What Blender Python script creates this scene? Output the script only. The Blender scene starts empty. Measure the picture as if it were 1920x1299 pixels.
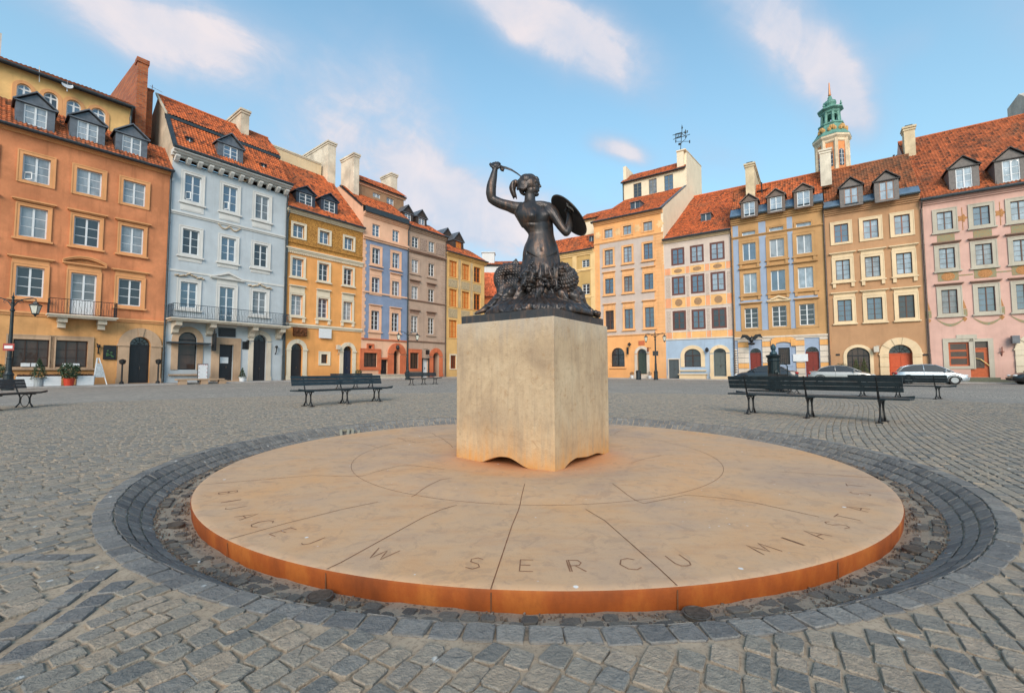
import bpy, math, random
import numpy as np
from mathutils import Vector, Matrix
random.seed(7); np.random.seed(7)
PI = math.pi
scene = bpy.context.scene
COL = scene.collection
FPX, CX, CY, PITCH, ROLL, EYE = 830.0, 960.0, 649.5, 0.0575, -0.0028, 1.05

# ---------------------------------------------------------------- camera
cam = bpy.data.cameras.new('camera'); camo = bpy.data.objects.new('camera', cam); COL.objects.link(camo)
cam.sensor_width = 36; cam.lens = FPX / 1920 * 36; cam.clip_end = 2000; cam.clip_start = 0.05
R3 = (Matrix.Rotation(PI/2 + PITCH, 3, 'X') @ Matrix.Rotation(ROLL, 3, 'Z'))
camo.matrix_world = Matrix.Translation((0, 0, EYE)) @ R3.to_4x4()
scene.camera = camo
EYEV = Vector((0, 0, EYE))

def ray(px, py):
    return R3 @ Vector(((px - CX) / FPX, -(py - CY) / FPX, -1.0))
def at(px, py, Y):
    d = ray(px, py); return EYEV + d * (Y / d.y)
def at_z(px, py, z):
    d = ray(px, py); return EYEV + d * ((z - EYE) / d.z)
def at_plane(px, py, p, n):
    d = ray(px, py); p = Vector(p); n = Vector(n)
    return EYEV + d * ((p - EYEV).dot(n) / d.dot(n))
def gz(x, y):
    if y <= 10: return 0.0
    k = 0.0075 - 0.00013 * max(-35, min(40, x))
    return k * (math.sqrt((y - 10)**2 + 4) - 2)
def ground_px(px, py):
    z = 0
    for _ in range(40):
        p = at_z(px, py, z); z = 0.5 * z + 0.5 * gz(p.x, p.y)
    p = at_z(px, py, z); p.z = gz(p.x, p.y); return p

# ---------------------------------------------------------------- colours and materials
def lin(c):
    c = c / 255.0
    return c / 12.92 if c <= 0.04045 else ((c + 0.055) / 1.055) ** 2.4
def rgb(r, g, b, k=1.0):
    return (lin(r) * k, lin(g) * k, lin(b) * k, 1)

class NT:
    """small helper round a node tree"""
    def __init__(s, tree):
        s.t = tree; s.n = tree.nodes; s.l = tree.links
    def add(s, typ, **kw):
        n = s.n.new(typ)
        for k, v in kw.items():
            if k == 'inp':
                for a, b in v.items():
                    if isinstance(b, bpy.types.NodeSocket): s.l.new(b, n.inputs[a])
                    else: n.inputs[a].default_value = b
            else: setattr(n, k, v)
        return n
    def math(s, op, a, b=0.0, c=None, clamp=False):
        n = s.n.new('ShaderNodeMath'); n.operation = op; n.use_clamp = clamp
        for i, v in enumerate((a, b, c)):
            if v is None: continue
            if isinstance(v, bpy.types.NodeSocket): s.l.new(v, n.inputs[i])
            else: n.inputs[i].default_value = v
        return n.outputs[0]
    def mix(s, fac, a, b, blend='MIX'):
        n = s.n.new('ShaderNodeMix'); n.data_type = 'RGBA'; n.blend_type = blend
        for i, v in ((0, fac), (6, a), (7, b)):
            if isinstance(v, bpy.types.NodeSocket): s.l.new(v, n.inputs[i])
            else: n.inputs[i].default_value = v
        return n.outputs[2]
    def noise(s, vec, scale, detail=4, rough=0.5, dist=0.0):
        n = s.n.new('ShaderNodeTexNoise')
        n.inputs['Scale'].default_value = scale; n.inputs['Detail'].default_value = detail
        n.inputs['Roughness'].default_value = rough; n.inputs['Distortion'].default_value = dist
        if vec is not None: s.l.new(vec, n.inputs['Vector'])
        return n.outputs['Fac']
    def ramp(s, fac, stops, interp='LINEAR'):
        n = s.n.new('ShaderNodeValToRGB'); n.color_ramp.interpolation = interp
        e = n.color_ramp.elements
        while len(e) < len(stops): e.new(0.5)
        for i, (p, c) in enumerate(stops):
            e[i].position = p
            e[i].color = c if isinstance(c, tuple) else (c, c, c, 1)
        s.l.new(fac, n.inputs[0]); return n.outputs['Color']
    def bump(s, h, strength=0.3, dist=0.02):
        n = s.n.new('ShaderNodeBump'); n.inputs['Strength'].default_value = strength
        n.inputs['Distance'].default_value = dist; s.l.new(h, n.inputs['Height']); return n.outputs['Normal']
    def scalevec(s, vec, v):
        n = s.n.new('ShaderNodeMapping'); n.inputs['Scale'].default_value = v
        s.l.new(vec, n.inputs['Vector']); return n.outputs['Vector']

MATS = {}
def newmat(name):
    m = bpy.data.materials.new(name); m.use_nodes = True
    t = NT(m.node_tree); b = m.node_tree.nodes['Principled BSDF']
    pos = t.add('ShaderNodeNewGeometry').outputs['Position']
    MATS[name] = m
    return m, t, b, pos

def plaster(name, col, var=0.16, dirt=0.25, bump=0.25, streak=0.25):
    """painted render: cloudy patches, faint streaks, fine grain"""
    g0 = (col[0]*.3 + col[1]*.55 + col[2]*.15); col = tuple((g0 + (c - g0)*0.96)*0.95 for c in col[:3]) + (1,)
    if name in MATS: return MATS[name]
    m, t, b, pos = newmat(name)
    n1 = t.noise(pos, 0.7, 6, 0.6); n2 = t.noise(pos, 7.0, 5, 0.65)
    st = t.noise(t.scalevec(pos, (2.2, 2.2, 0.22)), 1.6, 5, 0.6)
    dark = tuple(c * (1 - var * 1.7) for c in col[:3]) + (1,)
    lite = tuple(min(0.92, c * (1 + var)) for c in col[:3]) + (1,)
    base = t.mix(t.ramp(n1, [(0.36, 0.0), (0.64, 1.0)]), dark, lite)
    base = t.mix(t.math('MULTIPLY', t.ramp(n2, [(0.45, 0.0), (0.72, 1.0)]), 0.28), base, dark)
    zz_ = t.add('ShaderNodeSeparateXYZ'); t.l.new(pos, zz_.inputs[0])
    splash = t.ramp(t.math('SUBTRACT', zz_.outputs['Z'], t.math('MULTIPLY', n1, 1.8)), [(0.0, 1.0), (0.9, 0.0)])
    grime = (col[0] * 0.45, col[1] * 0.43, col[2] * 0.42, 1)
    base = t.mix(t.math('MULTIPLY', t.ramp(st, [(0.52, 0.0), (0.78, 1.0)]), dirt * 1.5 if streak else 0), base, grime)
    base = t.mix(t.math('MULTIPLY', splash, 0.30), base, grime)
    n4 = t.noise(pos, 1.9, 6, 0.7, 0.6)
    base = t.mix(t.math('MULTIPLY', t.ramp(n4, [(0.60, 0.0), (0.66, 1.0)]), dirt*0.5), base, (min(.8, col[0]*1.15+.02), min(.8, col[1]*1.18+.02), min(.8, col[2]*1.25+.02), 1))
    t.l.new(base, b.inputs['Base Color']); b.inputs['Roughness'].default_value = 0.9
    b.inputs['Specular IOR Level'].default_value = 0.25
    h = t.noise(pos, 34, 3, 0.6)
    t.l.new(t.bump(h, bump, 0.01), b.inputs['Normal'])
    return m

def simple(name, col, rough=0.5, metal=0.0, var=0.12, scale=6.0, bump=0.0, spec=0.5):
    if name in MATS: return MATS[name]
    m, t, b, pos = newmat(name)
    n1 = t.noise(pos, scale, 5, 0.6)
    a = tuple(c * (1 - var) for c in col[:3]) + (1,); c2 = tuple(min(1, c * (1 + var)) for c in col[:3]) + (1,)
    t.l.new(t.mix(t.ramp(n1, [(0.3, 0.0), (0.7, 1.0)]), a, c2), b.inputs['Base Color'])
    b.inputs['Roughness'].default_value = rough; b.inputs['Metallic'].default_value = metal
    b.inputs['Specular IOR Level'].default_value = spec
    if bump: t.l.new(t.bump(t.noise(pos, scale * 6, 4), bump, 0.01), b.inputs['Normal'])
    return m

def glass_mat(name, col, mirror, rough=0.04):
    """window pane in front of a room or curtain: room or painted sky colour under a reflecting skin, slightly wavy"""
    if name in MATS: return MATS[name]
    m, t, b, pos = newmat(name)
    oi = t.add('ShaderNodeObjectInfo').outputs['Random']
    fold = t.noise(t.scalevec(pos, (6, 6, 0.4)), 2.2, 3)
    room = t.noise(t.scalevec(pos, (1, 1, 0.8)), 1.7, 2)
    dk = tuple(c * 0.45 for c in col[:3]) + (1,)
    base = t.mix(t.ramp(room, [(0.38, 0.0), (0.62, 1.0)]), dk, col)
    base = t.mix(t.math('MULTIPLY', t.ramp(fold, [(0.42, 0.0), (0.58, 1.0)]), 0.35), base, dk)
    base = t.mix(t.math('MULTIPLY', oi, 0.45), base, dk)
    t.l.new(base, b.inputs['Base Color'])
    b.inputs['Roughness'].default_value = 0.5
    gl = t.add('ShaderNodeBsdfGlossy'); gl.inputs['Roughness'].default_value = rough
    gl.inputs['Color'].default_value = (0.93, 0.96, 1, 1)
    t.l.new(t.bump(t.noise(pos, 1.6, 2), 0.12, 0.06), gl.inputs['Normal'])
    fr = t.add('ShaderNodeLayerWeight'); fr.inputs['Blend'].default_value = 0.35
    f = t.math('ADD', t.math('MULTIPLY', fr.outputs['Fresnel'], 0.35), mirror, clamp=True)
    mx = t.add('ShaderNodeMixShader'); t.l.new(f, mx.inputs[0]); t.l.new(b.outputs[0], mx.inputs[1]); t.l.new(gl.outputs[0], mx.inputs[2])
    t.l.new(mx.outputs[0], t.n['Material Output'].inputs['Surface'])
    return m

def tile_mat(name, col, dark, moss=0.3):
    """pantiles: colour differs tile by tile, weather stains over it; uv in metres"""
    if name in MATS: return MATS[name]
    m, t, b, pos = newmat(name)
    uv = t.add('ShaderNodeUVMap').outputs['UV']
    sc = t.add('ShaderNodeVectorMath', operation='MULTIPLY'); t.l.new(uv, sc.inputs[0]); sc.inputs[1].default_value = (1 / 0.22, 1 / 0.30, 1)
    fl = t.add('ShaderNodeVectorMath', operation='FLOOR'); t.l.new(sc.outputs[0], fl.inputs[0])
    wn = t.add('ShaderNodeTexWhiteNoise'); wn.noise_dimensions = '2D'; t.l.new(fl.outputs[0], wn.inputs['Vector'])
    lite = tuple(min(1, c * 1.35) for c in col[:3]) + (1,)
    base = t.ramp(wn.outputs['Value'], [(0.0, dark), (0.25, tuple(c * 0.8 for c in col[:3]) + (1,)), (0.6, col), (1.0, lite)])
    n1 = t.noise(pos, 0.8, 6, 0.65)
    base = t.mix(t.math('MULTIPLY', t.ramp(n1, [(0.45, 0.0), (0.7, 1.0)]), moss), base, dark)
    n2 = t.noise(pos, 9, 4, 0.6)
    base = t.mix(t.math('MULTIPLY', t.ramp(n2, [(0.5, 0.0), (0.7, 1.0)]), 0.35), base, dark)
    n3 = t.noise(t.scalevec(pos, (1, 1, .5)), 0.35, 5, 0.7, 0.8); base = t.mix(t.math('MULTIPLY', t.ramp(n3, [(0.52, 0.0), (0.62, 1.0)]), 0.35), base, (0.13, 0.085, 0.05, 1))
    t.l.new(base, b.inputs['Base Color']); b.inputs['Roughness'].default_value = 0.8
    return m

# ---------------------------------------------------------------- mesh builder
class MB:
    def __init__(s): s.v = []; s.f = []; s.m = []; s.uv = {}; s.done = False
    def vert(s, p): s.v.append(tuple(p)); return len(s.v) - 1
    def face(s, idx, mat=0, uv=None):
        if uv: s.uv[len(s.f)] = uv
        s.f.append(tuple(idx)); s.m.append(mat)
    def poly(s, pts, mat=0, uv=None):
        s.face([s.vert(p) for p in pts], mat, uv)
    def hexa(s, c, mat=0):
        """8 corners: bottom 4 then top 4"""
        i = [s.vert(p) for p in c]
        for q in ((0, 3, 2, 1), (4, 5, 6, 7), (0, 1, 5, 4), (1, 2, 6, 5), (2, 3, 7, 6), (3, 0, 4, 7)):
            s.face([i[k] for k in q], mat)
    def box(s, x0, x1, y0, y1, z0, z1, mat=0, T=None):
        c = [(x0, y0, z0), (x1, y0, z0), (x1, y1, z0), (x0, y1, z0), (x0, y0, z1), (x1, y0, z1), (x1, y1, z1), (x0, y1, z1)]
        if T: c = [T(*p) for p in c]
        s.hexa(c, mat)
    def prism(s, poly, d0, d1, T, mat=0):
        """poly [(a,b)], T(a, d, b)"""
        n = len(poly)
        A = [s.vert(T(a, d0, b)) for a, b in poly]; B = [s.vert(T(a, d1, b)) for a, b in poly]
        s.face(A[::-1], mat); s.face(B, mat)
        for i in range(n):
            j = (i + 1) % n; s.face((A[i], A[j], B[j], B[i]), mat)
    def tube(s, pts, rad, seg=8, mat=0, cap=True):
        pts = [Vector(p) for p in pts]; rings = []
        if not hasattr(rad, '__len__'): rad = [rad] * len(pts)
        up = None
        for i, p in enumerate(pts):
            a = pts[max(0, i - 1)]; b = pts[min(len(pts) - 1, i + 1)]; d = (b - a)
            if d.length < 1e-9: d = Vector((0, 0, 1))
            d.normalize()
            if up is None:
                up = Vector((0, 0, 1)) if abs(d.z) < 0.9 else Vector((1, 0, 0))
            x = d.cross(up).normalized(); y = x.cross(d).normalized(); up = y
            rings.append([s.vert(p + (x * math.cos(2*PI*k/seg) + y * math.sin(2*PI*k/seg)) * rad[i]) for k in range(seg)])
        for a, b in zip(rings, rings[1:]):
            for k in range(seg): s.face((a[k], a[(k+1) % seg], b[(k+1) % seg], b[k]), mat)
        if cap: s.face(rings[0][::-1], mat); s.face(rings[-1], mat)
    def lathe(s, prof, c=(0, 0, 0), seg=24, mat=0, start=0.0):
        """prof [(r,z)]"""
        rings = []
        for r, z in prof:
            r = max(r, 1e-4)
            rings.append([s.vert((c[0] + r*math.cos(start+2*PI*k/seg), c[1] + r*math.sin(start+2*PI*k/seg), c[2] + z)) for k in range(seg)])
        for a, b in zip(rings, rings[1:]):
            for k in range(seg): s.face((a[k], a[(k+1) % seg], b[(k+1) % seg], b[k]), mat)
        s.face(rings[0][::-1], mat); s.face(rings[-1], mat)
    def ball(s, c, r, seg=12, rings=8, mat=0):
        if not hasattr(r, '__len__'): r = (r, r, r)
        R = []
        for i in range(rings + 1):
            a = -PI/2 + PI * i / rings
            R.append([s.vert((c[0] + r[0]*math.cos(a)*math.cos(2*PI*k/seg), c[1] + r[1]*math.cos(a)*math.sin(2*PI*k/seg), c[2] + r[2]*math.sin(a))) for k in range(seg)])
        for a, b in zip(R, R[1:]):
            for k in range(seg): s.face((a[k], a[(k+1) % seg], b[(k+1) % seg], b[k]), mat)
    def build(s, name, mats, parent=None, smooth=False, origin=None, bevel=0.0):
        if name in SPLIT and parent is not None and not getattr(s, 'done', False):
            s.done = True; return build_split_guard(s, name, mats, parent)
        me = bpy.data.meshes.new(name)
        off = Vector((0, 0, 0))
        if parent is not None:
            p = parent
            while p is not None: off = off + p.location; p = p.parent
        elif origin is not None: off = Vector(origin)
        vs = [(v[0]-off.x, v[1]-off.y, v[2]-off.z) for v in s.v]
        me.from_pydata(vs, [], s.f)
        if not isinstance(mats, (list, tuple)): mats = [mats]
        for mt in mats: me.materials.append(mt)
        if len(mats) > 1: me.polygons.foreach_set('material_index', s.m)
        if s.uv:
            ul = me.uv_layers.new(name='UVMap'); dat = ul.data
            for fi, uvs in s.uv.items():
                ls = me.polygons[fi].loop_start
                for k, q in enumerate(uvs): dat[ls + k].uv = q
        if smooth: me.polygons.foreach_set('use_smooth', [True] * len(me.polygons))
        me.validate(); me.update()
        o = bpy.data.objects.new(name, me); COL.objects.link(o)
        if parent is not None: o.parent = parent
        elif origin is not None: o.location = off
        if bevel:
            md = o.modifiers.new('bevel', 'BEVEL'); md.width = bevel; md.segments = 2; md.limit_method = 'ANGLE'; md.angle_limit = 0.6
        return o

def build_split(mb, name, mats, parent):
    """each separate piece becomes an object of its own; pieces that touch stay together"""
    n = len(mb.v); par = list(range(n))
    def find(i):
        while par[i] != i: par[i] = par[par[i]]; i = par[i]
        return i
    for f in mb.f:
        r = find(f[0])
        for k in f[1:]: par[find(k)] = r
    isl = {}
    for i in range(n): isl.setdefault(find(i), []).append(i)
    boxes = []
    for r, vs in isl.items():
        P = np.array([mb.v[i][:3] for i in vs]); boxes.append([P.min(0) - .05, P.max(0) + .05, {r}])
    merged = True
    while merged:
        merged = False; out = []
        for b in boxes:
            for o in out:
                if (b[0] <= o[1]).all() and (o[0] <= b[1]).all():
                    o[0] = np.minimum(o[0], b[0]); o[1] = np.maximum(o[1], b[1]); o[2] |= b[2]; merged = True; break
            else: out.append(b)
        boxes = out
    last = None
    for lo_, hi_, roots in boxes:
        q = MB(); mp = {}
        for fi, f in enumerate(mb.f):
            if find(f[0]) in roots:
                for k in f:
                    if k not in mp: mp[k] = q.vert(mb.v[k])
                q.face([mp[k] for k in f], mb.m[fi], mb.uv.get(fi))
        q.done = True; last = q.build(name, mats, parent)
    return last
def build_split_guard(s, name, mats, parent):
    return build_split(s, name, mats, parent)
SPLIT = {'quoin', 'painted_panel', 'painted_medallion', 'patterned_panel', 'pilaster', 'bracket', 'panel_frame', 'painted_pilaster', 'painted_ornament', 'medallion', 'carved_panel', 'step', 'window_box', 'stone_ledge', 'stucco_ornament', 'gilt_crest', 'joint', 'vent_pipe', 'shopfront_surround'}

def tag(o, label=None, cat=None, group=None, kind=None):
    if label: o['label'] = label
    if cat: o['category'] = cat
    if group: o['group'] = group
    if kind: o['kind'] = kind
    return o
def empty(name, loc, label=None, cat=None, group=None, rz=0.0):
    o = bpy.data.objects.new(name, None); COL.objects.link(o); o.location = Vector(loc); o.rotation_euler = (0, 0, rz)
    o.empty_display_size = 0.3
    return tag(o, label, cat, group)
def copy_tree(o, parent=None):
    c = o.copy(); COL.objects.link(c)
    if parent is not None: c.parent = parent
    for ch in list(o.children): copy_tree(ch, c)
    return c
def smooth_angle(o, ang=0.6):
    me = o.data; me.polygons.foreach_set('use_smooth', [True] * len(me.polygons))
    try: me.set_sharp_from_angle(angle=ang)
    except Exception: pass

# ---------------------------------------------------------------- shared materials
M_white = simple('white_paint', (0.66, 0.68, 0.70, 1), 0.45, var=0.06)
M_iron = simple('black_iron', (0.018, 0.02, 0.023, 1), 0.45, 0.3, var=0.3, bump=0.2)
M_gutter = simple('dark_zinc', (0.045, 0.06, 0.07, 1), 0.5, 0.4, var=0.3)
M_zinc = simple('grey_zinc', (0.13, 0.14, 0.16, 1), 0.5, 0.3, var=0.3, scale=3)
M_copperpipe = simple('brown_pipe', (0.10, 0.075, 0.065, 1), 0.5, 0.5, var=0.3)
M_stone = plaster('portal_stone', rgb(190, 160, 132), var=0.12, dirt=0.3, bump=0.5)
M_stonew = plaster('pale_portal_stone', rgb(212, 200, 182), var=0.1, dirt=0.25, bump=0.5)
G_dark = glass_mat('pane_dark', (0.02, 0.024, 0.032, 1), 0.05)
G_blue = glass_mat('pane_sky', (0.05, 0.085, 0.15, 1), 0.14)
G_curt = glass_mat('pane_curtain', (0.34, 0.37, 0.40, 1), 0.08)
G_bright = glass_mat('pane_sky_painted', (0.37, 0.43, 0.50, 1), 0.12)  # pale blue of the reflected sky painted into the pane colour
G_shop = glass_mat('pane_shop', (0.07, 0.034, 0.02, 1), 0.015)
T_or = tile_mat('roof_tiles_orange', rgb(192, 100, 52), rgb(92, 50, 30))
T_or2 = tile_mat('roof_tiles_rust', rgb(178, 96, 54), rgb(90, 54, 34), 0.5)
T_br = tile_mat('roof_tiles_brown', rgb(156, 90, 52), rgb(84, 56, 36), 0.7)
# ---------------------------------------------------------------- light: low sun behind the camera's left shoulder, broad sky
SUN_AZ = math.radians(183)      # clockwise from +Y
SUN_EL = math.radians(28)
sd = Vector((math.sin(SUN_AZ) * math.cos(SUN_EL), math.cos(SUN_AZ) * math.cos(SUN_EL), math.sin(SUN_EL)))
L = bpy.data.lights.new('sun', 'SUN'); L.energy = 2.6; L.angle = math.radians(34); L.color = (1, 0.82, 0.68)
lo = bpy.data.objects.new('sun', L); COL.objects.link(lo)
lo.rotation_euler = (-sd).to_track_quat('-Z', 'Y').to_euler(); lo.location = (-20, -40, 40)

w = bpy.data.worlds.new('World'); scene.world = w; w.use_nodes = True
t = NT(w.node_tree); bg = w.node_tree.nodes['Background']
sky = t.add('ShaderNodeTexSky'); sky.sky_type = 'NISHITA'; sky.sun_disc = False
sky.sun_elevation = SUN_EL; sky.sun_rotation = SUN_AZ; sky.air_density = 1.2; sky.dust_density = 0.9; sky.ozone_density = 2.2
gen = t.add('ShaderNodeTexCoord').outputs['Generated']
def dot(v):
    n = t.add('ShaderNodeVectorMath', operation='DOT_PRODUCT'); t.l.new(gen, n.inputs[0]); n.inputs[1].default_value = v; return n.outputs['Value']
def px_dir(px, py): return ray(px, py).normalized()
warpn = t.add('ShaderNodeTexNoise'); warpn.inputs['Scale'].default_value = 4.5; warpn.inputs['Detail'].default_value = 6; t.l.new(gen, warpn.inputs['Vector'])
sep = t.add('ShaderNodeSeparateColor'); t.l.new(warpn.outputs['Color'], sep.inputs[0])
fine = t.noise(gen, 11, 9, 0.6, 0.5)
def blob(p0, p1, width, amp, soft=1.0):
    """a bank of cloud between two directions of the sky, combed along its length"""
    a = px_dir(*p0); b = px_dir(*p1); c = (a + b).normalized()
    U = (b - a); half = U.length / 2; U = (U - c * U.dot(c)).normalized(); V = c.cross(U)
    du, dv = dot(U), dot(V)
    u = t.math('ADD', t.math('DIVIDE', du, half), t.math('MULTIPLY', t.math('SUBTRACT', sep.outputs[0], 0.5), 0.7))
    v = t.math('ADD', t.math('DIVIDE', dv, width), t.math('MULTIPLY', t.math('SUBTRACT', sep.outputs[1], 0.5), 1.3))
    q = t.math('ADD', t.math('POWER', t.math('ABSOLUTE', u), 2.8), t.math('POWER', t.math('ABSOLUTE', v), 2.0))
    g = t.math('EXPONENT', t.math('MULTIPLY', q, -1.0))
    cm = t.add('ShaderNodeCombineXYZ'); t.l.new(t.math('MULTIPLY', du, 5.0), cm.inputs[0]); t.l.new(t.math('MULTIPLY', dv, 13.0), cm.inputs[1]); cm.inputs[2].default_value = p0[0]*.013
    wisp = t.noise(cm.outputs[0], 1.0, 7, 0.6, 0.35)
    g = t.math('MULTIPLY', g, t.math('ADD', t.math('MULTIPLY', wisp, 1.9), 0.05))
    front = t.math('GREATER_THAN', dot(c), 0.3)
    return t.math('MULTIPLY', t.math('MULTIPLY', g, amp), front)
blobs = [blob((60, -40), (520, 115), 0.052, 1.0), blob((120, 20), (420, 80), 0.03, .5), blob((850, -50), (1230, 160), 0.050, 1.1), blob((930, 0), (1110, 60), 0.03, .5), blob((1345, -80), (1590, 190), 0.052, 1.0),
         blob((1520, 90), (1625, 260), 0.035, 0.8), blob((740, 320), (960, 425), 0.045, 0.95), blob((1112, 265), (1220, 303), 0.020, 1.1),
         blob((380, 230), (1010, 420), 0.14, 0.6), blob((560, 80), (820, 300), 0.10, 0.4), blob((800, 400), (1200, 470), 0.08, 0.8), blob((1230, 290), (1440, 330), 0.05, 0.25), blob((1640, 90), (1760, 60), .03, .2),
         blob((-900, 300), (-300, 100), 0.3, 0.8), blob((2200, 200), (2900, -300), 0.3, 0.8)]
s = blobs[0]
for b_ in blobs[1:]: s = t.math('ADD', s, b_)
m_ = t.math('MULTIPLY', s, t.math('ADD', t.math('MULTIPLY', fine, 1.25), 0.28))
mask = t.ramp(m_, [(0.06, 0.0), (0.8, 0.93)])
thick = t.ramp(m_, [(0.25, 0.0), (0.95, 1.0)])
grade = t.ramp(t.math('ADD', t.math('MULTIPLY', sep.outputs[2], 0.6), t.math('MULTIPLY', fine, 0.4)), [(0.35, (4.7, 5.3, 6.4, 1)), (0.62, (7.2, 6.5, 6.6, 1))])
cloudc = t.mix(thick, (3.7, 4.7, 6.2, 1), grade)
tint = t.mix(1.0, sky.outputs['Color'], (1.62, 2.08, 1.98, 1), 'MULTIPLY')
# even high veil that pales the blue towards the roofs
sepd = t.add('ShaderNodeSeparateXYZ'); t.l.new(gen, sepd.inputs[0])
veil = t.ramp(sepd.outputs['Z'], [(0.0, 0.85), (0.30, 0.5), (0.62, 0.2)])
base = t.mix(veil, tint, (3.7, 5.7, 6.9, 1))
t.l.new(t.mix(mask, base, cloudc), bg.inputs['Color'])
bg.inputs['Strength'].default_value = 0.105

scene.view_settings.view_transform = 'Standard'; scene.view_settings.look = 'None'
scene.view_settings.exposure = 0.27; scene.view_settings.gamma = 1.0
scene.cycles.max_bounces = 6; scene.cycles.diffuse_bounces = 3; scene.cycles.glossy_bounces = 3
scene.cycles.use_adaptive_sampling = True; scene.cycles.adaptive_threshold = 0.02
scene.cycles.use_denoising = True
scene.cycles.sample_clamp_indirect = 4
# ================================================================ ground, setts, basin, disc
MC = Vector((0.298, 6.27, 0)); R_OUT, R_LIP, R_FLOOR, R_DISC = 4.50, 4.38, 4.12, 3.885
Z_TOP, Z_FLOOR = -0.087, -0.212

def sett_mat(name, ramp, rough=0.88, grain=0.5):
    m, t, b, pos = newmat(name); b.inputs['Specular IOR Level'].default_value = 0.2
    rp = t.add('ShaderNodeNewGeometry').outputs['Random Per Island']
    base = t.ramp(rp, ramp)
    n1 = t.noise(pos, 28, 6, 0.65, 0.4); n2 = t.noise(t.scalevec(pos, (1, 1, 1)), 90, 4, 0.6)
    base = t.mix(t.math('MULTIPLY', t.ramp(n1, [(0.35, 1.0), (0.6, 0.0)]), 0.38), base, (0.085, 0.085, 0.082, 1))
    base = t.mix(t.math('MULTIPLY', t.ramp(n2, [(0.58, 0.0), (0.75, 1.0)]), 0.30), base, (0.38, 0.36, 0.33, 1))
    big = t.noise(pos, 0.9, 4, 0.6)
    base = t.mix(t.math('MULTIPLY', t.ramp(big, [(0.45, 0.0), (0.65, 1.0)]), 0.30), base, (0.30, 0.26, 0.215, 1))
    vor = t.add('ShaderNodeTexVoronoi'); vor.inputs['Scale'].default_value = 5.5; t.l.new(pos, vor.inputs['Vector'])
    spot = t.ramp(vor.outputs['Distance'], [(0.05, 1.0), (0.085, 0.0)])
    base = t.mix(t.math('MULTIPLY', spot, 0.75), base, (0.6, 0.6, 0.58, 1))
    t.l.new(base, b.inputs['Base Color']); b.inputs['Roughness'].default_value = rough
    h = t.math('ADD', t.math('MULTIPLY', n1, 1.0), t.math('MULTIPLY', n2, grain))
    t.l.new(t.bump(h, 1.0, 0.018), b.inputs['Normal'])
    return m
M_sett = sett_mat('sett_stone', [(0.0, (0.19, 0.185, 0.172, 1)), (0.15, (0.27, 0.247, 0.212, 1)), (0.36, (0.36, 0.312, 0.25, 1)), (0.55, (0.42, 0.328, 0.242, 1)), (0.70, (0.25, 0.242, 0.225, 1)), (0.86, (0.34, 0.292, 0.236, 1)), (1.0, (0.47, 0.368, 0.275, 1))])
M_settd = sett_mat('dark_sett_stone', [(0.0, (0.17, 0.165, 0.162, 1)), (0.5, (0.225, 0.215, 0.205, 1)), (1.0, (0.30, 0.28, 0.255, 1))])
M_settb = sett_mat('earthy_sett_stone', [(0.0, (0.085, 0.075, 0.068, 1)), (0.5, (0.15, 0.13, 0.11, 1)), (1.0, (0.22, 0.19, 0.155, 1))])

def sand_mat():
    m, t, b, pos = newmat('sand')
    n1 = t.noise(pos, 3, 6, 0.6); n2 = t.noise(pos, 60, 6, 0.75)
    c = t.mix(t.ramp(n1, [(0.3, 0.0), (0.7, 1.0)]), (0.30, 0.23, 0.165, 1), (0.45, 0.355, 0.26, 1))
    c = t.mix(t.math('MULTIPLY', t.ramp(n2, [(0.35, 1.0), (0.5, 0.0)]), 0.6), c, (0.15, 0.115, 0.085, 1))
    t.l.new(c, b.inputs['Base Color']); b.inputs['Roughness'].default_value = 0.95
    t.l.new(t.bump(n2, 0.8, 0.012), b.inputs['Normal']); return m
M_sand = sand_mat()

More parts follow.
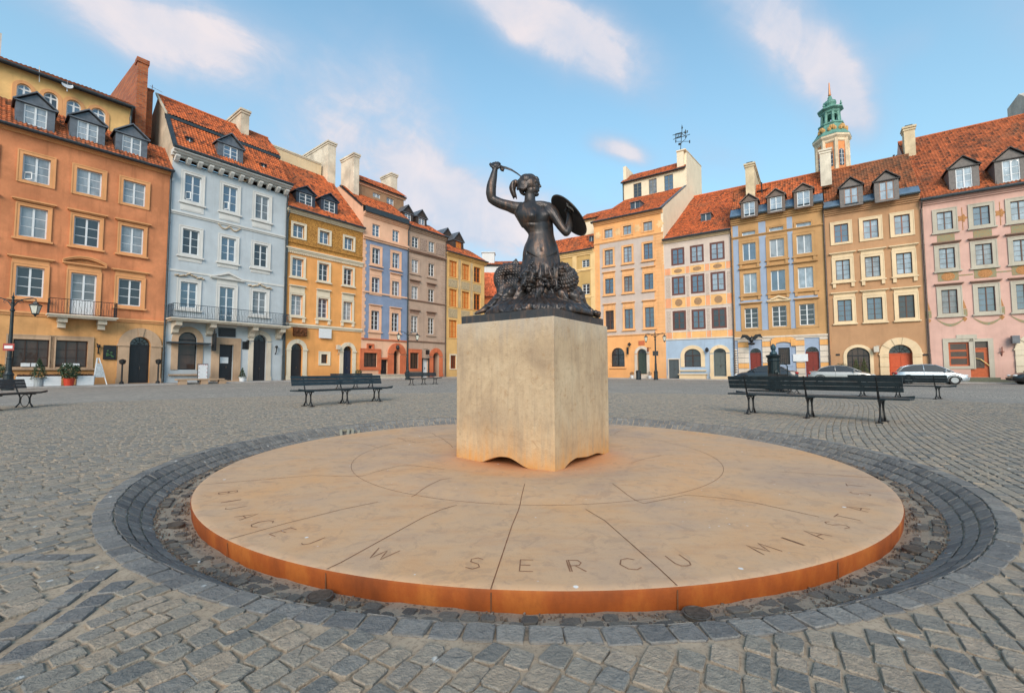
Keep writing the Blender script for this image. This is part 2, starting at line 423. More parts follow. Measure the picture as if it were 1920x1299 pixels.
def far_mat():
    """ground sheet: sand under the modelled setts, small coursed setts farther out"""
    m, t, b, pos = newmat('square_surface')
    mp = t.add('ShaderNodeMapping'); mp.inputs['Rotation'].default_value = (0, 0, math.radians(-56)); t.l.new(pos, mp.inputs['Vector'])
    wr = t.noise(pos, 0.35, 3)
    off = t.add('ShaderNodeVectorMath', operation='ADD'); t.l.new(mp.outputs[0], off.inputs[0])
    cmb = t.add('ShaderNodeCombineXYZ'); t.l.new(t.math('MULTIPLY', wr, 1.6), cmb.inputs[1]); t.l.new(cmb.outputs[0], off.inputs[1])
    br = t.add('ShaderNodeTexBrick'); t.l.new(off.outputs[0], br.inputs['Vector'])
    br.inputs['Scale'].default_value = 1.0; br.inputs['Brick Width'].default_value = 0.15; br.inputs['Row Height'].default_value = 0.125
    br.inputs['Mortar Size'].default_value = 0.011; br.inputs['Mortar Smooth'].default_value = 0.4; br.inputs['Bias'].default_value = -0.1
    br.inputs['Color1'].default_value = (0.30, 0.27, 0.235, 1); br.inputs['Color2'].default_value = (0.48, 0.42, 0.35, 1)
    br.inputs['Mortar'].default_value = (0.16, 0.15, 0.135, 1)
    n1 = t.noise(t.scalevec(pos, (1, 1, 1)), 0.22, 5, 0.6); n2 = t.noise(pos, 14, 5, 0.65)
    c = t.mix(t.math('MULTIPLY', t.ramp(n1, [(0.4, 0.0), (0.65, 1.0)]), 0.5), br.outputs['Color'], (0.23, 0.215, 0.20, 1))
    c = t.mix(t.math('MULTIPLY', t.ramp(n2, [(0.5, 0.0), (0.75, 1.0)]), 0.5), c, (0.30, 0.29, 0.27, 1))
    ln = t.add('ShaderNodeVectorMath', operation='LENGTH'); t.l.new(pos, ln.inputs[0])
    n3 = t.noise(pos, 60, 5, 0.7)
    sc = t.mix(t.ramp(t.noise(pos, 3, 6, 0.6), [(0.3, 0.0), (0.7, 1.0)]), (0.30, 0.23, 0.165, 1), (0.45, 0.355, 0.26, 1))
    sc = t.mix(t.math('MULTIPLY', t.ramp(n3, [(0.35, 1.0), (0.5, 0.0)]), 0.6), sc, (0.15, 0.115, 0.085, 1))
    k = t.math('GREATER_THAN', ln.outputs['Value'], SETT_R)
    c2 = t.mix(k, sc, c)
    t.l.new(c2, b.inputs['Base Color']); b.inputs['Roughness'].default_value = 1.0; b.inputs['Specular IOR Level'].default_value = 0.1
    h = t.math('ADD', t.math('MULTIPLY', t.math('MULTIPLY', br.outputs['Fac'], k), -1.0), t.math('MULTIPLY', n2, 0.5))
    t.l.new(t.bump(h, 0.6, 0.02), b.inputs['Normal'])
    return m
SETT_R = 21.0
M_far = far_mat()

# ground sheet: rings round the monument out to the horizon, open over the basin
g = MB(); radii = [4.47, 5, 6, 7, 8.5, 10, 12, 14, 17, 20, 25, 30, 36, 43, 50, 60, 72, 90, 130, 220, 600]; SEG = 120
idx = []
for r in radii:
    row = []
    for k in range(SEG):
        x = MC.x + r * math.cos(2*PI*k/SEG); y = MC.y + r * math.sin(2*PI*k/SEG)
        row.append(g.vert((x, y, gz(x, min(y, 120)) - 0.006)))
    idx.append(row)
for a, b in zip(idx, idx[1:]):
    for k in range(SEG): g.face((a[k], b[k], b[(k+1) % SEG], a[(k+1) % SEG]))
tag(g.build('ground', M_far), kind='structure')

# stones ---------------------------------------------------------------------------------
class Stones:
    def __init__(s): s.V = []; s.F = []; s.n = 0
    def add(s, cx, cy, ax, ay, hl, hw, z0, top, lod=True, tilt=(0, 0), rnd=0.28):
        """rounded block: (ax,ay) its long direction; hl, hw half sizes"""
        nx, ny = -ay, ax
        pts = []
        c = 1 - rnd
        shp = [(1, -c), (1, c), (c, 1), (-c, 1), (-1, c), (-1, -c), (-c, -1), (c, -1)]
        j = [(random.uniform(-.11, .11), random.uniform(-.11, .11)) for _ in range(8)]
        def ring(k, z):
            for (a, b_), (ja, jb) in zip(shp, j):
                u = (a + ja) * hl * k; v = (b_ + jb) * hw * k
                s.V.append((cx + u*ax + v*nx, cy + u*ay + v*ny, z + tilt[0]*u + tilt[1]*v))
        n = s.n
        if lod:
            ring(1.0, z0); ring(0.985, top - 0.004); ring(0.915, top); cnt = 3
        else:
            ring(1.0, z0); ring(0.87, top); cnt = 2
        for r in range(cnt - 1):
            for k in range(8):
                s.F.append((n + r*8 + k, n + r*8 + (k+1) % 8, n + (r+1)*8 + (k+1) % 8, n + (r+1)*8 + k))
        s.F.append(tuple(n + (cnt-1)*8 + k for k in range(8)))
        s.n += cnt * 8
    def build(s, name, mat, kind='structure'):
        me = bpy.data.meshes.new(name); me.from_pydata(s.V, [], s.F); me.materials.append(mat)
        me.polygons.foreach_set('use_smooth', [True]*len(me.polygons))
        try: me.set_sharp_from_angle(angle=0.5)
        except Exception: pass
        o = bpy.data.objects.new(name, me); COL.objects.link(o); return tag(o, kind=kind)

BANDS = [((-5.2, 2.15), (-4.0, 3.55)), ((-3.9, 3.2), (-2.55, 1.2)), ((-3.75, 3.35), (-2.4, 1.35)), ((4.35, 3.6), (5.6, 2.2)), ((-9.5, 3.6), (-4.2, 3.75))]
BANDS = [((ground_px(0, 1046).xy), (ground_px(205, 1046).xy)), (ground_px(232, 1050).xy, ground_px(-30, 1222).xy), (ground_px(262, 1068).xy, ground_px(20, 1240).xy),
         (ground_px(1885, 1046).xy, ground_px(2050, 1030).xy)]
def seg_dist(p, a, b):
    ab = b - a; tt = max(0, min(1, (p - a).dot(ab) / ab.length_squared)); return (a + ab * tt - p).length
st = Stones(); A0 = math.radians(56)
def warp(u, v):
    """course direction bends gently over the square"""
    return u + 0.25 * math.sin(v * 0.35 + 1.0), v + 0.30 * math.sin(u * 0.30) 
ca, sa = math.cos(A0), math.sin(A0)
row = -24.0
while row < 24.0:
    wv = random.uniform(0.096, 0.116); u = -24.0 + random.uniform(0, .1)
    while u < 24.0:
        lu = random.uniform(0.105, 0.152)
        cu, cv = u + lu/2, row + wv/2
        wu, wv2 = warp(cu, cv)
        x = wu*ca - wv2*sa; y = wu*sa + wv2*ca + 4
        d = math.hypot(x, y); u += lu
        if d > SETT_R + 0.3 or y < -0.6 or (d > 3 and abs(math.atan2(x, y)) > 1.10): continue
        rm = math.hypot(x - MC.x, y - MC.y)
        if rm < R_OUT + 0.04: continue
        if seg_on := [1 for a, b in BANDS if seg_dist(Vector((x, y)), a, b) < 0.085]: continue
        e = 0.001
        w2 = warp(cu + e, cv); dx, dy = (w2[0]-wu)/e, (w2[1]-wv2)/e
        ax, ay = dx*ca - dy*sa, dx*sa + dy*ca; l = math.hypot(ax, ay); ax /= l; ay /= l
        ja = random.gauss(0, .05); ax, ay = ax*math.cos(ja)-ay*math.sin(ja), ax*math.sin(ja)+ay*math.cos(ja)
        gap = random.uniform(0.006, 0.014) if d < 5 else random.uniform(.006, .011)
        st.add(x, y, ax, ay, lu/2 - gap*0.62, wv/2 - gap*0.55, gz(x, y) - 0.012, gz(x, y) + random.uniform(0.0035, 0.009), d < 6, (random.gauss(0, .03), random.gauss(0, .03)), random.uniform(.10, .30))
    row += wv
st.build('setts', M_sett)

sd_ = Stones()
for a, b in BANDS:
    L_ = (b - a).length; dr = (b - a) / L_; p = 0
    while p < L_:
        l = random.uniform(.11, .15); c = a + dr * (p + l/2); p += l
        if math.hypot(c.x - MC.x, c.y - MC.y) < R_OUT + .05: continue
        sd_.add(c.x, c.y, dr.x, dr.y, l/2 - .005, 0.052, -.012, .006, True, (random.gauss(0, .015), random.gauss(0, .015)))
sd_.build('dark_sett_bands', M_settd)

def basin_z(r):
    return float(np.interp(r, [3.90, 4.10, 4.14, 4.22, 4.30, 4.375, 4.6], [Z_FLOOR, -0.172, -0.160, -0.108, -0.052, 0.0, 0.0]))
rg = Stones()
for r0, r1 in ((4.375, 4.50), (4.295, 4.375), (4.215, 4.295), (4.13, 4.215)):
    rm = (r0 + r1)/2; slope = (basin_z(r1) - basin_z(r0)) / (r1 - r0); a = random.random()
    end = a + 2*PI
    while a < end:
        l = random.uniform(.125, .165) if r0 > 4.36 else random.uniform(.10, .145)
        da = l / rm; c = a + da/2; a += da
        x, y = MC.x + rm*math.cos(c), MC.y + rm*math.sin(c)
        z = basin_z(rm)
        rg.add(x, y, -math.sin(c), math.cos(c), l/2 - .005, (r1-r0)/2 - .004, z - .03, z + random.uniform(0, .006), y < 9, (random.gauss(0, .01), -slope + random.gauss(0, .015)), .16)
rg.build('basin_kerb_setts', M_settd)

# basin bed: sandy strip between the sloping courses and the disc, with half-buried stones
bb = MB(); rr = [3.6, 3.9, 4.0, 4.10, 4.14, 4.22, 4.30, 4.375, 4.48]; rows = []
for r in rr:
    z = basin_z(r) - (0.012 if r > 4.11 else 0.0)
    rows.append([bb.vert((MC.x + r*math.cos(2*PI*k/240), MC.y + r*math.sin(2*PI*k/240), z + (0.006*math.sin(k*0.7)+.004*math.sin(k*2.3+r*9) if r < 4.11 else 0))) for k in range(240)])
for a, b in zip(rows, rows[1:]):
    for k in range(240): bb.face((a[k], b[k], b[(k+1) % 240], a[(k+1) % 240]))
tag(bb.build('basin_ground', M_sand, smooth=True), kind='structure')
eb = Stones()
for ring_r in (3.99, 4.085):
    a = 0
    while a < 2*PI:
        l = random.uniform(.085, .13); a += l / ring_r
        if random.random() < (.45 if ring_r < 4.05 else .25): continue
        x, y = MC.x + ring_r*math.cos(a), MC.y + ring_r*math.sin(a)
        eb.add(x, y, -math.sin(a), math.cos(a), l/2 - .01, .036, basin_z(ring_r) - .02, basin_z(ring_r) + random.uniform(.006, .016), True, (random.gauss(0, .06), random.gauss(0, .06)), .3)
eb.build('basin_setts', M_settb)
gr = Stones()
for _ in range(5200):
    a = random.uniform(0, 2*PI); r = random.choice((random.uniform(3.89, 3.99), random.gauss(4.11, .02), random.uniform(3.9, 4.13)))
    s_ = random.uniform(.002, .007) * (1.4 if -0.9 < a < 0.6 else 1)
    gr.add(MC.x + r*math.cos(a), MC.y + r*math.sin(a), math.cos(a*7), math.sin(a*7), s_*1.4, s_, basin_z(r)-.004, basin_z(r) + .004 + s_, False, (0, 0), .5)
M_grit = sett_mat('grit', [(0.0, (0.18, 0.12, 0.085, 1)), (0.4, (0.30, 0.20, 0.13, 1)), (0.8, (0.13, 0.11, 0.10, 1)), (1.0, (0.42, 0.36, 0.30, 1))])
gr.build('grit', M_grit, kind='stuff')

# ---------------------------------------------------------------- the disc
def disc_mat(side=False):
    m, t, b, pos = newmat('sandstone_edge' if side else 'sandstone_top')
    if side:
        n1 = t.noise(t.scalevec(pos, (1, 1, 0.35)), 3.2, 7, 0.65); n2 = t.noise(pos, 26, 6, 0.7)
        c = t.ramp(n1, [(0.25, rgb(108, 50, 12)), (0.5, rgb(154, 76, 18)), (0.72, rgb(182, 108, 38))])
        c = t.mix(t.math('MULTIPLY', t.ramp(n2, [(0.5, 0.0), (0.75, 1.0)]), 0.4), c, rgb(120, 58, 18))
    else:
        n1 = t.noise(pos, 0.75, 7, 0.6, 0.3); n2 = t.noise(pos, 11, 7, 0.7); n4 = t.noise(t.scalevec(pos, (1, 3.0, 1)), 2.3, 6, 0.65)
        c = t.ramp(n1, [(0.28, rgb(172, 146, 126)), (0.5, rgb(200, 162, 126)), (0.70, rgb(210, 158, 108))])
        c = t.mix(t.math('MULTIPLY', t.ramp(n4, [(0.5, 0.0), (0.72, 1.0)]), 0.45), c, rgb(190, 138, 94))
        c = t.mix(t.math('MULTIPLY', t.ramp(n2, [(0.52, 0.0), (0.8, 1.0)]), 0.5), c, rgb(158, 132, 114))
        vd = t.add('ShaderNodeVectorMath', operation='DISTANCE'); t.l.new(pos, vd.inputs[0]); vd.inputs[1].default_value = (MC.x, MC.y - .1, Z_TOP)
        rust = t.math('MULTIPLY', t.ramp(t.math('ADD', t.math('DIVIDE', vd.outputs['Value'], 4.0), t.math('MULTIPLY', t.math('SUBTRACT', n2, 0.5), 0.12)), [(0.20, 1.0), (0.36, 0.0)]), 0.65)
        c = t.mix(rust, c, rgb(206, 128, 72))
        an_ = t.noise(t.scalevec(pos, (1, 1, 1)), 5.0, 8, 0.72, 1.2)
        c = t.mix(t.math('MULTIPLY', t.ramp(an_, [(0.53, 0.0), (0.60, 1.0)]), 0.22), c, rgb(128, 104, 90))
        for sc_, th, amt in ((3.1, 0.055, 0.9), (7.5, 0.06, 0.75)):
            vo = t.add('ShaderNodeTexVoronoi'); vo.inputs['Scale'].default_value = sc_; vo.inputs['Randomness'].default_value = 1.0
            t.l.new(pos, vo.inputs['Vector'])
            gate = t.ramp(t.noise(pos, 1.1, 2), [(0.47, 0.0), (0.53, 1.0)])
            c = t.mix(t.math('MULTIPLY', t.math('MULTIPLY', t.ramp(vo.outputs['Distance'], [(th*.7, 1.0), (th, 0.0)]), gate), amt), c, (0.72, 0.72, 0.70, 1))
        n5 = t.noise(pos, 48, 4, 0.7)
        c = t.mix(t.math('MULTIPLY', t.ramp(n5, [(0.62, 0.0), (0.74, 1.0)]), 0.35), c, rgb(120, 88, 66))
    t.l.new(c, b.inputs['Base Color']); b.inputs['Roughness'].default_value = 0.72 if side else 0.7
    t.l.new(t.bump(t.noise(pos, 55, 6, 0.7), 0.25, 0.008), b.inputs['Normal'])
    return m
M_dt, M_ds = disc_mat(), disc_mat(True)
def disc_h(r):
    """gentle swelling round the block: a low ripple at each ring joint and a hollow under the block"""
    return Z_TOP + 0.020*math.exp(-((r-1.95)/0.45)**2) - 0.012*math.exp(-((r-2.40)/0.10)**2) - 0.016*math.exp(-((r-1.33)/.08)**2) - (0.05*(1-min(1, r/1.1)**2) if r < 1.1 else 0)
disc = empty('stone_disc', (MC.x, MC.y, Z_FLOOR), 'low round sandstone platform with orange edge, letters cut along its rim', 'platform')
d = MB(); rows = []; NR = 240
rl = [0.02] + [0.15*i for i in range(1, 26)] + [3.82, 3.862]
for r in rl: rows.append([d.vert((MC.x + r*math.cos(2*PI*k/NR), MC.y + r*math.sin(2*PI*k/NR), disc_h(r))) for k in range(NR)])
rows.append([d.vert((MC.x + 3.882*math.cos(2*PI*k/NR), MC.y + 3.882*math.sin(2*PI*k/NR), Z_TOP - .008)) for k in range(NR)])
nt = len(rows) - 1
rows.append([d.vert((MC.x + 3.888*math.cos(2*PI*k/NR), MC.y + 3.888*math.sin(2*PI*k/NR), Z_TOP - .022)) for k in range(NR)])
rows.append([d.vert((MC.x + 3.875*math.cos(2*PI*k/NR), MC.y + 3.875*math.sin(2*PI*k/NR), Z_FLOOR - .02)) for k in range(NR)])
for i, (a, b) in enumerate(zip(rows, rows[1:])):
    for k in range(NR): d.face((a[k], b[k], b[(k+1) % NR], a[(k+1) % NR]), 0 if i < nt else 1)
o = d.build('slab', [M_dt, M_ds], disc); smooth_angle(o, 0.7)

M_joint = simple('joint_line', rgb(112, 72, 46), 0.95, var=0.3)
def ribbon(mb, pts, w, lift=0.0022):
    pts = [Vector((p[0], p[1], 0)) for p in pts]; fine_ = [pts[0]]
    for a, b in zip(pts, pts[1:]):
        n = max(1, int((b - a).length / 0.06))
        for k in range(1, n+1): fine_.append(a.lerp(b, k/n))
    L_, Rr = [], []
    for i, p in enumerate(fine_):
        a = fine_[max(0, i-1)]; b = fine_[min(len(fine_)-1, i+1)]; d_ = (b - a).normalized(); n = Vector((-d_.y, d_.x, 0)) * w/2
        n *= 0.8 + 0.4*math.sin(i*1.7)**2
        for S, q in ((L_, p + n), (Rr, p - n)):
            r = math.hypot(q.x - MC.x, q.y - MC.y); S.append(mb.vert((q.x, q.y, disc_h(r) + lift)))
    for i in range(len(L_)-1): mb.face((L_[i], Rr[i], Rr[i+1], L_[i+1]))
SEAMS = [[(984,910),(972,957),(960,985),(935,1060),(920,1105)], [(857,947),(826,956),(795,969),(716,1012),(640,1054),(612,1067)],
 [(1098,955),(1134,976),(1175,1012),(1234,1064),(1270,1098)], [(1148,910),(1175,929),(1207,944),(1279,929),(1287,928),(1366,935),(1418,943),(1536,969)],
 [(425,1012),(536,981),(640,955),(709,941)], [(374,909),(518,897),(587,891),(640,893),(681,892),(709,886),(750,876),(778,875),(833,881)],
 [(771,931),(800,915),(826,903),(847,899)], [(1462,884),(1522,888),(1646,896)], [(596,827),(682,832),(710,839),(744,843)], [(744,820),(779,832),(852,824)],
 [(771,804),(810,812),(852,839)], [(1144,818),(1161,808),(1192,800)], [(1183,866),(1215,860),(1240,856)]]
jn = MB()
for sm in SEAMS: ribbon(jn, [at_z(x, y, Z_TOP).xy for x, y in sm], 0.006)
def arc(r, a0, a1): return [(MC.x + r*math.cos(a0 + (a1-a0)*k/40), MC.y + r*math.sin(a0 + (a1-a0)*k/40)) for k in range(41)]
for r, a0, a1 in ((1.33, -0.75, 1.6), (1.33, 1.6, 4.0), (2.40, 2.2, 3.9), (2.40, 3.9, 5.2), (2.40, -1.1, 0.45), (2.40, .45, 2.2)): ribbon(jn, arc(r, a0, a1), 0.0045)
for a in (at_z(920,1105,Z_TOP), at_z(1270,1098,Z_TOP), at_z(611,1067,Z_TOP), at_z(1577,1049,Z_TOP), at_z(425,1012,Z_TOP)):
    an = math.atan2(a.y-MC.y, a.x-MC.x); da = .004/3.9
    p = [Vector((MC.x + 3.8905*math.cos(an+q), MC.y + 3.8905*math.sin(an+q), z)) for q, z in ((-da, Z_TOP-.02), (da, Z_TOP-.02), (da, Z_FLOOR), (-da, Z_FLOOR))]
    jn.poly(p)
jn.build('joint', M_joint, disc)

# letters cut round the rim: flat incised strokes, read from inside the rim outwards
def letters(text, start_px, end_px):
    pass
M_cut = simple('cut_letter', rgb(136, 98, 72), 0.95, var=0.3)
LET = [('B', 390, 928), ('I', 394, 944), ('J', 398, 958), ('A', 417, 978), ('C', 447, 992), ('E', 487, 1010), ('J', 538, 1031), ('W', 689, 1057),
       ('S', 875, 1079), ('E', 983, 1084), ('R', 1087, 1083), ('C', 1197, 1080), ('U', 1302, 1073), ('M', 1475, 1047), ('I', 1531, 1033), ('A', 1584, 1017), ('S', 1618, 996), ('T', 1640, 981), ('A', 1658, 962),
       ('S', 1656, 931), ('T', 1640, 914)]
STROKE = {'B': [[(.1, 0), (.1, 1)], [(.1, 1), (.5, .97), (.58, .77), (.48, .57), (.1, .53)], [(.1, .53), (.52, .5), (.66, .27), (.52, .04), (.1, 0)]], 'I': [[(.35, 0), (.35, 1)]],
 'J': [[(.5, 1), (.5, .2), (.36, .0), (.15, .06)]], 'A': [[(0, 0), (.37, 1), (.74, 0)], [(.14, .35), (.60, .35)]], 'C': [[(.78, .84), (.55, 1), (.25, .9), (.08, .5), (.25, .1), (.55, 0), (.78, .16)]],
 'E': [[(.6, 1), (.1, 1), (.1, 0), (.6, 0)], [(.1, .52), (.5, .52)]], 'W': [[(0, 1), (.27, 0), (.5, .85), (.73, 0), (1.0, 1)]], 'S': [[(.6, .88), (.38, 1), (.14, .86), (.16, .62), (.5, .44), (.6, .2), (.38, 0), (.08, .1)]],
 'R': [[(.1, 0), (.1, 1)], [(.1, 1), (.5, .97), (.6, .75), (.48, .53), (.1, .48)], [(.34, .48), (.66, 0)]], 'U': [[(.08, 1), (.08, .3), (.2, .05), (.4, 0), (.6, .05), (.7, .3), (.7, 1)]],
 'M': [[(0, 0), (.18, 1), (.5, .15), (.82, 1), (1.0, 0)]], 'T': [[(0, 1), (.74, 1)], [(.37, 1), (.37, 0)]]}
for ch, x, y in LET:
    p = at_z(x, y, Z_TOP); a = math.atan2(p.y - MC.y, p.x - MC.x); er = Vector((math.cos(a), math.sin(a), 0)); et = Vector((-er.y, er.x, 0)); sz = .155
    strokes = STROKE[ch]; wd = max(u for s_ in strokes for u, v in s_); base_ = Vector((MC.x, MC.y, 0)) + er*(3.60 + sz/2)
    q = MB()
    for s_ in strokes:
        for off in ((-.006, .006) if len(s_) == 2 and ch in 'BERIA' and s_[0][0] == s_[1][0] else (0,)):
            ribbon(q, [(base_ + et*((u - wd/2)*sz + off) - er*v*sz).xy for u, v in s_], .0085, .0020)
    q.build('letter', M_cut, disc)

# drain covers in the basin
M_drain = simple('rusty_iron', (0.13, 0.105, 0.085, 1), 0.6, 0.5, var=0.4, scale=40)
for i, (x, y, lb) in enumerate(((610, 1123, 'round slotted drain cover in the basin, left of the front of the platform'), (338, 990, 'round drain cover on the far left side of the basin'),
                         (1300, 1157, 'round slotted drain cover at the front right of the platform, below the letter U'), (1706, 1037, 'pale slotted drain cover on the right side of the basin'))):
    p = at_z(x, y, Z_FLOOR); v = Vector((p.x-MC.x, p.y-MC.y)).normalized() * 4.0
    c = (MC.x + v.x, MC.y + v.y, basin_z(4.0) + .010)
    q = MB(); q.lathe([(.070, -.01), (.070, .012), (.062, .014), (.058, .006), (0, .006)], c, 28)
    for k in range(-4, 5):
        w_ = math.sqrt(.058**2 - (k*.0125)**2); q.box(c[0]-w_, c[0]+w_, c[1]+k*.0125-.0035, c[1]+k*.0125+.0035, c[2]+.004, c[2]+.0145)
    o = q.build('drain_cover', M_drain, origin=c); tag(o, lb, 'drain cover', 'drain covers in the basin')
# ---------------------------------------------------------------- block
def ped_mat():
    m, t, b, pos = newmat('weathered_block')
    n1 = t.noise(pos, 1.6, 7, 0.6, 0.5); n2 = t.noise(pos, 16, 7, 0.7); st_ = t.noise(t.scalevec(pos, (7, 7, 0.7)), 2.0, 6, 0.65)
    c = t.ramp(n1, [(0.25, rgb(156, 134, 110)), (0.5, rgb(186, 162, 132)), (0.75, rgb(206, 186, 156))])
    c = t.mix(t.math('MULTIPLY', t.ramp(st_, [(0.46, 0.0), (0.7, 1.0)]), 0.32), c, rgb(124, 110, 98))
    c = t.mix(t.math('MULTIPLY', t.ramp(n2, [(0.5, 0.0), (0.72, 1.0)]), 0.42), c, rgb(132, 110, 86))
    sp = t.add('ShaderNodeSeparateXYZ'); t.l.new(pos, sp.inputs[0])
    hz = t.math('ADD', sp.outputs['Z'], t.math('MULTIPLY', t.math('SUBTRACT', st_, 0.5), 0.7))
    lowm = t.ramp(t.math('DIVIDE', t.math('ADD', hz, 0.2), 2.0), [(0.02, 1.0), (0.16, 0.28), (0.34, 0.0)])
    c = t.mix(t.math('MULTIPLY', lowm, 0.8), c, rgb(204, 140, 62))
    topm = t.ramp(t.math('DIVIDE', hz, 2.0), [(0.70, 0.0), (0.9, 1.0)])
    c = t.mix(t.math('MULTIPLY', topm, 0.4), c, rgb(176, 172, 168))
    c = t.mix(t.math('MULTIPLY', t.ramp(t.noise(pos, 5.5, 5, 0.7, 1.5), [(0.6, 0.0), (0.68, 1.0)]), 0.5), c, rgb(158, 122, 82))
    t.l.new(c, b.inputs['Base Color']); b.inputs['Roughness'].default_value = 0.85
    t.l.new(t.bump(t.math('ADD', n2, t.noise(pos, 60, 5, .7)), 0.5, 0.012), b.inputs['Normal'])
    return m
pn = at_z(1040, 884, Z_TOP - .005)
uL = ray(855.5, 859); uR = ray(1142.5, 851); uL = uL.x/uL.y; uR = uR.x/uR.y
def _res(S, a): return ((pn.x - S*math.sin(a)) - uL*(pn.y + S*math.cos(a)), (pn.x + S*math.cos(a)) - uR*(pn.y + S*math.sin(a)))
SIDE, ang = 1.4, math.radians(52)
for _ in range(30):
    f0 = _res(SIDE, ang); fa = _res(SIDE+1e-5, ang); fb = _res(SIDE, ang+1e-5)
    J = np.array([[(fa[0]-f0[0])/1e-5, (fb[0]-f0[0])/1e-5], [(fa[1]-f0[1])/1e-5, (fb[1]-f0[1])/1e-5]])
    d_ = np.linalg.solve(J, -np.array(f0)); SIDE += float(d_[0]); ang += float(d_[1])
E2 = Vector((math.cos(ang), math.sin(ang), 0)); E1 = Vector((-math.sin(ang), math.cos(ang), 0))
PC = Vector((pn.x, pn.y, 0)) + (E1 + E2) * SIDE/2
ZP = at(1040, 592, pn.y).z
print('pedestal side', SIDE, 'top', ZP, 'centre', PC, 'ang', math.degrees(ang))
Lpx = [(857,860),(877,863),(905,866.5),(921,859),(937,855.8),(954,857.5),(967.5,865),(986,878),(1009,881.5),(1040,887.5)]
Rpx = [(1040,887.5),(1057,882),(1065,870),(1080,858.5),(1102,856.5),(1121,849),(1132.5,852),(1142,851)]
n1_, n2_ = E2, E1   # left face (holding E1) has normal -E2 ; right face (holding E2) has normal -E1
def face_curve(pxs, along, nrm):
    out = []
    for x, y in pxs:
        q = at_plane(x, y, (pn.x, pn.y, 0), nrm); out.append(((Vector((q.x, q.y, 0)) - Vector((pn.x, pn.y, 0))).dot(along), q.z))
    return sorted(out)
cl = face_curve(Lpx, E1, E2); cr = face_curve(Rpx, E2, E1)
print('curves', [(round(a, 2), round(b, 3)) for a, b in cl], [(round(a, 2), round(b, 3)) for a, b in cr])
NP = 40; pb = MB()
def pz(i, j, z): # i along E1, j along E2
    return tuple(Vector((pn.x, pn.y, 0)) + E1*(SIDE*i/NP) + E2*(SIDE*j/NP) + Vector((0, 0, z)))
zl = np.interp(np.linspace(0, SIDE, NP+1), [a for a, b in cl], [b for a, b in cl]); zr = np.interp(np.linspace(0, SIDE, NP+1), [a for a, b in cr], [b for a, b in cr])
for _ in range(2):
    zl[1:-1] = (zl[:-2] + zl[1:-1]*2 + zl[2:])/4; zr[1:-1] = (zr[:-2] + zr[1:-1]*2 + zr[2:])/4
zc = (zl[0] + zr[0])/2
bot = [[None]*(NP+1) for _ in range(NP+1)]
for i in range(NP+1):
    for j in range(NP+1):
        z = zl[i] + zr[j] - zc
        e_ = 0.012
        bot[i][j] = pb.vert(pz(i, j, max(z, Z_TOP - .03)))
for i in range(NP):
    for j in range(NP): pb.face((bot[i][j], bot[i+1][j], bot[i+1][j+1], bot[i][j+1]))
def band(line):
    tops = []
    for k in line: v = pb.v[k]; tops.append(pb.vert((v[0], v[1], ZP)))
    return tops
edges = [[bot[0][j] for j in range(NP+1)], [bot[i][NP] for i in range(NP+1)], [bot[NP][j] for j in range(NP, -1, -1)], [bot[i][0] for i in range(NP, -1, -1)]]
loop = []
for e in edges: loop += e[:-1]
tp = band(loop); n = len(loop)
for k in range(n): pb.face((loop[k], loop[(k+1) % n], tp[(k+1) % n], tp[k]))
pb.face(tp)
o = pb.build('stone_pedestal', ped_mat(), origin=(PC.x, PC.y, Z_TOP), bevel=0.008)
tag(o, 'tall square sandstone block with wavy scalloped foot, carrying the bronze figure', 'pedestal')
# ================================================================ facades and house parts
class Fac:
    """upright plane of a facade: s runs along it (to the right seen from the square), n towards the square, z up"""
    def __init__(s, o, d):
        s.o = Vector((o[0], o[1], 0)); s.d = Vector((d[0], d[1], 0)).normalized()
        s.n = Vector((s.d.y, -s.d.x, 0))
    def P(s, a, n, z): return s.o + s.d * a + s.n * n + Vector((0, 0, z))
    def px(s, x, y, n=0.0):
        q = at_plane(x, y, s.o + s.n * n, s.n); return ((q - s.o).dot(s.d), q.z)
    def side(s, x, y, a):
        """pixel on the upright plane across the house at s=a -> (n, z)"""
        q = at_plane(x, y, s.o + s.d * a, s.d); return ((q - s.o).dot(s.n), q.z)

def arch_pts(s0, s1, zs, rise, k=14):
    c = (s0 + s1)/2; r = (s1 - s0)/2
    return [(c + r*math.cos(PI*i/k), zs + rise*math.sin(PI*i/k)) for i in range(k+1)]   # right to left

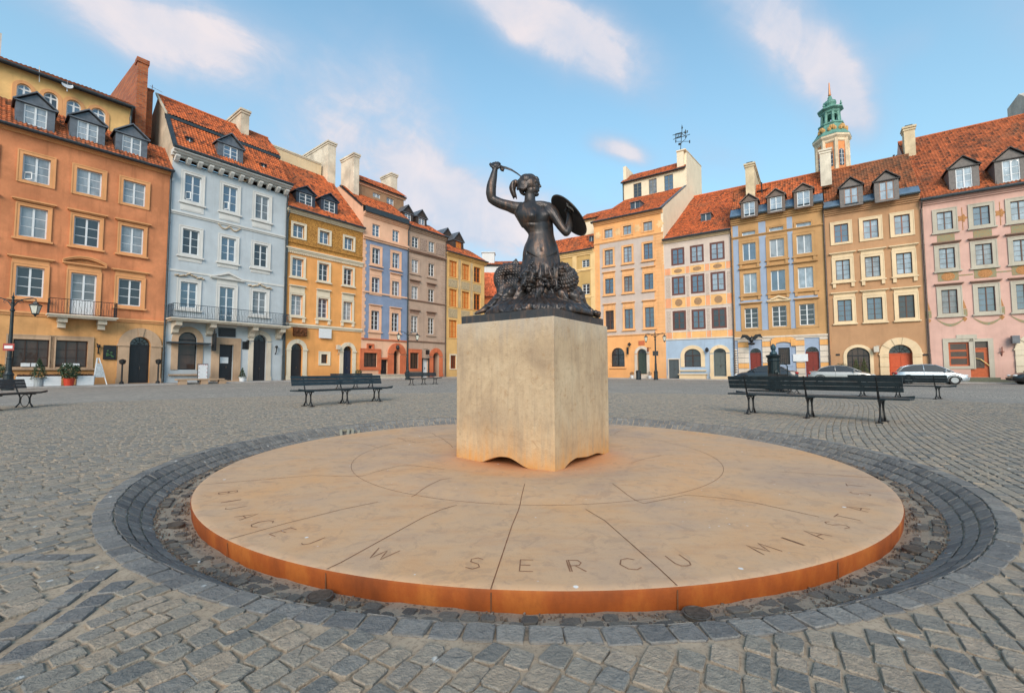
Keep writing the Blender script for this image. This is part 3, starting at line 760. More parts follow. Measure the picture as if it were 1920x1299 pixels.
WR = random.Random(11)
G_half = glass_mat('pane_lace', (0.22, 0.23, 0.24, 1), 0.06)
class House:
    def __init__(s, name, label, F, s0, s1, ztop, wallmat, base=0.0, root=None):
        s.F = F; s.s0 = s0; s.s1 = s1; s.z0 = base; s.zt = ztop; s.wallmat = wallmat
        c = F.P((s0+s1)/2, 0, base); s.root = root or empty(name, c, label, 'house')
        s.open = []; s.zones = []; s.mats = [wallmat]
    def mat(s, m):
        if m not in s.mats: s.mats.append(m)
        return s.mats.index(m)
    def zone(s, s0, s1, z0, z1, m): s.zones.append((s0, s1, z0, z1, s.mat(m)))
    def T(s): return lambda a, n, z: s.F.P(a, n, z)
    def opening(s, s0, s1, z0, z1, rise=0.0, depth=0.22): s.open.append((s0, s1, z0, z1, rise, depth))
    def wall(s):
        F = s.F; mb = MB(); S = {s.s0, s.s1}; Z = {s.z0 - 0.6, s.zt}
        for o in s.open: S |= {o[0], o[1]}; Z |= {o[2], o[3]}
        for o in s.zones: S |= {max(s.s0, min(s.s1, o[0])), max(s.s0, min(s.s1, o[1]))}; Z |= {o[2], o[3]}
        S = sorted(S); Z = sorted(z for z in Z if z <= s.zt + 1e-6)
        for a, b in zip(S, S[1:]):
            if b - a < 1e-5: continue
            for c, d in zip(Z, Z[1:]):
                if d - c < 1e-5: continue
                ms, mz = (a+b)/2, (c+d)/2
                if any(o[0] < ms < o[1] and o[2] < mz < o[3] for o in s.open): continue
                m = 0
                for z in s.zones:
                    if z[0] < ms < z[1] and z[2] < mz < z[3]: m = z[4]
                mb.poly([F.P(a, 0, c), F.P(b, 0, c), F.P(b, 0, d), F.P(a, 0, d)], m)
        for o in s.open:
            a, b, c, d, rise, dep = o; m = 0
            for z in s.zones:
                if z[0] < (a+b)/2 < z[1] and z[2] < (c+d)/2 < z[3]: m = z[4]
            if rise:
                ar = arch_pts(a, b, d - rise, rise); k = len(ar)//2
                mb.poly([F.P(b, 0, d)] + [F.P(x, 0, z) for x, z in ar[k::-1]][::1], m)
                mb.poly([F.P(a, 0, d)] + [F.P(x, 0, z) for x, z in ar[:k-1:-1]][::1], m)
                for (x0, z0), (x1, z1) in zip(ar, ar[1:]):
                    mb.poly([F.P(x0, 0, z0), F.P(x1, 0, z1), F.P(x1, -dep, z1), F.P(x0, -dep, z0)], m)
                top = d - rise
            else:
                top = d; mb.poly([F.P(a, 0, d), F.P(b, 0, d), F.P(b, -dep, d), F.P(a, -dep, d)], m)
            mb.poly([F.P(a, 0, c), F.P(a, -dep, c), F.P(a, -dep, top), F.P(a, 0, top)], m)
            mb.poly([F.P(b, 0, c), F.P(b, 0, top), F.P(b, -dep, top), F.P(b, -dep, c)], m)
            mb.poly([F.P(a, 0, c), F.P(b, 0, c), F.P(b, -dep, c), F.P(a, -dep, c)], m)
        s.wallobj = mb.build('wall', s.mats, s.root)
        return s.wallobj
    def sub(s, n, s0, s1, z0, zt, mat):
        """an upper storey set back by n, same house"""
        F2 = Fac(s.F.o.xy + (s.F.n * n).xy, s.F.d.xy); h = House('', '', F2, s0, s1, zt, mat, z0, root=s.root); return h
    def slope_px(s, x, y, n0, z0, sl):
        """pixel on the roof slope rising sl from (n0,z0) -> (s, n, z)"""
        nv = s.F.n * sl + Vector((0, 0, 1)); p = at_plane(x, y, s.F.P(0, n0, z0), nv)
        return ((p - s.F.o).dot(s.F.d), (p - s.F.o).dot(s.F.n), p.z)
    def flank(s, prof, m_side, name='side_wall', ridge=None, tile=None):
        """closed body behind the facade from the cross-section prof [(n,z)...] (front foot first)"""
        F = s.F; mb = MB()
        A = [F.P(s.s0, n, z) for n, z in prof]; B = [F.P(s.s1, n, z) for n, z in prof]
        mb.poly(A); mb.poly(B[::-1])
        mb.poly([A[-1], A[0], B[0], B[-1]])
        mb.poly([A[-2], A[-1], B[-1], B[-2]])
        o = mb.build(name, m_side, s.root)
        if ridge is not None:
            rb = MB()
            for k in range(ridge, len(prof)-2):
                o_ = Vector((0, 0, .04)); rb.poly([A[k]+o_, B[k]+o_, B[k+1]+o_, A[k+1]+o_])
            rb.build('roof_back', tile or T_or, s.root)
        return o
    def box(s, mb, a0, a1, n0, n1, z0, z1, mat=0): mb.box(a0, a1, n0, n1, z0, z1, mat, s.T())
    def moulding(s, name, mat, z, h, out, a0=None, a1=None, steps=2, dn=0.0, slope=None):
        a0 = s.s0 if a0 is None else a0; a1 = s.s1 if a1 is None else a1
        mb = MB()
        for k in range(steps):
            o = out * (k + 1) / steps
            s.box(mb, a0, a1, -0.05, o + dn, z + h*k/steps, z + h*(k+1)/steps)
        return mb.build(name, mat, s.root)
    def roof(s, a0, a1, n0, z0, n1, z1, mat, name='roof', under=None, thick=0.12, clip=None):
        """pantiled slope from (n0,z0) eave to (n1,z1) top: real rolls and steps"""
        F = s.F; L = math.hypot(n1-n0, z1-z0); dn, dz = (n1-n0)/L, (z1-z0)/L; un, uz = -dz*1.0, dn*1.0
        un, uz = (dz, -dn)            # outward normal in (n,z)
        if uz < 0: un, uz = -un, -uz
        mb = MB(); W = a1 - a0; per = 0.22; sub = 6; nu = max(2, int(W/per*sub)); rows_ = max(1, int(L/0.30))
        prev = None
        def line(v, lift):
            r = []
            for i in range(nu+1):
                u = W*i/nu; ph = (u/per) % 1.0
                h = 0.045*(0.5 + 0.5*math.cos(2*PI*ph))**0.8 + lift
                h += .022*math.sin(u*.9 + v*.5 + a0) + .012*math.sin(u*2.3 - v*1.1) + random.uniform(-.006, .006)
                r.append(mb.vert(F.P(a0+u, n0 + dn*v + un*h, z0 + dz*v + uz*h)))
            return r
        for k in range(rows_):
            v0, v1 = L*k/rows_, L*(k+1)/rows_
            lo = line(v0, 0.03); hi = line(v1, 0.0)
            if prev is not None:
                for i in range(nu): mb.face((prev[i], prev[i+1], lo[i+1], lo[i]), 0, [(W*i/nu, v0), (W*(i+1)/nu, v0), (W*(i+1)/nu, v0+.01), (W*i/nu, v0+.01)])
            for i in range(nu): mb.face((lo[i], lo[i+1], hi[i+1], hi[i]), 0, [(W*i/nu, v0+.01), (W*(i+1)/nu, v0+.01), (W*(i+1)/nu, v1-.01), (W*i/nu, v1-.01)])
            prev = hi
        # board under the tiles
        e = 0.004
        c = [F.P(a, n0 + dn*v + un*h, z0 + dz*v + uz*h) for h in (-thick-.04, -e-.04) for a, v in ((a0, 0), (a1, 0), (a1, L), (a0, L))]
        mb.hexa(c, 1)
        o = mb.build(name, [mat, under or M_gutter], s.root)
        return o
    def ridge(s, a0, a1, n, z, mat, r=0.11):
        mb = MB(); k = int((a1-a0)/0.36)+1; w = (a1-a0)/k
        for i in range(k):
            mb.tube([s.F.P(a0+i*w, n, z), s.F.P(a0+(i+1)*w+.02, n, z+.02)], [r, r*.88], 10)
        return mb.build('ridge', mat, s.root)
    def gutter(s, z, n, a0=None, a1=None, mat=None, r=0.09):
        a0 = s.s0 if a0 is None else a0; a1 = s.s1 if a1 is None else a1
        mb = MB(); mb.tube([s.F.P(a0, n, z), s.F.P(a1, n, z)], r, 8)
        return mb.build('gutter', mat or M_gutter, s.root)
    def pipe(s, a, ztop, n=0.14, mat=None, zb=None, over=0.4):
        mb = MB(); zb = s.z0 + .05 if zb is None else zb
        mb.tube([s.F.P(a, over, ztop+.05), s.F.P(a, over, ztop-.15), s.F.P(a, n, ztop-.6), s.F.P(a, n, zb+2.2)], 0.065, 8)
        mb.tube([s.F.P(a, n, zb+2.25), s.F.P(a, n, zb)], 0.085, 8)
        for k in range(5):
            z = zb + 2.5 + (ztop-zb-3.3)*k/4; mb.tube([s.F.P(a, n, z), s.F.P(a, n, z+.06)], 0.085, 8)
        return mb.build('drainpipe', mat or M_gutter, s.root)
    def chimney(s, a0, a1, n0, n1, z0, z1, mat, cap=True, pot=False):
        mb = MB(); s.box(mb, a0, a1, n1, n0, z0, z1)
        if cap:
            s.box(mb, a0-.07, a1+.07, n1-.07, n0+.07, z1-.34, z1-.18); s.box(mb, a0-.13, a1+.13, n1-.13, n0+.13, z1-.12, z1+.06)
        o = mb.build('chimney', mat, s.root)
        if pot:
            p = MB(); s.box(p, a0+.12, a1-.12, n0-.5, n0-.1, z1+.06, z1+.24); p.build('chimney_pot', M_iron, o)
        return o
    # ------------------------------------------------------------ windows
    def window(s, a0, a1, z0, z1, frame=None, pane=None, rows=3, cols=2, trim=None, tw=0.16, hood=None, sill=True, hoodmat=None, rise=0.0, depth=0.2,
               open_sash=False, tp=0.06, hw=0.25, hgap=0.28, name='window', mull=0.10, bars=0.035, cut=True, apron=0.0, brackets=False, fw=0.07):
        F = s.F; frame = frame or M_white; pane = pane or G_dark
        rr_ = WR.random()
        if pane in (G_dark, G_curt, G_blue, G_bright) and name == 'window' and rr_ < .3:
            pane = {G_dark: (G_half, G_blue), G_curt: (G_half, G_dark), G_blue: (G_dark, G_half), G_bright: (G_curt, G_blue)}[pane][int(rr_ > .15)]
        if cut: s.opening(a0, a1, z0, z1, rise, depth)
        nf = -depth + 0.09; mb = MB(); T = s.T()
        zt = z1 - rise
        def bx(x0, x1, q0, q1, n0=nf-.06, n1=nf): s.box(mb, x0, x1, n0, n1, q0, q1)
        bx(a0, a0+fw, z0, zt); bx(a1-fw, a1, z0, zt); bx(a0+fw, a1-fw, z0, z0+fw)
        if rise:
            ar = arch_pts(a0, a1, zt, rise); ai = arch_pts(a0+fw, a1-fw, zt, rise-fw)
            for k in range(len(ar)-1):
                c = [F.P(ar[k][0], nf-.06, ar[k][1]), F.P(ar[k+1][0], nf-.06, ar[k+1][1]), F.P(ar[k+1][0], nf, ar[k+1][1]), F.P(ar[k][0], nf, ar[k][1]),
                     F.P(ai[k][0], nf-.06, ai[k][1]), F.P(ai[k+1][0], nf-.06, ai[k+1][1]), F.P(ai[k+1][0], nf, ai[k+1][1]), F.P(ai[k][0], nf, ai[k][1])]
                mb.hexa(c)
            bx(a0+fw, a1-fw, zt-.05, zt+.05)
        else: bx(a0+fw, a1-fw, z1-fw, z1)
        W = a1 - a0; zt2 = zt - (.05 if rise else fw)
        for c in range(1, cols):
            x = a0 + W*c/cols; m_ = mull if (cols == 2 or c == cols//2) else bars*1.4
            bx(x-m_/2, x+m_/2, z0+fw, zt2, nf-.05, nf+.012)
            if rise: bx(x-m_/3, x+m_/3, zt+.05, z1-fw*.6, nf-.05, nf-.004)
        for r in range(1, rows):
            z = z0 + fw + (zt2-z0-fw)*r/rows
            xs = [a0+fw] + [a0 + W*c/cols for c in range(1, cols)] + [a1-fw]
            for i in range(len(xs)-1):
                l = xs[i] + (mull/2 if i else 0); rr = xs[i+1] - (mull/2 if i < len(xs)-2 else 0)
                bx(l, rr, z-bars/2, z+bars/2, nf-.045, nf-.012)
        if open_sash:
            sh = (zt2-z0-fw)/3; q = MB()
        wo = mb.build(name, frame, s.root)
        if open_sash:
            # lower light standing ajar
            q = MB(); x0 = a0+fw+.02; x1 = a0+W/2-mull/2-.02
            zz0, zz1 = z0+fw, z0+fw+sh*0.95
            def TT(a, n, z): return F.P(x0 + (a-x0)*0.72, n + (a-x0)*0.70, z)
            for (p0, p1, r0, r1) in ((x0, x1, zz0, zz0+.05), (x0, x1, zz1-.05, zz1), (x0, x0+.05, zz0, zz1), (x1-.05, x1, zz0, zz1)):
                q.box(p0, p1, nf, nf+.04, r0, r1, 0, TT)
            q.build('vent_light', frame, wo)
        pm = MB(); e = 0.03; g = nf - .03
        if rise:
            pts = [F.P(a0+e, g, z0+e), F.P(a1-e, g, z0+e)] + [F.P(x, g, z) for x, z in arch_pts(a0+e, a1-e, zt, rise-e)]
            pm.poly(pts)
        else: pm.poly([F.P(a0+e, g, z0+e), F.P(a1-e, g, z0+e), F.P(a1-e, g, z1-e), F.P(a0+e, g, z1-e)])
        pm.build('pane', pane, wo)
        if trim is not None:
            tm = MB()
            if rise:
                ar = arch_pts(a0, a1, zt, rise, 16); ao = arch_pts(a0-tw, a1+tw, zt, rise+tw, 16)
                for k in range(16):
                    tm.hexa([F.P(ar[k][0], 0.0, ar[k][1]), F.P(ar[k+1][0], 0.0, ar[k+1][1]), F.P(ao[k+1][0], 0.0, ao[k+1][1]), F.P(ao[k][0], 0.0, ao[k][1]),
                             F.P(ar[k][0], tp, ar[k][1]), F.P(ar[k+1][0], tp, ar[k+1][1]), F.P(ao[k+1][0], tp, ao[k+1][1]), F.P(ao[k][0], tp, ao[k][1])])
                s.box(tm, a0-tw, a0, 0, tp, z0, zt); s.box(tm, a1, a1+tw, 0, tp, z0, zt)
            else:
                s.box(tm, a0-tw, a0, 0, tp, z0-tw*.8, z1+tw); s.box(tm, a1, a1+tw, 0, tp, z0-tw*.8, z1+tw); s.box(tm, a0, a1, 0, tp, z1, z1+tw)
                s.box(tm, a0, a1, 0, tp, z0-tw*.8, z0)
                s.box(tm, a0-tw-.03, a0-tw+.04, tp, tp+.025, z0-tw*.8, z1+tw+.03); s.box(tm, a1+tw-.04, a1+tw+.03, tp, tp+.025, z0-tw*.8, z1+tw+.03)
                s.box(tm, a0-tw+.04, a1+tw-.04, tp, tp+.025, z1+tw-.04, z1+tw+.03)
            if sill:
                s.box(tm, a0-tw-.12, a1+tw+.12, 0, tp+.12, z0-tw*.8-.12, z0-tw*.8)
                if brackets:
                    for x in (a0-tw*.6, a1+tw*.6): s.box(tm, x-.12, x+.12, 0, tp+.07, z0-tw*.8-.5, z0-tw*.8-.12)
            if apron:
                s.box(tm, a0-tw, a1+tw, 0, .04, z0-tw*.8-.12-apron, z0-tw*.8-.12)
                s.box(tm, a0-tw*.4, a1+tw*.4, .04, .06, z0-tw*.8-.04-apron, z0-tw*.8-.2)
            tm.build('surround', trim, wo)
        if hood:
            hm = MB(); zh = z1 + (tw if trim is not None else 0) + hgap; x0, x1 = a0-tw-hw, a1+tw+hw; c = (x0+x1)/2
            if hgap > .12: s.box(hm, a0-tw, a1+tw, 0, tp*.7, z1+(tw if trim is not None else 0)+.03, zh)
            s.box(hm, x0+.08, x1-.08, 0, .14, zh, zh+.07); s.box(hm, x0, x1, 0, .24, zh+.07, zh+.15)
            if hood == 'arc':
                k = 16
                for j, (d0, d1, out) in enumerate(((0.0, 0.10, .22), (.10, .17, .28))):
                    for i in range(k):
                        f = lambda q, dd: (x0 + (x1-x0)*q/k, zh + .15 + dd + (x1-x0)*0.16*(1-((q/k)*2-1)**2))
                        p, q_, r_, t_ = f(i, d0), f(i+1, d0), f(i+1, d1), f(i, d1)
                        hm.hexa([F.P(p[0], 0, p[1]), F.P(q_[0], 0, q_[1]), F.P(q_[0], out, q_[1]), F.P(p[0], out, p[1]), F.P(t_[0], 0, t_[1]), F.P(r_[0], 0, r_[1]), F.P(r_[0], out, r_[1]), F.P(t_[0], out, t_[1])])
                        hm.poly([F.P(p[0], .05, zh+.15), F.P(q_[0], .05, zh+.15), F.P(q_[0], .05, q_[1]), F.P(p[0], .05, p[1])])
            if hood == 'gable':
                H = (x1-x0)*0.20; zb = zh + .15
                hm.prism([(x0+.15, zb), (x1-.15, zb), (c, zb+H-.1)], 0, .07, T)
                for sg in (1, -1):
                    e0 = x0 if sg > 0 else x1
                    hm.prism([(e0, zb), (e0 + sg*.25, zb), (c, zb+H-.12), (c, zb+H+.06)], 0, .27, T)
            hm.build('hood', hoodmat or trim or M_stonew, wo)
        return wo
    def door(s, a0, a1, z0, z1, mat, rise=0.0, portal=None, pw=0.35, depth=0.35, transom=None, glazed=False, fan=None, voussoirs=0, pp=0.10, panels=True, cut=True, imposts=True):
        F = s.F; T = s.T()
        if cut: s.opening(a0, a1, z0, z1, rise, depth)
        zt = z1 - rise; split = transom if transom else zt; nd = -depth+.1
        mb = MB(); c = (a0+a1)/2
        s.box(mb, a0, a1, nd-.06, nd, z0, split-.04)
        if panels:
            for x0, x1 in ((a0+.12, c-.06), (c+.06, a1-.12)):
                for q0, q1 in ((.06, .42), (.50, .92)):
                    h = split - z0; s.box(mb, x0, x1, nd+.001, nd+.03, z0+h*q0, z0+h*q1)
        s.box(mb, a0, a1, nd-.05, nd+.04, split-.04, split+.05)
        d = mb.build('door', mat, s.root)
        h = MB(); s.box(h, c+.05, c+.09, nd+.03, nd+.09, z0+.98, z0+1.18); h.build('handle', M_drain, d)
        if rise or transom:
            q = MB()
            if rise: q.poly([F.P(x, nd-.02, z) for x, z in ([(a0, split+.05), (a1, split+.05)] + arch_pts(a0, a1, zt, rise))] )
            else: q.poly([F.P(a0, nd-.02, split), F.P(a1, nd-.02, split), F.P(a1, nd-.02, z1), F.P(a0, nd-.02, z1)])
            f = q.build('fanlight', fan or G_dark, d)
            if rise:
                q = MB(); R = (a1-a0)/2
                for k in range(1, 6):
                    an = PI*k/6; q.tube([F.P(c, nd, split+.05), F.P(c+R*.95*math.cos(an), nd, zt+rise*.95*math.sin(an))], .018, 5)
                q.tube([F.P(c+R*.5*math.cos(PI*k/10), nd, split+.05+(rise)*.5*math.sin(PI*k/10)) for k in range(11)], .016, 5)
                q.build('grille', M_iron, d)
        if portal is not None:
            tm = MB()
            if rise:
                nv = voussoirs or 12; K = nv*3
                ar = arch_pts(a0, a1, zt, rise, K); ao = arch_pts(a0-pw, a1+pw, zt, rise+pw, K)
                for k in range(K):
                    p = pp + (0.05 if voussoirs and (k//3) % 2 == 0 else 0) + (.06 if (not voussoirs and abs(k-K/2+.5) < 2) else 0)
                    tm.hexa([F.P(ar[k][0], 0, ar[k][1]), F.P(ar[k+1][0], 0, ar[k+1][1]), F.P(ao[k+1][0], 0, ao[k+1][1]), F.P(ao[k][0], 0, ao[k][1]),
                             F.P(ar[k][0], p, ar[k][1]), F.P(ar[k+1][0], p, ar[k+1][1]), F.P(ao[k+1][0], p, ao[k+1][1]), F.P(ao[k][0], p, ao[k][1])])
                if imposts:
                    s.box(tm, a0-pw-.06, a0+.0, 0, pp+.07, zt-.10, zt+.04); s.box(tm, a1, a1+pw+.06, 0, pp+.07, zt-.10, zt+.04)
                zj = zt - .10
            else:
                s.box(tm, a0-pw, a1+pw, 0, pp, z1, z1+pw); zj = z1
            if voussoirs:
                z = z0 - .05; k = 0
                while z < zj - .05:
                    zz = min(z+.42, zj-.002); p = pp + (.05 if k % 2 else 0); s.box(tm, a0-pw, a0, 0, p, z, zz); s.box(tm, a1, a1+pw, 0, p, z, zz); z = zz + .003; k += 1
            else:
                s.box(tm, a0-pw, a0, 0, pp, z0-.05, zj); s.box(tm, a1, a1+pw, 0, pp, z0-.05, zj)
                s.box(tm, a0-pw-.05, a0-.01, 0, pp+.05, z0-.05, z0+.35); s.box(tm, a1+.01, a1+pw+.05, 0, pp+.05, z0-.05, z0+.35)
            tm.build('portal', portal, d)
        return d
    def dormer(s, px0, py0, px1, py1, peak_py, rn0, rz0, slope, frame=None, pane=None, mat=None, side=0.28, rows=2, cols=2, roofmat=None, flat=False, dz=0.0):
        """window rectangle in the picture; stands where its sill meets the roof slope"""
        F = s.F
        n = rn0
        for _ in range(30):
            a0, z1 = F.px(px0, py0, n); a1, z0 = F.px(px1, py1, n); n2 = rn0 - (z0 - rz0 - .05)/slope; n = n*.5 + n2*.5
        a0, z1 = F.px(px0, py0, n); a1, z0 = F.px(px1, py1, n); 
        am, zm1 = F.px((px0+px1)/2, (py0*.5+py1*.5) - abs(py1-py0)*.5, n)
        _, zpk = F.px((px0+px1)/2, peak_py, n)
        W = a1-a0; T = s.T(); b0, b1 = a0-side, a1+side
        ze = z1 + .10; zpk = max(zpk, ze + .25)
        back = lambda z: rn0 - (z - rz0)/slope - .05
        mb = MB(); mat = mat or M_zinc
        s.box(mb, b0, a0, n-.12, n, z0-.15, ze); s.box(mb, a1, b1, n-.12, n, z0-.15, ze); s.box(mb, a0, a1, n-.12, n, z1, ze); s.box(mb, a0, a1, n-.12, n, z0-.15, z0)
        for x0, x1 in ((b0, b0+.06), (b1-.06, b1)):
            mb.prism([(n-.12, z0-.15), (n-.12, ze), (back(ze), ze), (back(z0-.15), z0-.15)], x0, x1, lambda a, d_, b: F.P(d_, a, b))
        c = (b0+b1)/2
        mb.prism([(b0+.02, ze), (b1-.02, ze), (c, zpk-.08)], n-.14, n-.03, T)
        dm = mb.build('dormer', mat, s.root)
        r = MB(); ov = .14; bp = back(zpk) - .1
        for sg in (-1, 1):
            e = b0-ov if sg < 0 else b1+ov; zE = ze - .05
            r.hexa([F.P(e, n+.16, zE), F.P(c, n+.16, zpk), F.P(c, bp, zpk), F.P(e, back(zE)-.1, zE), F.P(e, n+.16, zE+.09), F.P(c, n+.16, zpk+.09), F.P(c, bp, zpk+.09), F.P(e, back(zE)-.1, zE+.09)])
        s.box(r, b0-ov+.04, b1+ov-.04, n-.02, n+.12, ze-.06, ze+.015)
        r.build('dormer_roof', roofmat or mat, dm)
        # casement
        keep = s.root; s.root = dm
        w = MB(); fr = frame or M_white; fw = .06
        for q in ((a0, a0+fw, z0, z1), (a1-fw, a1, z0, z1), (a0+fw, a1-fw, z0, z0+fw), (a0+fw, a1-fw, z1-fw, z1)): s.box(w, q[0], q[1], n-.09, n-.03, q[2], q[3])
        for k in range(1, cols): x = a0+W*k/cols; s.box(w, x-.045, x+.045, n-.085, n-.02, z0+fw, z1-fw)
        for k in range(1, rows):
            z = z0+(z1-z0)*k/rows
            for k2 in range(cols):
                l = a0+W*k2/cols+(.045 if k2 else fw); rr = a0+W*(k2+1)/cols-(.045 if k2 < cols-1 else fw); s.box(w, l, rr, n-.08, n-.05, z-.02, z+.02)
        w.build('window_frame', fr, dm)
        pm = MB(); pm.poly([F.P(a0+.02, n-.07, z0+.02), F.P(a1-.02, n-.07, z0+.02), F.P(a1-.02, n-.07, z1-.02), F.P(a0+.02, n-.07, z1-.02)]); pm.build('pane', pane or G_blue, dm)
        s.root = keep
        return dm
    def skylight(s, px0, py0, px1, py1, rn0, rz0, slope, mat=None):
        F = s.F; n = rn0
        for _ in range(30):
            a0, z1 = F.px(px0, py0, n); a1, z0 = F.px(px1, py1, n); n = n*.5 + .5*(rn0 - (z0 - rz0)/slope)
        mb = MB(); back = rn0 - (z1+.1 - rz0)/slope - .1
        for x0, x1 in ((a0, a0+.06), (a1-.06, a1)): mb.prism([(n+.02, z0-.1), (n+.02, z1), (back, z1+.1), (back-.05, z0)], x0, x1, lambda a, d_, b: F.P(d_, a, b))
        s.box(mb, a0+.06, a1-.06, n-.05, n, z0-.1, z0+.05)
        mb.hexa([F.P(a0-.08, n+.12, z1), F.P(a1+.08, n+.12, z1), F.P(a1+.08, back-.1, z1+.16), F.P(a0-.08, back-.1, z1+.16), F.P(a0-.08, n+.12, z1+.06), F.P(a1+.08, n+.12, z1+.06), F.P(a1+.08, back-.1, z1+.22), F.P(a0-.08, back-.1, z1+.22)])
        d = mb.build('skylight', mat or M_zinc, s.root)
        q = MB(); q.poly([F.P(a0+.06, n-.03, z0+.05), F.P(a1-.06, n-.03, z0+.05), F.P(a1-.06, n-.03, z1), F.P(a0+.06, n-.03, z1)]); q.build('pane', G_dark, d)
        c = (a0+a1)/2; q = MB(); s.box(q, c-.03, c+.03, n-.03, n, z0+.05, z1); q.build('window_frame', M_white, d)
    def grid(s, cols, yref, rows, xref):
        """column edges read along one row of windows, row edges along one column -> metres"""
        C = [(s.F.px(a, yref)[0], s.F.px(b, yref)[0]) for a, b in cols]; R = [(s.F.px(xref, b)[1], s.F.px(xref, a)[1]) for a, b in rows]
        return C, R
    def S(s, x, y): return s.F.px(x, y)[0]
    def Z(s, x, y): return s.F.px(x, y)[1]

def chain(start, specs, leftward=False):
    """facade lines one after another; specs: (angle from forward, boundary pixel x,y)"""
    out = []; o = Vector((start[0], start[1]))
    for ang_, bx, by in specs:
        d = Vector((math.sin(math.radians(ang_)), math.cos(math.radians(ang_))))   # direction walked
        r = ray(bx, by); n = Vector((r.y, -r.x))                                   # boundary ray in plan
        tt = -(o.x*n.x + o.y*n.y) / (d.x*n.x + d.y*n.y)
        e = o + d * tt
        if leftward: out.append((Fac(e, o - e), tt))
        else: out.append((Fac(o, e - o), tt))
        o = e
    return out
# ================================================================ left row
P0 = at(306, 716, 33.0)
LCH = chain(P0.xy, [(37.5, 528.5, 712), (38, 676, 710), (38.5, 762, 708), (38.5, 834, 707), (38.5, 908, 705)])
bz = lambda F: gz(F.o.x, F.o.y) + 0.10
COLS = {}
def C(name, r, g, b, **k): return plaster(name, rgb(r, g, b), **k)
# ---- orange house -------------------------------------------------------------------------
F = Fac(P0.xy, (math.sin(math.radians(38.8)), math.cos(math.radians(38.8))))
m_o = C('orange_render', 212, 136, 92, var=.13, dirt=.35); m_y = C('ochre_render', 218, 162, 104, var=.13); m_t = C('ochre_trim', 226, 162, 108, var=.06)
zt = F.px(160, 277)[1]; H = House('town_house', 'orange rendered house with ochre ground floor, dark dormers and arched attic windows above', F, -17, 0, zt, m_o, bz(F))
Cc, Rr_ = H.grid([(34.8, 87.7), (138, 186.3), (227, 269.6)], 435, [(318.8, 364), (409.2, 461.5), (514, 566)], 162)
zb = H.Z(200, 601)
H.zone(-17, 0, H.z0-1, zb, m_y)
w = Cc[1][0] - Cc[0][0]; cols3 = [(Cc[0][0]-w, Cc[0][1]-w)] + Cc
for r, (z0, z1) in enumerate(Rr_):
    for c, (a, b) in enumerate(cols3):
        pane = [G_curt, G_curt, G_dark][r]
        if r == 0: H.window(a, b, z0, z1, pane=pane, trim=m_t, sill=False, tw=.22, open_sash=(c == 1))
        elif r == 1: H.window(a, b, z0, z1, pane=pane, trim=m_t, tw=.17, hood='flat', hw=.2, hgap=.10)
        elif c == 2:
            zd = z0 - 1.05
            H.window(a, b, zd, z1, pane=G_dark, trim=m_t, tw=.2, hood='arc', hw=.25, hgap=.28, sill=False, rows=5, fw=.09)
            q = MB(); H.box(q, a+.09, b-.09, -.13, -.06, zd+.07, z0+.1); q.build('door_panel', M_white, H.root)
            bal = MB(); H.box(bal, a-1.0, b+.95, 0, 1.0, zd-.16, zd); H.box(bal, a-1.08, b+1.03, 0, 1.08, zd-.06, zd+.02)
            for x in (a-.35, b+.3): H.box(bal, x-.22, x+.22, 0, .75, zd-.46, zd-.16); H.box(bal, x-.18, x+.18, 0, .4, zd-.8, zd-.46)
            bo = bal.build('balcony', M_stonew, H.root)
            rl_ = MB()
            def rail_run(mb, Hh, p, q, z, h=1.0, gap=.13):
                p = Vector(p); q = Vector(q); L_ = (q-p).length; n = int(L_/gap)
                for zz in (z+.08, z+h): mb.tube([Hh.F.P(p.x, p.y, zz), Hh.F.P(q.x, q.y, zz)], .022, 5)
                for k in range(n+1):
                    a_ = p.lerp(q, k/n); mb.tube([Hh.F.P(a_.x, a_.y, z+.05), Hh.F.P(a_.x, a_.y, z+h)], .011 if k % 6 else .02, 4, cap=False)
                    if k < n and k % 2 == 0:
                        m = p.lerp(q, (k+.5)/n)
                        mb.tube([Hh.F.P(m.x + (q-p).x/L_*.05*math.sin(t_*2*PI), m.y + (q-p).y/L_*.05*math.sin(t_*2*PI), z+.15+t_*(h-.25)) for t_ in [i/8 for i in range(9)]], .009, 4, cap=False)
            for p, q in (((a-1.0, .05), (a-1.0, 1.0)), ((a-1.0, 1.0), (b+.95, 1.0)), ((b+.95, 1.0), (b+.95, .05))): rail_run(rl_, H, p, q, zd)
            rl_.build('railing', M_iron, bo)
        else: H.window(a, b, z0, z1, pane=pane, trim=m_t, tw=.2, hood='flat', hw=.22, hgap=.28)
# shop windows and the arched gate
for i, (x0, x1) in enumerate(((25, 90.5), (104.5, 162.5))):
    a, z1 = H.F.px(x0, 635 if i == 0 else 637.5); b, z0 = H.F.px(x1, 688); z0 = H.Z(90, 688)
    H.window(a, b, z0, z1, frame=simple('dark_wood', rgb(58, 34, 22), .5), pane=G_shop, cols=3, rows=3, trim=M_stone, tw=.26, sill=False, mull=.05, name='shop_window')
    q = MB()
    for k in range(2):
        x = a + .35 + (b-a-.7)*.5*k; H.box(q, x+.02, x+(b-a-.7)*.5-.02, -.1, .12, z0+.02, z0+.24)
    q.build('window_box', M_white, H.root)
q = MB(); H.box(q, H.S(20, 690)-.4, H.S(165, 690)+.4, 0, .18, H.Z(90, 690)-.12, H.Z(90, 690)); q.build('sill', M_stone, H.root)
a, b = H.S(241, 680), H.S(281, 680); zt_ = H.Z(261, 631.5)
M_black = simple('black_door', (0.012, 0.012, 0.016, 1), .4, var=.2); 
H.door(a, b, H.z0, zt_, M_black, rise=(b-a)/2, portal=M_stone, pw=.62, voussoirs=0, depth=.4)
H.moulding('string_course', m_t, zb-.02, .26, .16)
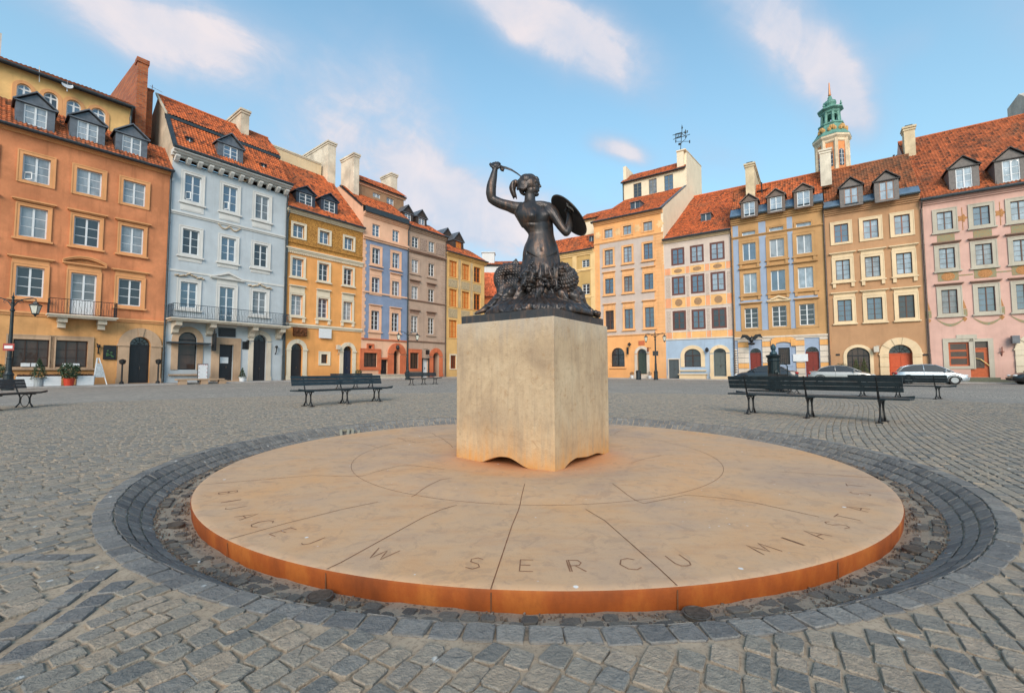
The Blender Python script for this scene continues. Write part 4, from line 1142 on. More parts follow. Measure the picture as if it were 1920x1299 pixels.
H.moulding('cornice', m_t, zt-.30, .34, .30, steps=3)
q = MB(); a, z1 = H.F.px(193.7, 647); b, z0 = H.F.px(216.7, 674); H.box(q, a, b, .02, .12, z0, z1); mo = q.build('menu_board', M_iron, H.root)
q = MB()
for k in range(9): x = a+.1+random.random()*(b-a-.25); z = z0+.12+random.random()*(z1-z0-.3); q.ball(H.F.P(x, .12, z), (.07, .07, .06), 6, 4)
q.build('menu_picture', simple('leaf_print', (.05, .12, .05, 1), .6, var=.5, scale=20), mo)
a, z = H.F.px(184, 655); q = MB(); q.tube([H.F.P(a, .05, z-.3), H.F.P(a, .12, z+.1), H.F.P(a-.1, .16, z+.4), H.F.P(a+.08, .2, z+.25)], .04, 6); q.ball(H.F.P(a, .14, z+.2), .1); q.build('wall_bracket', M_iron, H.root)
# tile strip, dormers
sl = 1.0; rn, rz = .42, zt
sA, nA, zA = H.slope_px(120, 219, rn, rz, sl)
H.roof(-17, 0.05, rn, rz, nA, zA, T_or2)
H.gutter(rz-.05, rn+.1, -17, .05)
H.pipe(-.08, rz, over=.45)
for (x0, y0, x1, y1, pk) in ((45.7, 194, 87.1, 243, 174.5), (145.6, 224.5, 183, 270.5, 207), (230, 252, 263.7, 294, 234)):
    H.dormer(x0, y0, x1, y1, pk, rn, rz, sl, side=.36, rows=3, pane=G_curt)
m_att = C('attic_ochre', 240, 192, 124, var=.12, dirt=.2)
U = H.sub(nA-.05, -17, H.S(246, 210)*1.0, zA-1.2, 0, m_att)
U.s1 = U.F.px(246.5, 215)[0]; U.zt = U.F.px(123, 161)[1]
for cx_, cy0 in ((44.5, 158), (95, 174), (138, 188.5), (184, 203.5)):
    a, b = U.F.px(cx_-14, cy0+20)[0], U.F.px(cx_+14, cy0+20)[0]; z1 = U.F.px(cx_, cy0)[1]
    U.window(a, b, z1-2.2, z1, pane=G_blue, trim=m_t, tw=.2, rise=(b-a)/2, rows=3, sill=False)
U.wall()
ztp = U.F.px(114, 147, -2.2)[1]; U.roof(U.s0, U.s1+.1, .45, U.zt, -2.2, ztp, T_br)
U.gutter(U.zt-.05, .55, U.s0, U.s1+.1); U.pipe(U.s1-.05, U.zt, zb=U.zt-3.5, over=.5)
U.flank([(0, zA-1.5), (0, U.zt), (-2.2, ztp-.1), (-7, U.zt-1), (-7, zA-1.5)], m_att, ridge=2)
q = MB(); c = U.F.px(124, 168); p = U.F.P(c[0], .6, c[1]); ax_ = (EYEV-p).normalized()*.6+Vector((0, 0, .5)); ax_.normalize()
X_ = ax_.cross(Vector((0, 0, 1))).normalized(); Y_ = X_.cross(ax_); rings = []
for r, h in ((.0, 0), (.14, .02), (.24, .05), (.29, .08)): rings.append([q.vert(p + X_*r*math.cos(2*PI*k/20) + Y_*r*math.sin(2*PI*k/20) + ax_*h) for k in range(20)])
for a_, b_ in zip(rings, rings[1:]):
    for k in range(20): q.face((a_[k], b_[k], b_[(k+1) % 20], a_[(k+1) % 20]))
q.tube([p, p - Vector((0, 0, .4))], .03, 6); q.tube([p, p+ax_*.4], .015, 5); q.build('satellite_dish', simple('dish_grey', (.5, .52, .55, 1), .4), U.root)
q = MB(); a_, z_ = U.F.px(73, 155); q.tube([U.F.P(a_, .3, z_-.1), U.F.P(a_-.05, .5, z_+.9)], .02, 5); q.build('aerial', M_white, U.root)
H.flank([(0, H.z0-.5), (0, zt), (nA, zA-.1), (nA-5, zA-.1), (nA-5, H.z0-.5)], m_o); H.wall()
# tall white chimney cut by the left edge, brick firewall
a = U.F.px(-12, 60, -3)[0]; b = U.F.px(4, 60, -3)[0]
m_wh = C('chimney_white', 205, 200, 190, dirt=.4)
q = MB(); q.box(a, b, -4, -3, U.zt+.3, U.F.px(0, 62, -3)[1], 0, U.T()); q.build('chimney', m_wh, U.root)
def brick_mat():
    m, t, b, pos = newmat('old_brick')
    g_ = t.add('ShaderNodeNewGeometry'); mp = t.add('ShaderNodeMapping'); mp.inputs['Rotation'].default_value = (PI/2, 0, math.radians(-51)); 
    sp = t.add('ShaderNodeSeparateXYZ'); t.l.new(pos, sp.inputs[0]); cm = t.add('ShaderNodeCombineXYZ')
    t.l.new(t.math('ADD', sp.outputs[0], t.math('MULTIPLY', sp.outputs[1], 0.7)), cm.inputs[0]); t.l.new(sp.outputs[2], cm.inputs[1])
    br = t.add('ShaderNodeTexBrick'); t.l.new(cm.outputs[0], br.inputs['Vector']); br.inputs['Scale'].default_value = 1
    br.inputs['Brick Width'].default_value = .42; br.inputs['Row Height'].default_value = .16; br.inputs['Mortar Size'].default_value = .02
    br.inputs['Color1'].default_value = rgb(208, 112, 62); br.inputs['Color2'].default_value = rgb(150, 70, 42); br.inputs['Mortar'].default_value = rgb(150, 120, 96)
    n_ = t.noise(pos, 2.5, 6, .6); t.l.new(t.mix(t.math('MULTIPLY', n_, .6), br.outputs['Color'], rgb(110, 64, 40)), b.inputs['Base Color']); b.inputs['Roughness'].default_value = .9
    t.l.new(t.bump(br.outputs['Fac'], -.5, .02), b.inputs['Normal']); return m
M_brick = brick_mat()
n_f = nA - .6
a0 = H.F.px(257, 150, n_f)[0]; a1 = H.F.px(277, 150, n_f)[0]
ztop = H.F.px(257, 107, n_f)[1]; zlo = H.F.px(262, 245, n_f)[1]
nb, zbk = H.F.side(207, 178, a0)
q = MB(); q.prism([(n_f, zlo-2), (n_f, ztop), (nb-.3, zbk), (nb-.3, zlo-2)], a0, a1, lambda n, s_, z: H.F.P(s_, n, z))
q.prism([(n_f+.08, ztop-.3), (n_f+.08, ztop+.04), (n_f-.6, ztop+.0), (n_f-.6, ztop-.4)], a0-.07, a1+.07, lambda n, s_, z: H.F.P(s_, n, z)); q.build('firewall', M_brick, H.root)
q = MB(); zz = H.F.px(283, 180, n_f-1)[1]; s_ = H.F.px(284, 170, n_f-1)[0]
q.box(s_-.3, s_+.12, n_f-1.6, n_f-1.0, zz-3.5, zz+.45, 0, H.T()); q.box(s_-.36, s_+.18, n_f-1.66, n_f-.94, zz+.45, zz+.55, 0, H.T()); q.tube([H.F.P(s_+.05, n_f-1.1, zz+.5), H.F.P(s_+.07, n_f-1.1, zz+1.0)], .02, 6); q.tube([H.F.P(s_-.1, n_f-1.1, zz+.85), H.F.P(s_+.75, n_f-1.1, zz+.7)], .012, 5)
q.build('chimney', M_brick, H.root)

# ---- pale blue house ----------------------------------------------------------------------
F, Ln = LCH[0]
m_b = C('pale_blue_render', 188, 196, 202, var=.06, dirt=.14); m_w = C('white_trim', 214, 212, 208, var=.04, dirt=.15)
zt = F.px(423, 331)[1]; H = House('town_house', 'pale blue house with white trim, long iron balcony and steep orange mansard roof', F, 0, Ln, zt, m_b, bz(F))
Cc, Rr_ = H.grid([(341.5, 373), (414.7, 442), (476.6, 502)], 465, [(349.3, 395.6), (446.2, 489.6), (539.3, 584)], 429)
for r, (z0, z1) in enumerate(Rr_):
    for c, (a, b) in enumerate(Cc):
        kw = dict(pane=[G_blue, G_blue, G_dark][r], trim=m_w, tw=.22, tp=.05)
        if r == 0: H.window(a, b, z0, z1, open_sash=c < 2, apron=.55, **kw)
        elif r == 1: H.window(a, b, z0, z1, apron=.3, **kw)
        else:
            lo = z0 - (.0 if c != 1 else 1.15)
            H.window(a, b, lo, z1, hood='gable' if c == 1 else None, hgap=.35, hw=.5 if c == 1 else .1, sill=c != 1, rows=3 if c != 1 else 4, **kw)
            if c != 1:
                q = MB(); zc_ = z1 + .42
                for k in range(15):
                    u = k/14; x = a-.35 + (b-a+.7)*u; q.ball(H.F.P(x, .09, zc_ + .22*math.exp(-((u-.5)/.16)**2) + .04*math.sin(k*2.1)), (.1, .1, .07), 8, 5)
                q.build('stucco_ornament', C('stucco', 205, 186, 162, var=.15), H.root)
zbal = H.Z(423, 606)
g_ = MB()
x0, x1 = Cc[1]
for k in range(17):
    u = k/16; x = x0-.25+(x1-x0+.5)*u; g_.ball(H.F.P(x, .07, Rr_[1][1]+.95 - .28*abs(math.sin(u*2*PI))), (.08, .07, .06), 8, 5)
g_.build('garland', MATS['stucco'], H.root)
bal = MB(); H.box(bal, .05, Ln-.05, 0, 1.25, zbal-.18, zbal); H.box(bal, -.05, Ln+.05, 0, 1.35, zbal-.07, zbal+.03)
for x_ in (327, 391.6, 470, 521):
    a = H.S(x_, 612)
    bal.prism([(0, zbal-1.15), (.28, zbal-1.0), (.38, zbal-.75), (.7, zbal-.55), (1.05, zbal-.5), (1.1, zbal-.18), (0, zbal-.18)], a-.2, a+.2, lambda n, s_, z: H.F.P(s_, n, z))
bo = bal.build('balcony', M_stonew, H.root); rl_ = MB()
for p, q in (((.1, .05), (.1, 1.25)), ((.1, 1.25), (Ln-.1, 1.25)), ((Ln-.1, 1.25), (Ln-.1, .05))): rail_run(rl_, H, p, q, zbal+.03, 1.05, .12)
rl_.build('railing', simple('blue_iron', (.02, .035, .055, 1), .45), bo)
zs1 = H.Z(423, 420); zs2 = H.Z(423, 520)
H.moulding('string_course', m_w, zs1-.12, .24, .14); H.moulding('string_course', m_w, zs2-.1, .16, .05, steps=1)
a, b = H.S(333.4, 660), H.S(368.5, 660); z1 = H.Z(351, 622.5); z0 = H.Z(351, 693)
H.window(a, b, z0, z1, frame=M_iron, pane=G_shop, rise=(b-a)/2, cols=1, rows=2, trim=M_stone, tw=.42, sill=True, name='shop_window')
q = MB(); zz = H.Z(351, 643.5); H.box(q, a-.75, b+.75, .07, .75, zz-.05, zz+.05); q.build('awning', M_gutter, H.root)
a, b = H.S(410, 680), H.S(436.6, 680); z1 = H.Z(423, 646); H.door(a, b, H.z0+.1, z1, M_black, portal=M_stone, pw=.55, depth=.3, panels=False)
q = MB(); H.box(q, a-.1, b+.1, 0, .1, z1+.65, z1+1.35); H.box(q, a, b, .1, .14, z1+.72, z1+1.28); q.build('sign_panel', M_black, H.root)
q = MB(); H.box(q, a+.15, a+.75, -.19, -.17, H.z0+1.5, H.z0+2.0); q.build('door_notice', M_white, H.root)
a, b = H.S(473.6, 680), H.S(499, 680); z1 = H.Z(486, 627.5); H.door(a, b, H.z0, z1, M_black, rise=(b-a)/2, portal=M_stonew, pw=.36, imposts=False)
st_ = MB(); H.box(st_, H.S(404, 700), H.S(442, 700), 0, .8, H.z0-.3, H.z0+.1); H.box(st_, H.S(468, 700), H.S(506, 700), 0, .8, H.z0-.3, H.z0+.02); st_.build('step', M_stone, H.root)
for x_, y_ in ((399, 642), ): 
    a, z = H.F.px(x_, y_); q = MB(); q.tube([H.F.P(a-.1, 0, z+.8), H.F.P(a-.1, .8, z+.8)], .03, 6); H.box(q, a-.14, a-.06, .25, .95, z-.7, z+.7); q.tube([H.F.P(a-.1, .6, z+.7), H.F.P(a-.1, .6, z+1.05)], .03, 6)
    q.build('hanging_sign', M_iron, H.root)
for x_, y_ in ((462, 650), (516, 660)): a, z = H.F.px(x_, y_); q = MB(); q.tube([H.F.P(a, 0, z-.2), H.F.P(a, .2, z), H.F.P(a, .25, z+.35)], .04, 6); q.ball(H.F.P(a, .25, z+.45), .12); q.build('wall_lamp', M_iron, H.root)
q = MB(); a, z = H.F.px(461.5, 647); H.box(q, a-.3, a+.3, 0, .06, z-.35, z+.3); q.build('plaque', M_iron, H.root)
q = MB(); 
for k in range(12): x = .2 + (Ln-.4)*k/11; q.prism([(0, zt-.05), (.3, zt-.05), (.62, zt+.22), (.62, zt+.34), (0, zt+.34)], x-.14, x+.14, lambda n, s_, z: H.F.P(s_, n, z))
q.build('bracket', m_w, H.root)
H.moulding('cornice', m_w, zt+.34, .42, .85, a0=-.12, a1=Ln+.12, steps=3)
ec = zt + .78; H.gutter(ec+.04, .85, -.15, Ln+.15, r=.13)
slm = 1.33; sA, nA, zA = H.slope_px(407, 252, .65, ec, slm)
H.roof(.12, Ln-.02, .65, ec, nA, zA, T_or, thick=.1)
q = MB(); H.box(q, -.1, Ln+.1, nA-.1, nA+.28, zA-.22, zA+.02); q.build('mansard_ridge_board', M_gutter, H.root)
sl2 = .95; sB, nB, zB = H.slope_px(395, 218, nA+.25, zA, sl2)
H.roof(-.1, Ln+.1, nA+.25, zA+.04, nB, zB, T_or, name='upper_roof'); H.ridge(-.1, Ln+.1, nB, zB+.04, T_or)
m_gab = C('gable_cream', 214, 196, 172, dirt=.3)
H.flank([(0, H.z0-.5), (0, zt), (.6, ec), (nA+.02, zA-.05), (nB, zB-.15), (2*nB, zA-.5), (2*nB, H.z0-.5)], m_gab, ridge=4); H.wall()
def gable_coping(H, a0, a1, pts, mat=None, w=.12, name='gable_coping'):
    q = MB()
    for (n0, z0), (n1, z1) in zip(pts, pts[1:]): q.prism([(n0, z0), (n1, z1), (n1, z1+w), (n0, z0+w)], a0, a1, lambda n, s_, z: H.F.P(s_, n, z))
    return q.build(name, mat or M_gutter, H.root)
gable_coping(H, -.16, .14, [(.65, ec), (nA+.05, zA)]); gable_coping(H, -.2, -.05, [(nA+.3, zA), (nB, zB)], m_gab, .16)
H.dormer(419.4, 270.5, 445.2, 303, 251.5, .65, ec, slm, side=.42, rows=3)
for x0, y0, x1, y1 in ((350, 258, 361, 270), (490.5, 307.5, 499, 317)):
    H.skylight(x0, y0, x1, y1, .65, ec, slm, M_gutter)
H.pipe(Ln-.02, zt-.1, over=.3, zb=H.z0)
a0 = H.F.px(452.5, 220, nB+1.2)[0]; a1 = H.F.px(467.5, 220, nB+1.2)[0]; H.chimney(a0, a1, nB+1.2, H.F.side(424, 227, a0)[0], zB-2, H.F.px(452.5, 204, nB+1.2)[1], m_gab, cap=True)

# ---- yellow house -------------------------------------------------------------------------
F, Ln = LCH[1]
m_ye = C('yellow_render', 234, 164, 94, var=.08, dirt=.15); m_pw = C('cream_trim', 222, 208, 184, var=.05, dirt=.15)
def sgraffito(name, c1, c2, sc=5.0):
    m, t, b, pos = newmat(name); n1 = t.noise(pos, sc, 3, .5, 2.5); n2 = t.noise(pos, sc*.5, 2, .5, 3.0)
    k = t.math('MAXIMUM', t.ramp(n1, [(.50, 0.), (.53, 1.), (.58, 1.), (.61, 0.)]), t.ramp(n2, [(.47, 0.), (.49, 1.), (.53, 1.), (.55, 0.)]))
    t.l.new(t.mix(t.math('MULTIPLY', k, .8), c1, c2), b.inputs['Base Color']); b.inputs['Roughness'].default_value = .9; return m
m_sg = sgraffito('gold_sgraffito', rgb(196, 142, 70), rgb(104, 66, 26))
zt = F.px(607, 416)[1]; H = House('town_house', 'yellow house with gold patterned top storey, white plaque and two blue-black dormers', F, 0, Ln, zt, m_ye, bz(F))
Cc, Rr_ = H.grid([(547.4, 568.8), (597.7, 616.4), (644.7, 661.4)], 500, [(433.8, 456.9), (494.5, 526.5), (559.8, 596)], 607)
H.zone(0, Ln, H.Z(607, 474), zt, m_sg)
for r, (z0, z1) in enumerate(Rr_):
    for c, (a, b) in enumerate(Cc):
        H.window(a, b, z0, z1, pane=G_blue if (r == 0 or c == 0 and r == 1) else G_curt if r == 2 and c != 1 else G_dark, rows=2 if r == 0 else 3 if r == 1 else 4, trim=m_pw, tw=.17, tp=.07, sill=r > 0, brackets=r == 2,
                 hood='flat' if r == 2 else None, hgap=.55, hw=.05, hoodmat=m_pw, depth=.3)
H.moulding('string_course', m_pw, H.Z(607, 484), .36, .22, steps=3); H.moulding('string_course', m_sg, H.Z(607, 468), .12, .1, steps=1)
q = MB(); zz = H.Z(607, 484)-.14
for k in range(46): q.box(Ln*k/46+.03, Ln*k/46+.12, 0, .12, zz, zz+.14, 0, H.T())
q.build('dentils', m_pw, H.root)
H.moulding('string_course', m_pw, H.Z(603, 617), .34, .2, steps=2)
H.moulding('cornice', m_pw, zt-.02, .36, .4, steps=3)
for (xa, xb, y1) in ((544.3, 567, 643.6), (642.6, 660, 648.8)):
    a, b = H.S(xa, 680), H.S(xb, 680); H.door(a, b, H.z0+.05, H.Z((xa+xb)/2, y1), M_black if xa < 600 else simple('navy_door', (.015, .025, .05, 1), .4), rise=(b-a)/2, portal=m_pw if xa < 600 else m_pw, pw=.38, voussoirs=0, imposts=True, panels=xa > 600)
a, z1 = H.F.px(602, 664); b, z0 = H.F.px(613.3, 681); H.window(a, b, z0, z1, frame=M_iron, pane=G_shop, cols=1, rows=1, trim=m_pw, tw=.26, sill=False)
a, z1 = H.F.px(596, 615.8); b, z0 = H.F.px(618.7, 635); q = MB(); H.box(q, a, b, .2, .27, z0, z1); pl = q.build('plaque', M_white, H.root)
a, z1 = H.F.px(549, 613); b, z0 = H.F.px(573, 631); q = MB(); H.box(q, a, b, .0, .3, z0, z1)
for k in range(10): q.ball(H.F.P(a+.12+(b-a-.24)*random.random(), .32, z0+.12+(z1-z0-.2)*random.random()), (.12, .08, .1), 8, 5)
q.build('carved_relief', sgraffito('brown_relief', rgb(112, 66, 34), rgb(60, 34, 18), 9), H.root)
a, z = H.F.px(630.5, 655); q = MB(); q.tube([H.F.P(a+.15, 0, z-.5), H.F.P(a+.1, .3, z-.25), H.F.P(a, .35, z)], .03, 6); H.box(q, a-.17, a+.17, .2, .5, z, z+.42); q.build('wall_lamp', simple('lamp_glass', (.55, .5, .42, 1), .3), H.root)
ec = zt + .34; H.gutter(ec+.03, .5, 0, Ln, r=.1); sl = 1.02
sA, nA, zA = H.slope_px(572, 318, .42, ec, sl); H.roof(0, Ln-.02, .42, ec, nA, zA, T_or)
for d_ in ((561.6, 360, 585, 388, 350), (607.6, 374, 627.8, 400.5, 363.5)): H.dormer(*d_, .42, ec, sl, side=.30, rows=3, pane=G_dark, mat=simple('blue_black_zinc', (.045, .055, .075, 1), .5, .3, var=.3))
m_cr = C('cream_wall', 226, 200, 160, var=.06, dirt=.2)
U = H.sub(nA-.1, -.3, 0, zA-.8, 0, m_cr); U.s1 = U.F.px(602.5, 320)[0]; U.zt = U.F.px(556, 290.5)[1]; U.wall()
U.flank([(0, zA-1), (0, U.zt), (-5, U.zt), (-5, zA-1)], m_cr); U.moulding('cornice', m_pw, U.zt-.12, .22, .12, a0=U.s0, a1=U.s1)
q = MB(); U.box(q, U.s0, U.s1, -5, 0, U.zt, U.zt+.03); q.build('roof', M_gutter, H.root)
H.flank([(0, H.z0-.5), (0, ec), (nA, zA-.1), (nA-4.5, zA-.1), (nA-4.5, H.z0-.5)], m_cr); H.wall()
H.pipe(.1, zt, over=.4)
nc = nA + .9
a0 = H.F.px(615, 300, nc)[0]; a1 = H.F.px(629.5, 300, nc)[0]; H.chimney(a0, a1, nc, H.F.side(566, 289, a0)[0], zA-3.4, H.F.px(615, 264, nc)[1], C('chimney_cream', 222, 206, 184, dirt=.25))

# ---- blue and peach house -----------------------------------------------------------------
F, Ln = LCH[2]
m_bl = C('blue_render', 132, 148, 176, var=.08, dirt=.15); m_pe = C('peach_render', 232, 184, 152, var=.06, dirt=.15); m_te = C('terracotta_stone', 206, 112, 74, var=.12, dirt=.25)
zt = F.px(712, 408)[1]; H = House('town_house', 'narrow house with blue middle storeys between peach bands and terracotta stone doorway', F, 0, Ln, zt, m_pe, bz(F))
Cc, Rr_ = H.grid([(697, 711.5), (735, 748)], 515, [(426, 448), (470, 498.5), (524, 553), (585, 620)], 722)
zlo, zhi = H.Z(722, 637), H.Z(722, 457); H.zone(.35, Ln, zlo, zhi, m_bl)
for c in Cc: H.zone(c[0]-.3, c[1]+.3, zlo, H.Z(722, 618), m_pe)
for r, (z0, z1) in enumerate(Rr_):
    for c, (a, b) in enumerate(Cc):
        H.window(a, b, z0, z1, pane=G_blue if r == 0 else G_dark, rows=3 if r < 3 else 4, trim=None if r == 0 else m_pe, tw=.26, tp=.06, sill=r in (1, 3), hood='flat' if r > 1 else None, hgap=.5 if r == 2 else .25, hw=.05, hoodmat=m_pe, depth=.25)
H.moulding('cornice', m_pe, zt-.3, .4, .4, steps=3); H.moulding('string_course', m_pe, zhi-.05, .4, .3, steps=2); H.moulding('string_course', m_pe, H.Z(722, 554), .16, .14, steps=1); H.moulding('string_course', m_te, zlo-.1, .14, .12, steps=1)
q = MB(); z = zlo; k = 0
while z < zhi-.3: q.box(0, .45 if k % 2 else .3, 0, .03, z+.02, z+.34, 0, H.T()); z += .36; k += 1
q.build('quoin', m_pe, H.root)
a, z1 = H.F.px(681.5, 661); b, z0 = H.F.px(706.5, 688); H.window(a, b, z0, z1, frame=M_iron, pane=G_shop, cols=3, rows=2, trim=m_te, tw=.42, tp=.12, sill=False, name='shop_window', mull=.04)
a, z1 = H.F.px(690, 647.5); b, z0 = H.F.px(697.5, 654.5); H.window(a, b, z0, z1, frame=M_iron, pane=G_shop, cols=1, rows=1, trim=m_te, tw=.16, tp=.12, sill=False)
a, b = H.S(712.7, 690), H.S(727, 690); H.door(a, b, H.z0-.1, H.Z(720, 674), M_black, portal=m_te, pw=.2, panels=False)
a, b = H.S(737, 690), H.S(749.5, 690); H.door(a, b, H.z0+.15, H.Z(743, 656), simple('dark_brown_door', (.03, .015, .01, 1), .5), rise=(b-a)/2, portal=m_te, pw=.75, voussoirs=0, imposts=False, depth=.7, pp=.14)
q = MB(); a, z = H.F.px(743, 651.5); q.ball(H.F.P(a, .25, z), (.2, .15, .28)); q.build('keystone_head', M_iron, H.root)
q = MB(); H.box(q, .2, Ln-.2, .2, .7, H.z0-.2, H.z0+.32); H.box(q, .1, Ln-.1, .1, .8, H.z0+.32, H.z0+.42); q.build('stone_ledge', M_stonew, H.root)
ec = zt + .1; sl = .75
H.gutter(ec, .5, 0, Ln); q = MB(); H.box(q, .3, Ln+.2, -.3, .0, ec, ec+.75); q.build('parapet_rail', M_gutter, H.root)
sA, nA, zA = H.slope_px(690, 365, -.1, ec+.75, sl); H.roof(-.1, Ln+.3, -.1, ec+.75, nA, zA, T_or)
m_bw = C('brown_attic', 164, 128, 98, var=.1)
nU = nA + 1.2; U = H.sub(nU, 0, 0, zA-2.5, 0, m_bw); U.s0 = U.F.px(673, 350)[0]; U.s1 = U.F.px(757, 375)[0]; U.zt = U.F.px(716, 357)[1]
for x0, y0, x1, y1 in ((699, 360, 713.5, 373.5), (725, 369.5, 738.5, 388)): a, z1 = U.F.px(x0, y0); b, z0 = U.F.px(x1, y1); U.window(a, b, z0, z1, pane=G_curt, rows=2)
U.wall(); U.moulding('cornice', m_pe, U.zt-.25, .3, .25, a0=U.s0-.2, a1=U.s1+.2)
U.roof(U.s0-.25, U.s1+.25, .4, U.zt+.06, -2.6, U.zt+2.1, T_or); U.flank([(0, zA-2.5), (0, U.zt), (-2.6, U.zt+2), (-5, U.zt-.5), (-5, zA-2.5)], m_bw, ridge=2)
H.dormer(660, 347.5, 675, 362.5, 342, -.1, ec+.75, sl, side=.15, rows=1, cols=1, pane=G_blue)
m_cc = MATS['chimney_cream']
for x0, x1, yt, xb, yb, nn in ((663.5, 673.5, 287, 640, 302, nU+.7), (734, 745, 324.5, 714.5, 330, nU-2.6)):
    a0 = H.F.px(x0, 330, nn)[0]; a1 = H.F.px(x1, 330, nn)[0]; H.chimney(a0, a1, nn, H.F.side(xb, yb, a0)[0], zA-2, H.F.px(x0, yt, nn)[1], m_cc)
H.flank([(0, H.z0-.5), (0, ec), (-.1, ec+.7), (nA, zA-.1), (nA-4, zA-.1), (nA-4, H.z0-.5)], m_pe); H.wall(); H.pipe(Ln-.03, zt, over=.4)

# ---- grey-beige house ---------------------------------------------------------------------
F, Ln = LCH[3]
m_gb = C('grey_beige_render', 184, 158, 140, var=.07, dirt=.2); m_gt = C('brown_trim', 150, 120, 104, var=.08)
zt = F.px(800, 437)[1]; H = House('town_house', 'grey-beige house with carved panels under the eaves and one white ground-floor door', F, 0, Ln, zt, m_gb, bz(F))
Cc, Rr_ = H.grid([(771.5, 784), (803, 814)], 520, [(449, 468.5), (491, 514.5), (540, 563.5), (594.5, 625)], 793)
for r, (z0, z1) in enumerate(Rr_):
    for c, (a, b) in enumerate(Cc): H.window(a, b, z0, z1, pane=G_blue if r == 0 else G_dark if c else G_curt, rows=3 if r < 3 else 4, trim=m_gb, tw=.2, tp=.04, sill=r in (1, 3), hood='flat' if r in (2, 3) else None, hgap=.4, hw=.1, hoodmat=m_gt)
m_cv = sgraffito('carved_grey', rgb(172, 150, 136), rgb(104, 84, 74), 4)
q = MB(); za, zb_ = Rr_[0][0]-.1, Rr_[0][1]+.1; H.box(q, .1, Cc[0][0]-.25, 0, .04, za, zb_); H.box(q, Cc[0][1]+.3, Cc[1][0]-.3, 0, .04, za, zb_); H.box(q, Cc[1][1]+.3, Ln-.2, 0, .04, za, zb_); q.build('carved_panel', m_cv, H.root)
for y, o_, m__ in ((478.5, .3, m_gt), (567, .16, m_gt), (642, .16, m_gt)): H.moulding('string_course', m__, H.Z(793, y), .3 if o_ > .2 else .16, o_, steps=2)
H.moulding('cornice', m_gb, zt-.3, .4, .4, steps=3)
q = MB(); z = H.Z(793, 640); k = 0
while z < H.Z(793, 480)-.2: q.box(Ln-(.75 if k % 2 else .55), Ln-.02, 0, .03, z+.02, z+.34, 0, H.T()); z += .36; k += 1
q.build('quoin', m_gb, H.root)
a, z1 = H.F.px(768, 661); b, z0 = H.F.px(784, 691); H.window(a, b, z0, z1, frame=M_iron, pane=G_shop, cols=3, rows=3, trim=m_te, tw=.4, tp=.12, sill=False, name='shop_window', mull=.04)
a, b = H.S(792, 690), H.S(802.5, 690); H.door(a, b, H.z0, H.Z(797, 673), M_white, portal=M_iron, pw=.1, panels=False)
a, b = H.S(811.5, 690), H.S(823, 690); H.door(a, b, H.z0+.1, H.Z(817, 661), simple('red_brown_brick', rgb(110, 50, 34), .8), rise=(b-a)/2, portal=m_te, pw=.55, depth=.9, imposts=False)  # door in the terracotta arch, plain red-brown brick colour
q = MB(); a, z = H.F.px(794.5, 661); H.box(q, a-.12, a+.12, .5, .9, z-.25, z+.3); q.tube([H.F.P(a, 0, z+.4), H.F.P(a, .7, z+.4)], .025, 5); q.build('wall_lamp', M_iron, H.root)
ec = zt+.1; sl = .62; H.gutter(ec, .5, 0, Ln); sA, nA, zA = -1, -6, ec+.5+6*sl
nA = -3.2; zA = ec + 3.6*sl; H.roof(0, Ln, .4, ec, nA, zA, T_or)
for d_ in ((759, 399.5, 770.3, 415.5, 385), (785, 408, 796, 423.5, 394)): H.dormer(*d_, .4, ec, sl, side=.35, rows=3, cols=2, pane=G_blue, mat=simple('brown_boards', (.05, .035, .03, 1), .7, var=.3), roofmat=M_zinc)
H.flank([(0, H.z0-.5), (0, ec), (nA, zA-.1), (nA*2-.4, ec), (nA*2-.4, H.z0-.5)], m_gb, ridge=2); H.wall(); H.pipe(Ln-.03, zt, over=.4, mat=M_copperpipe)

# ---- tan corner house ---------------------------------------------------------------------
F, Ln = LCH[4]
m_ta = C('tan_render', 222, 180, 116, var=.06, dirt=.15); m_wo = simple('orange_wood', rgb(186, 96, 28), .45, var=.2); m_gy = sgraffito('grey_panel', rgb(190, 170, 136), rgb(130, 116, 94), 7)
zt = F.px(872, 485)[1]; H = House('town_house', 'tan corner house with orange-wood windows and grey patterned panels, left of the monument', F, 0, Ln, zt, m_ta, bz(F))
Cc, Rr_ = H.grid([(841.8, 856.5), (865.7, 879.5), (888, 900.5)], 535, [(495.5, 524.8), (547, 578.4), (603, 635)], 872)
for r, (z0, z1) in enumerate(Rr_):
    for c, (a, b) in enumerate(Cc): H.window(a, b, z0, z1, frame=m_wo, pane=G_shop if c == 2 else simple('warm_blind', rgb(200, 140, 80), .4), rows=3, trim=m_ta, tw=.14, sill=False, mull=.14, fw=.12)
q = MB()
for c in Cc:
    for z0, z1 in ((Rr_[1][1]+.25, Rr_[0][0]-.3), (Rr_[2][1]+.3, Rr_[1][0]-.3)): H.box(q, c[0]-.1, c[1]+.1, 0, .04, z0, z1)
q.build('patterned_panel', m_gy, H.root)
m_ly = C('pilaster_grey', 196, 172, 136)
q = MB()
for x in [Cc[0][1]+(Cc[1][0]-Cc[0][1])/2, Cc[1][1]+(Cc[2][0]-Cc[1][1])/2]: H.box(q, x-.2, x+.2, 0, .06, Rr_[1][0], zt-.4)
q.build('pilaster', m_ly, H.root)
a, z1 = H.F.px(844.5, 666); b, z0 = H.F.px(854.5, 691); H.window(a, b, z0, z1, frame=simple('red_wood', rgb(130, 50, 24), .5), pane=G_shop, cols=3, rows=1, trim=m_pw, tw=.16, sill=False)
H.moulding('cornice', m_ta, zt-.2, .4, .4, a0=0, a1=Ln+.3, steps=3); ec = zt+.22; sl = .62; H.gutter(ec, .5, 0, Ln+.3)
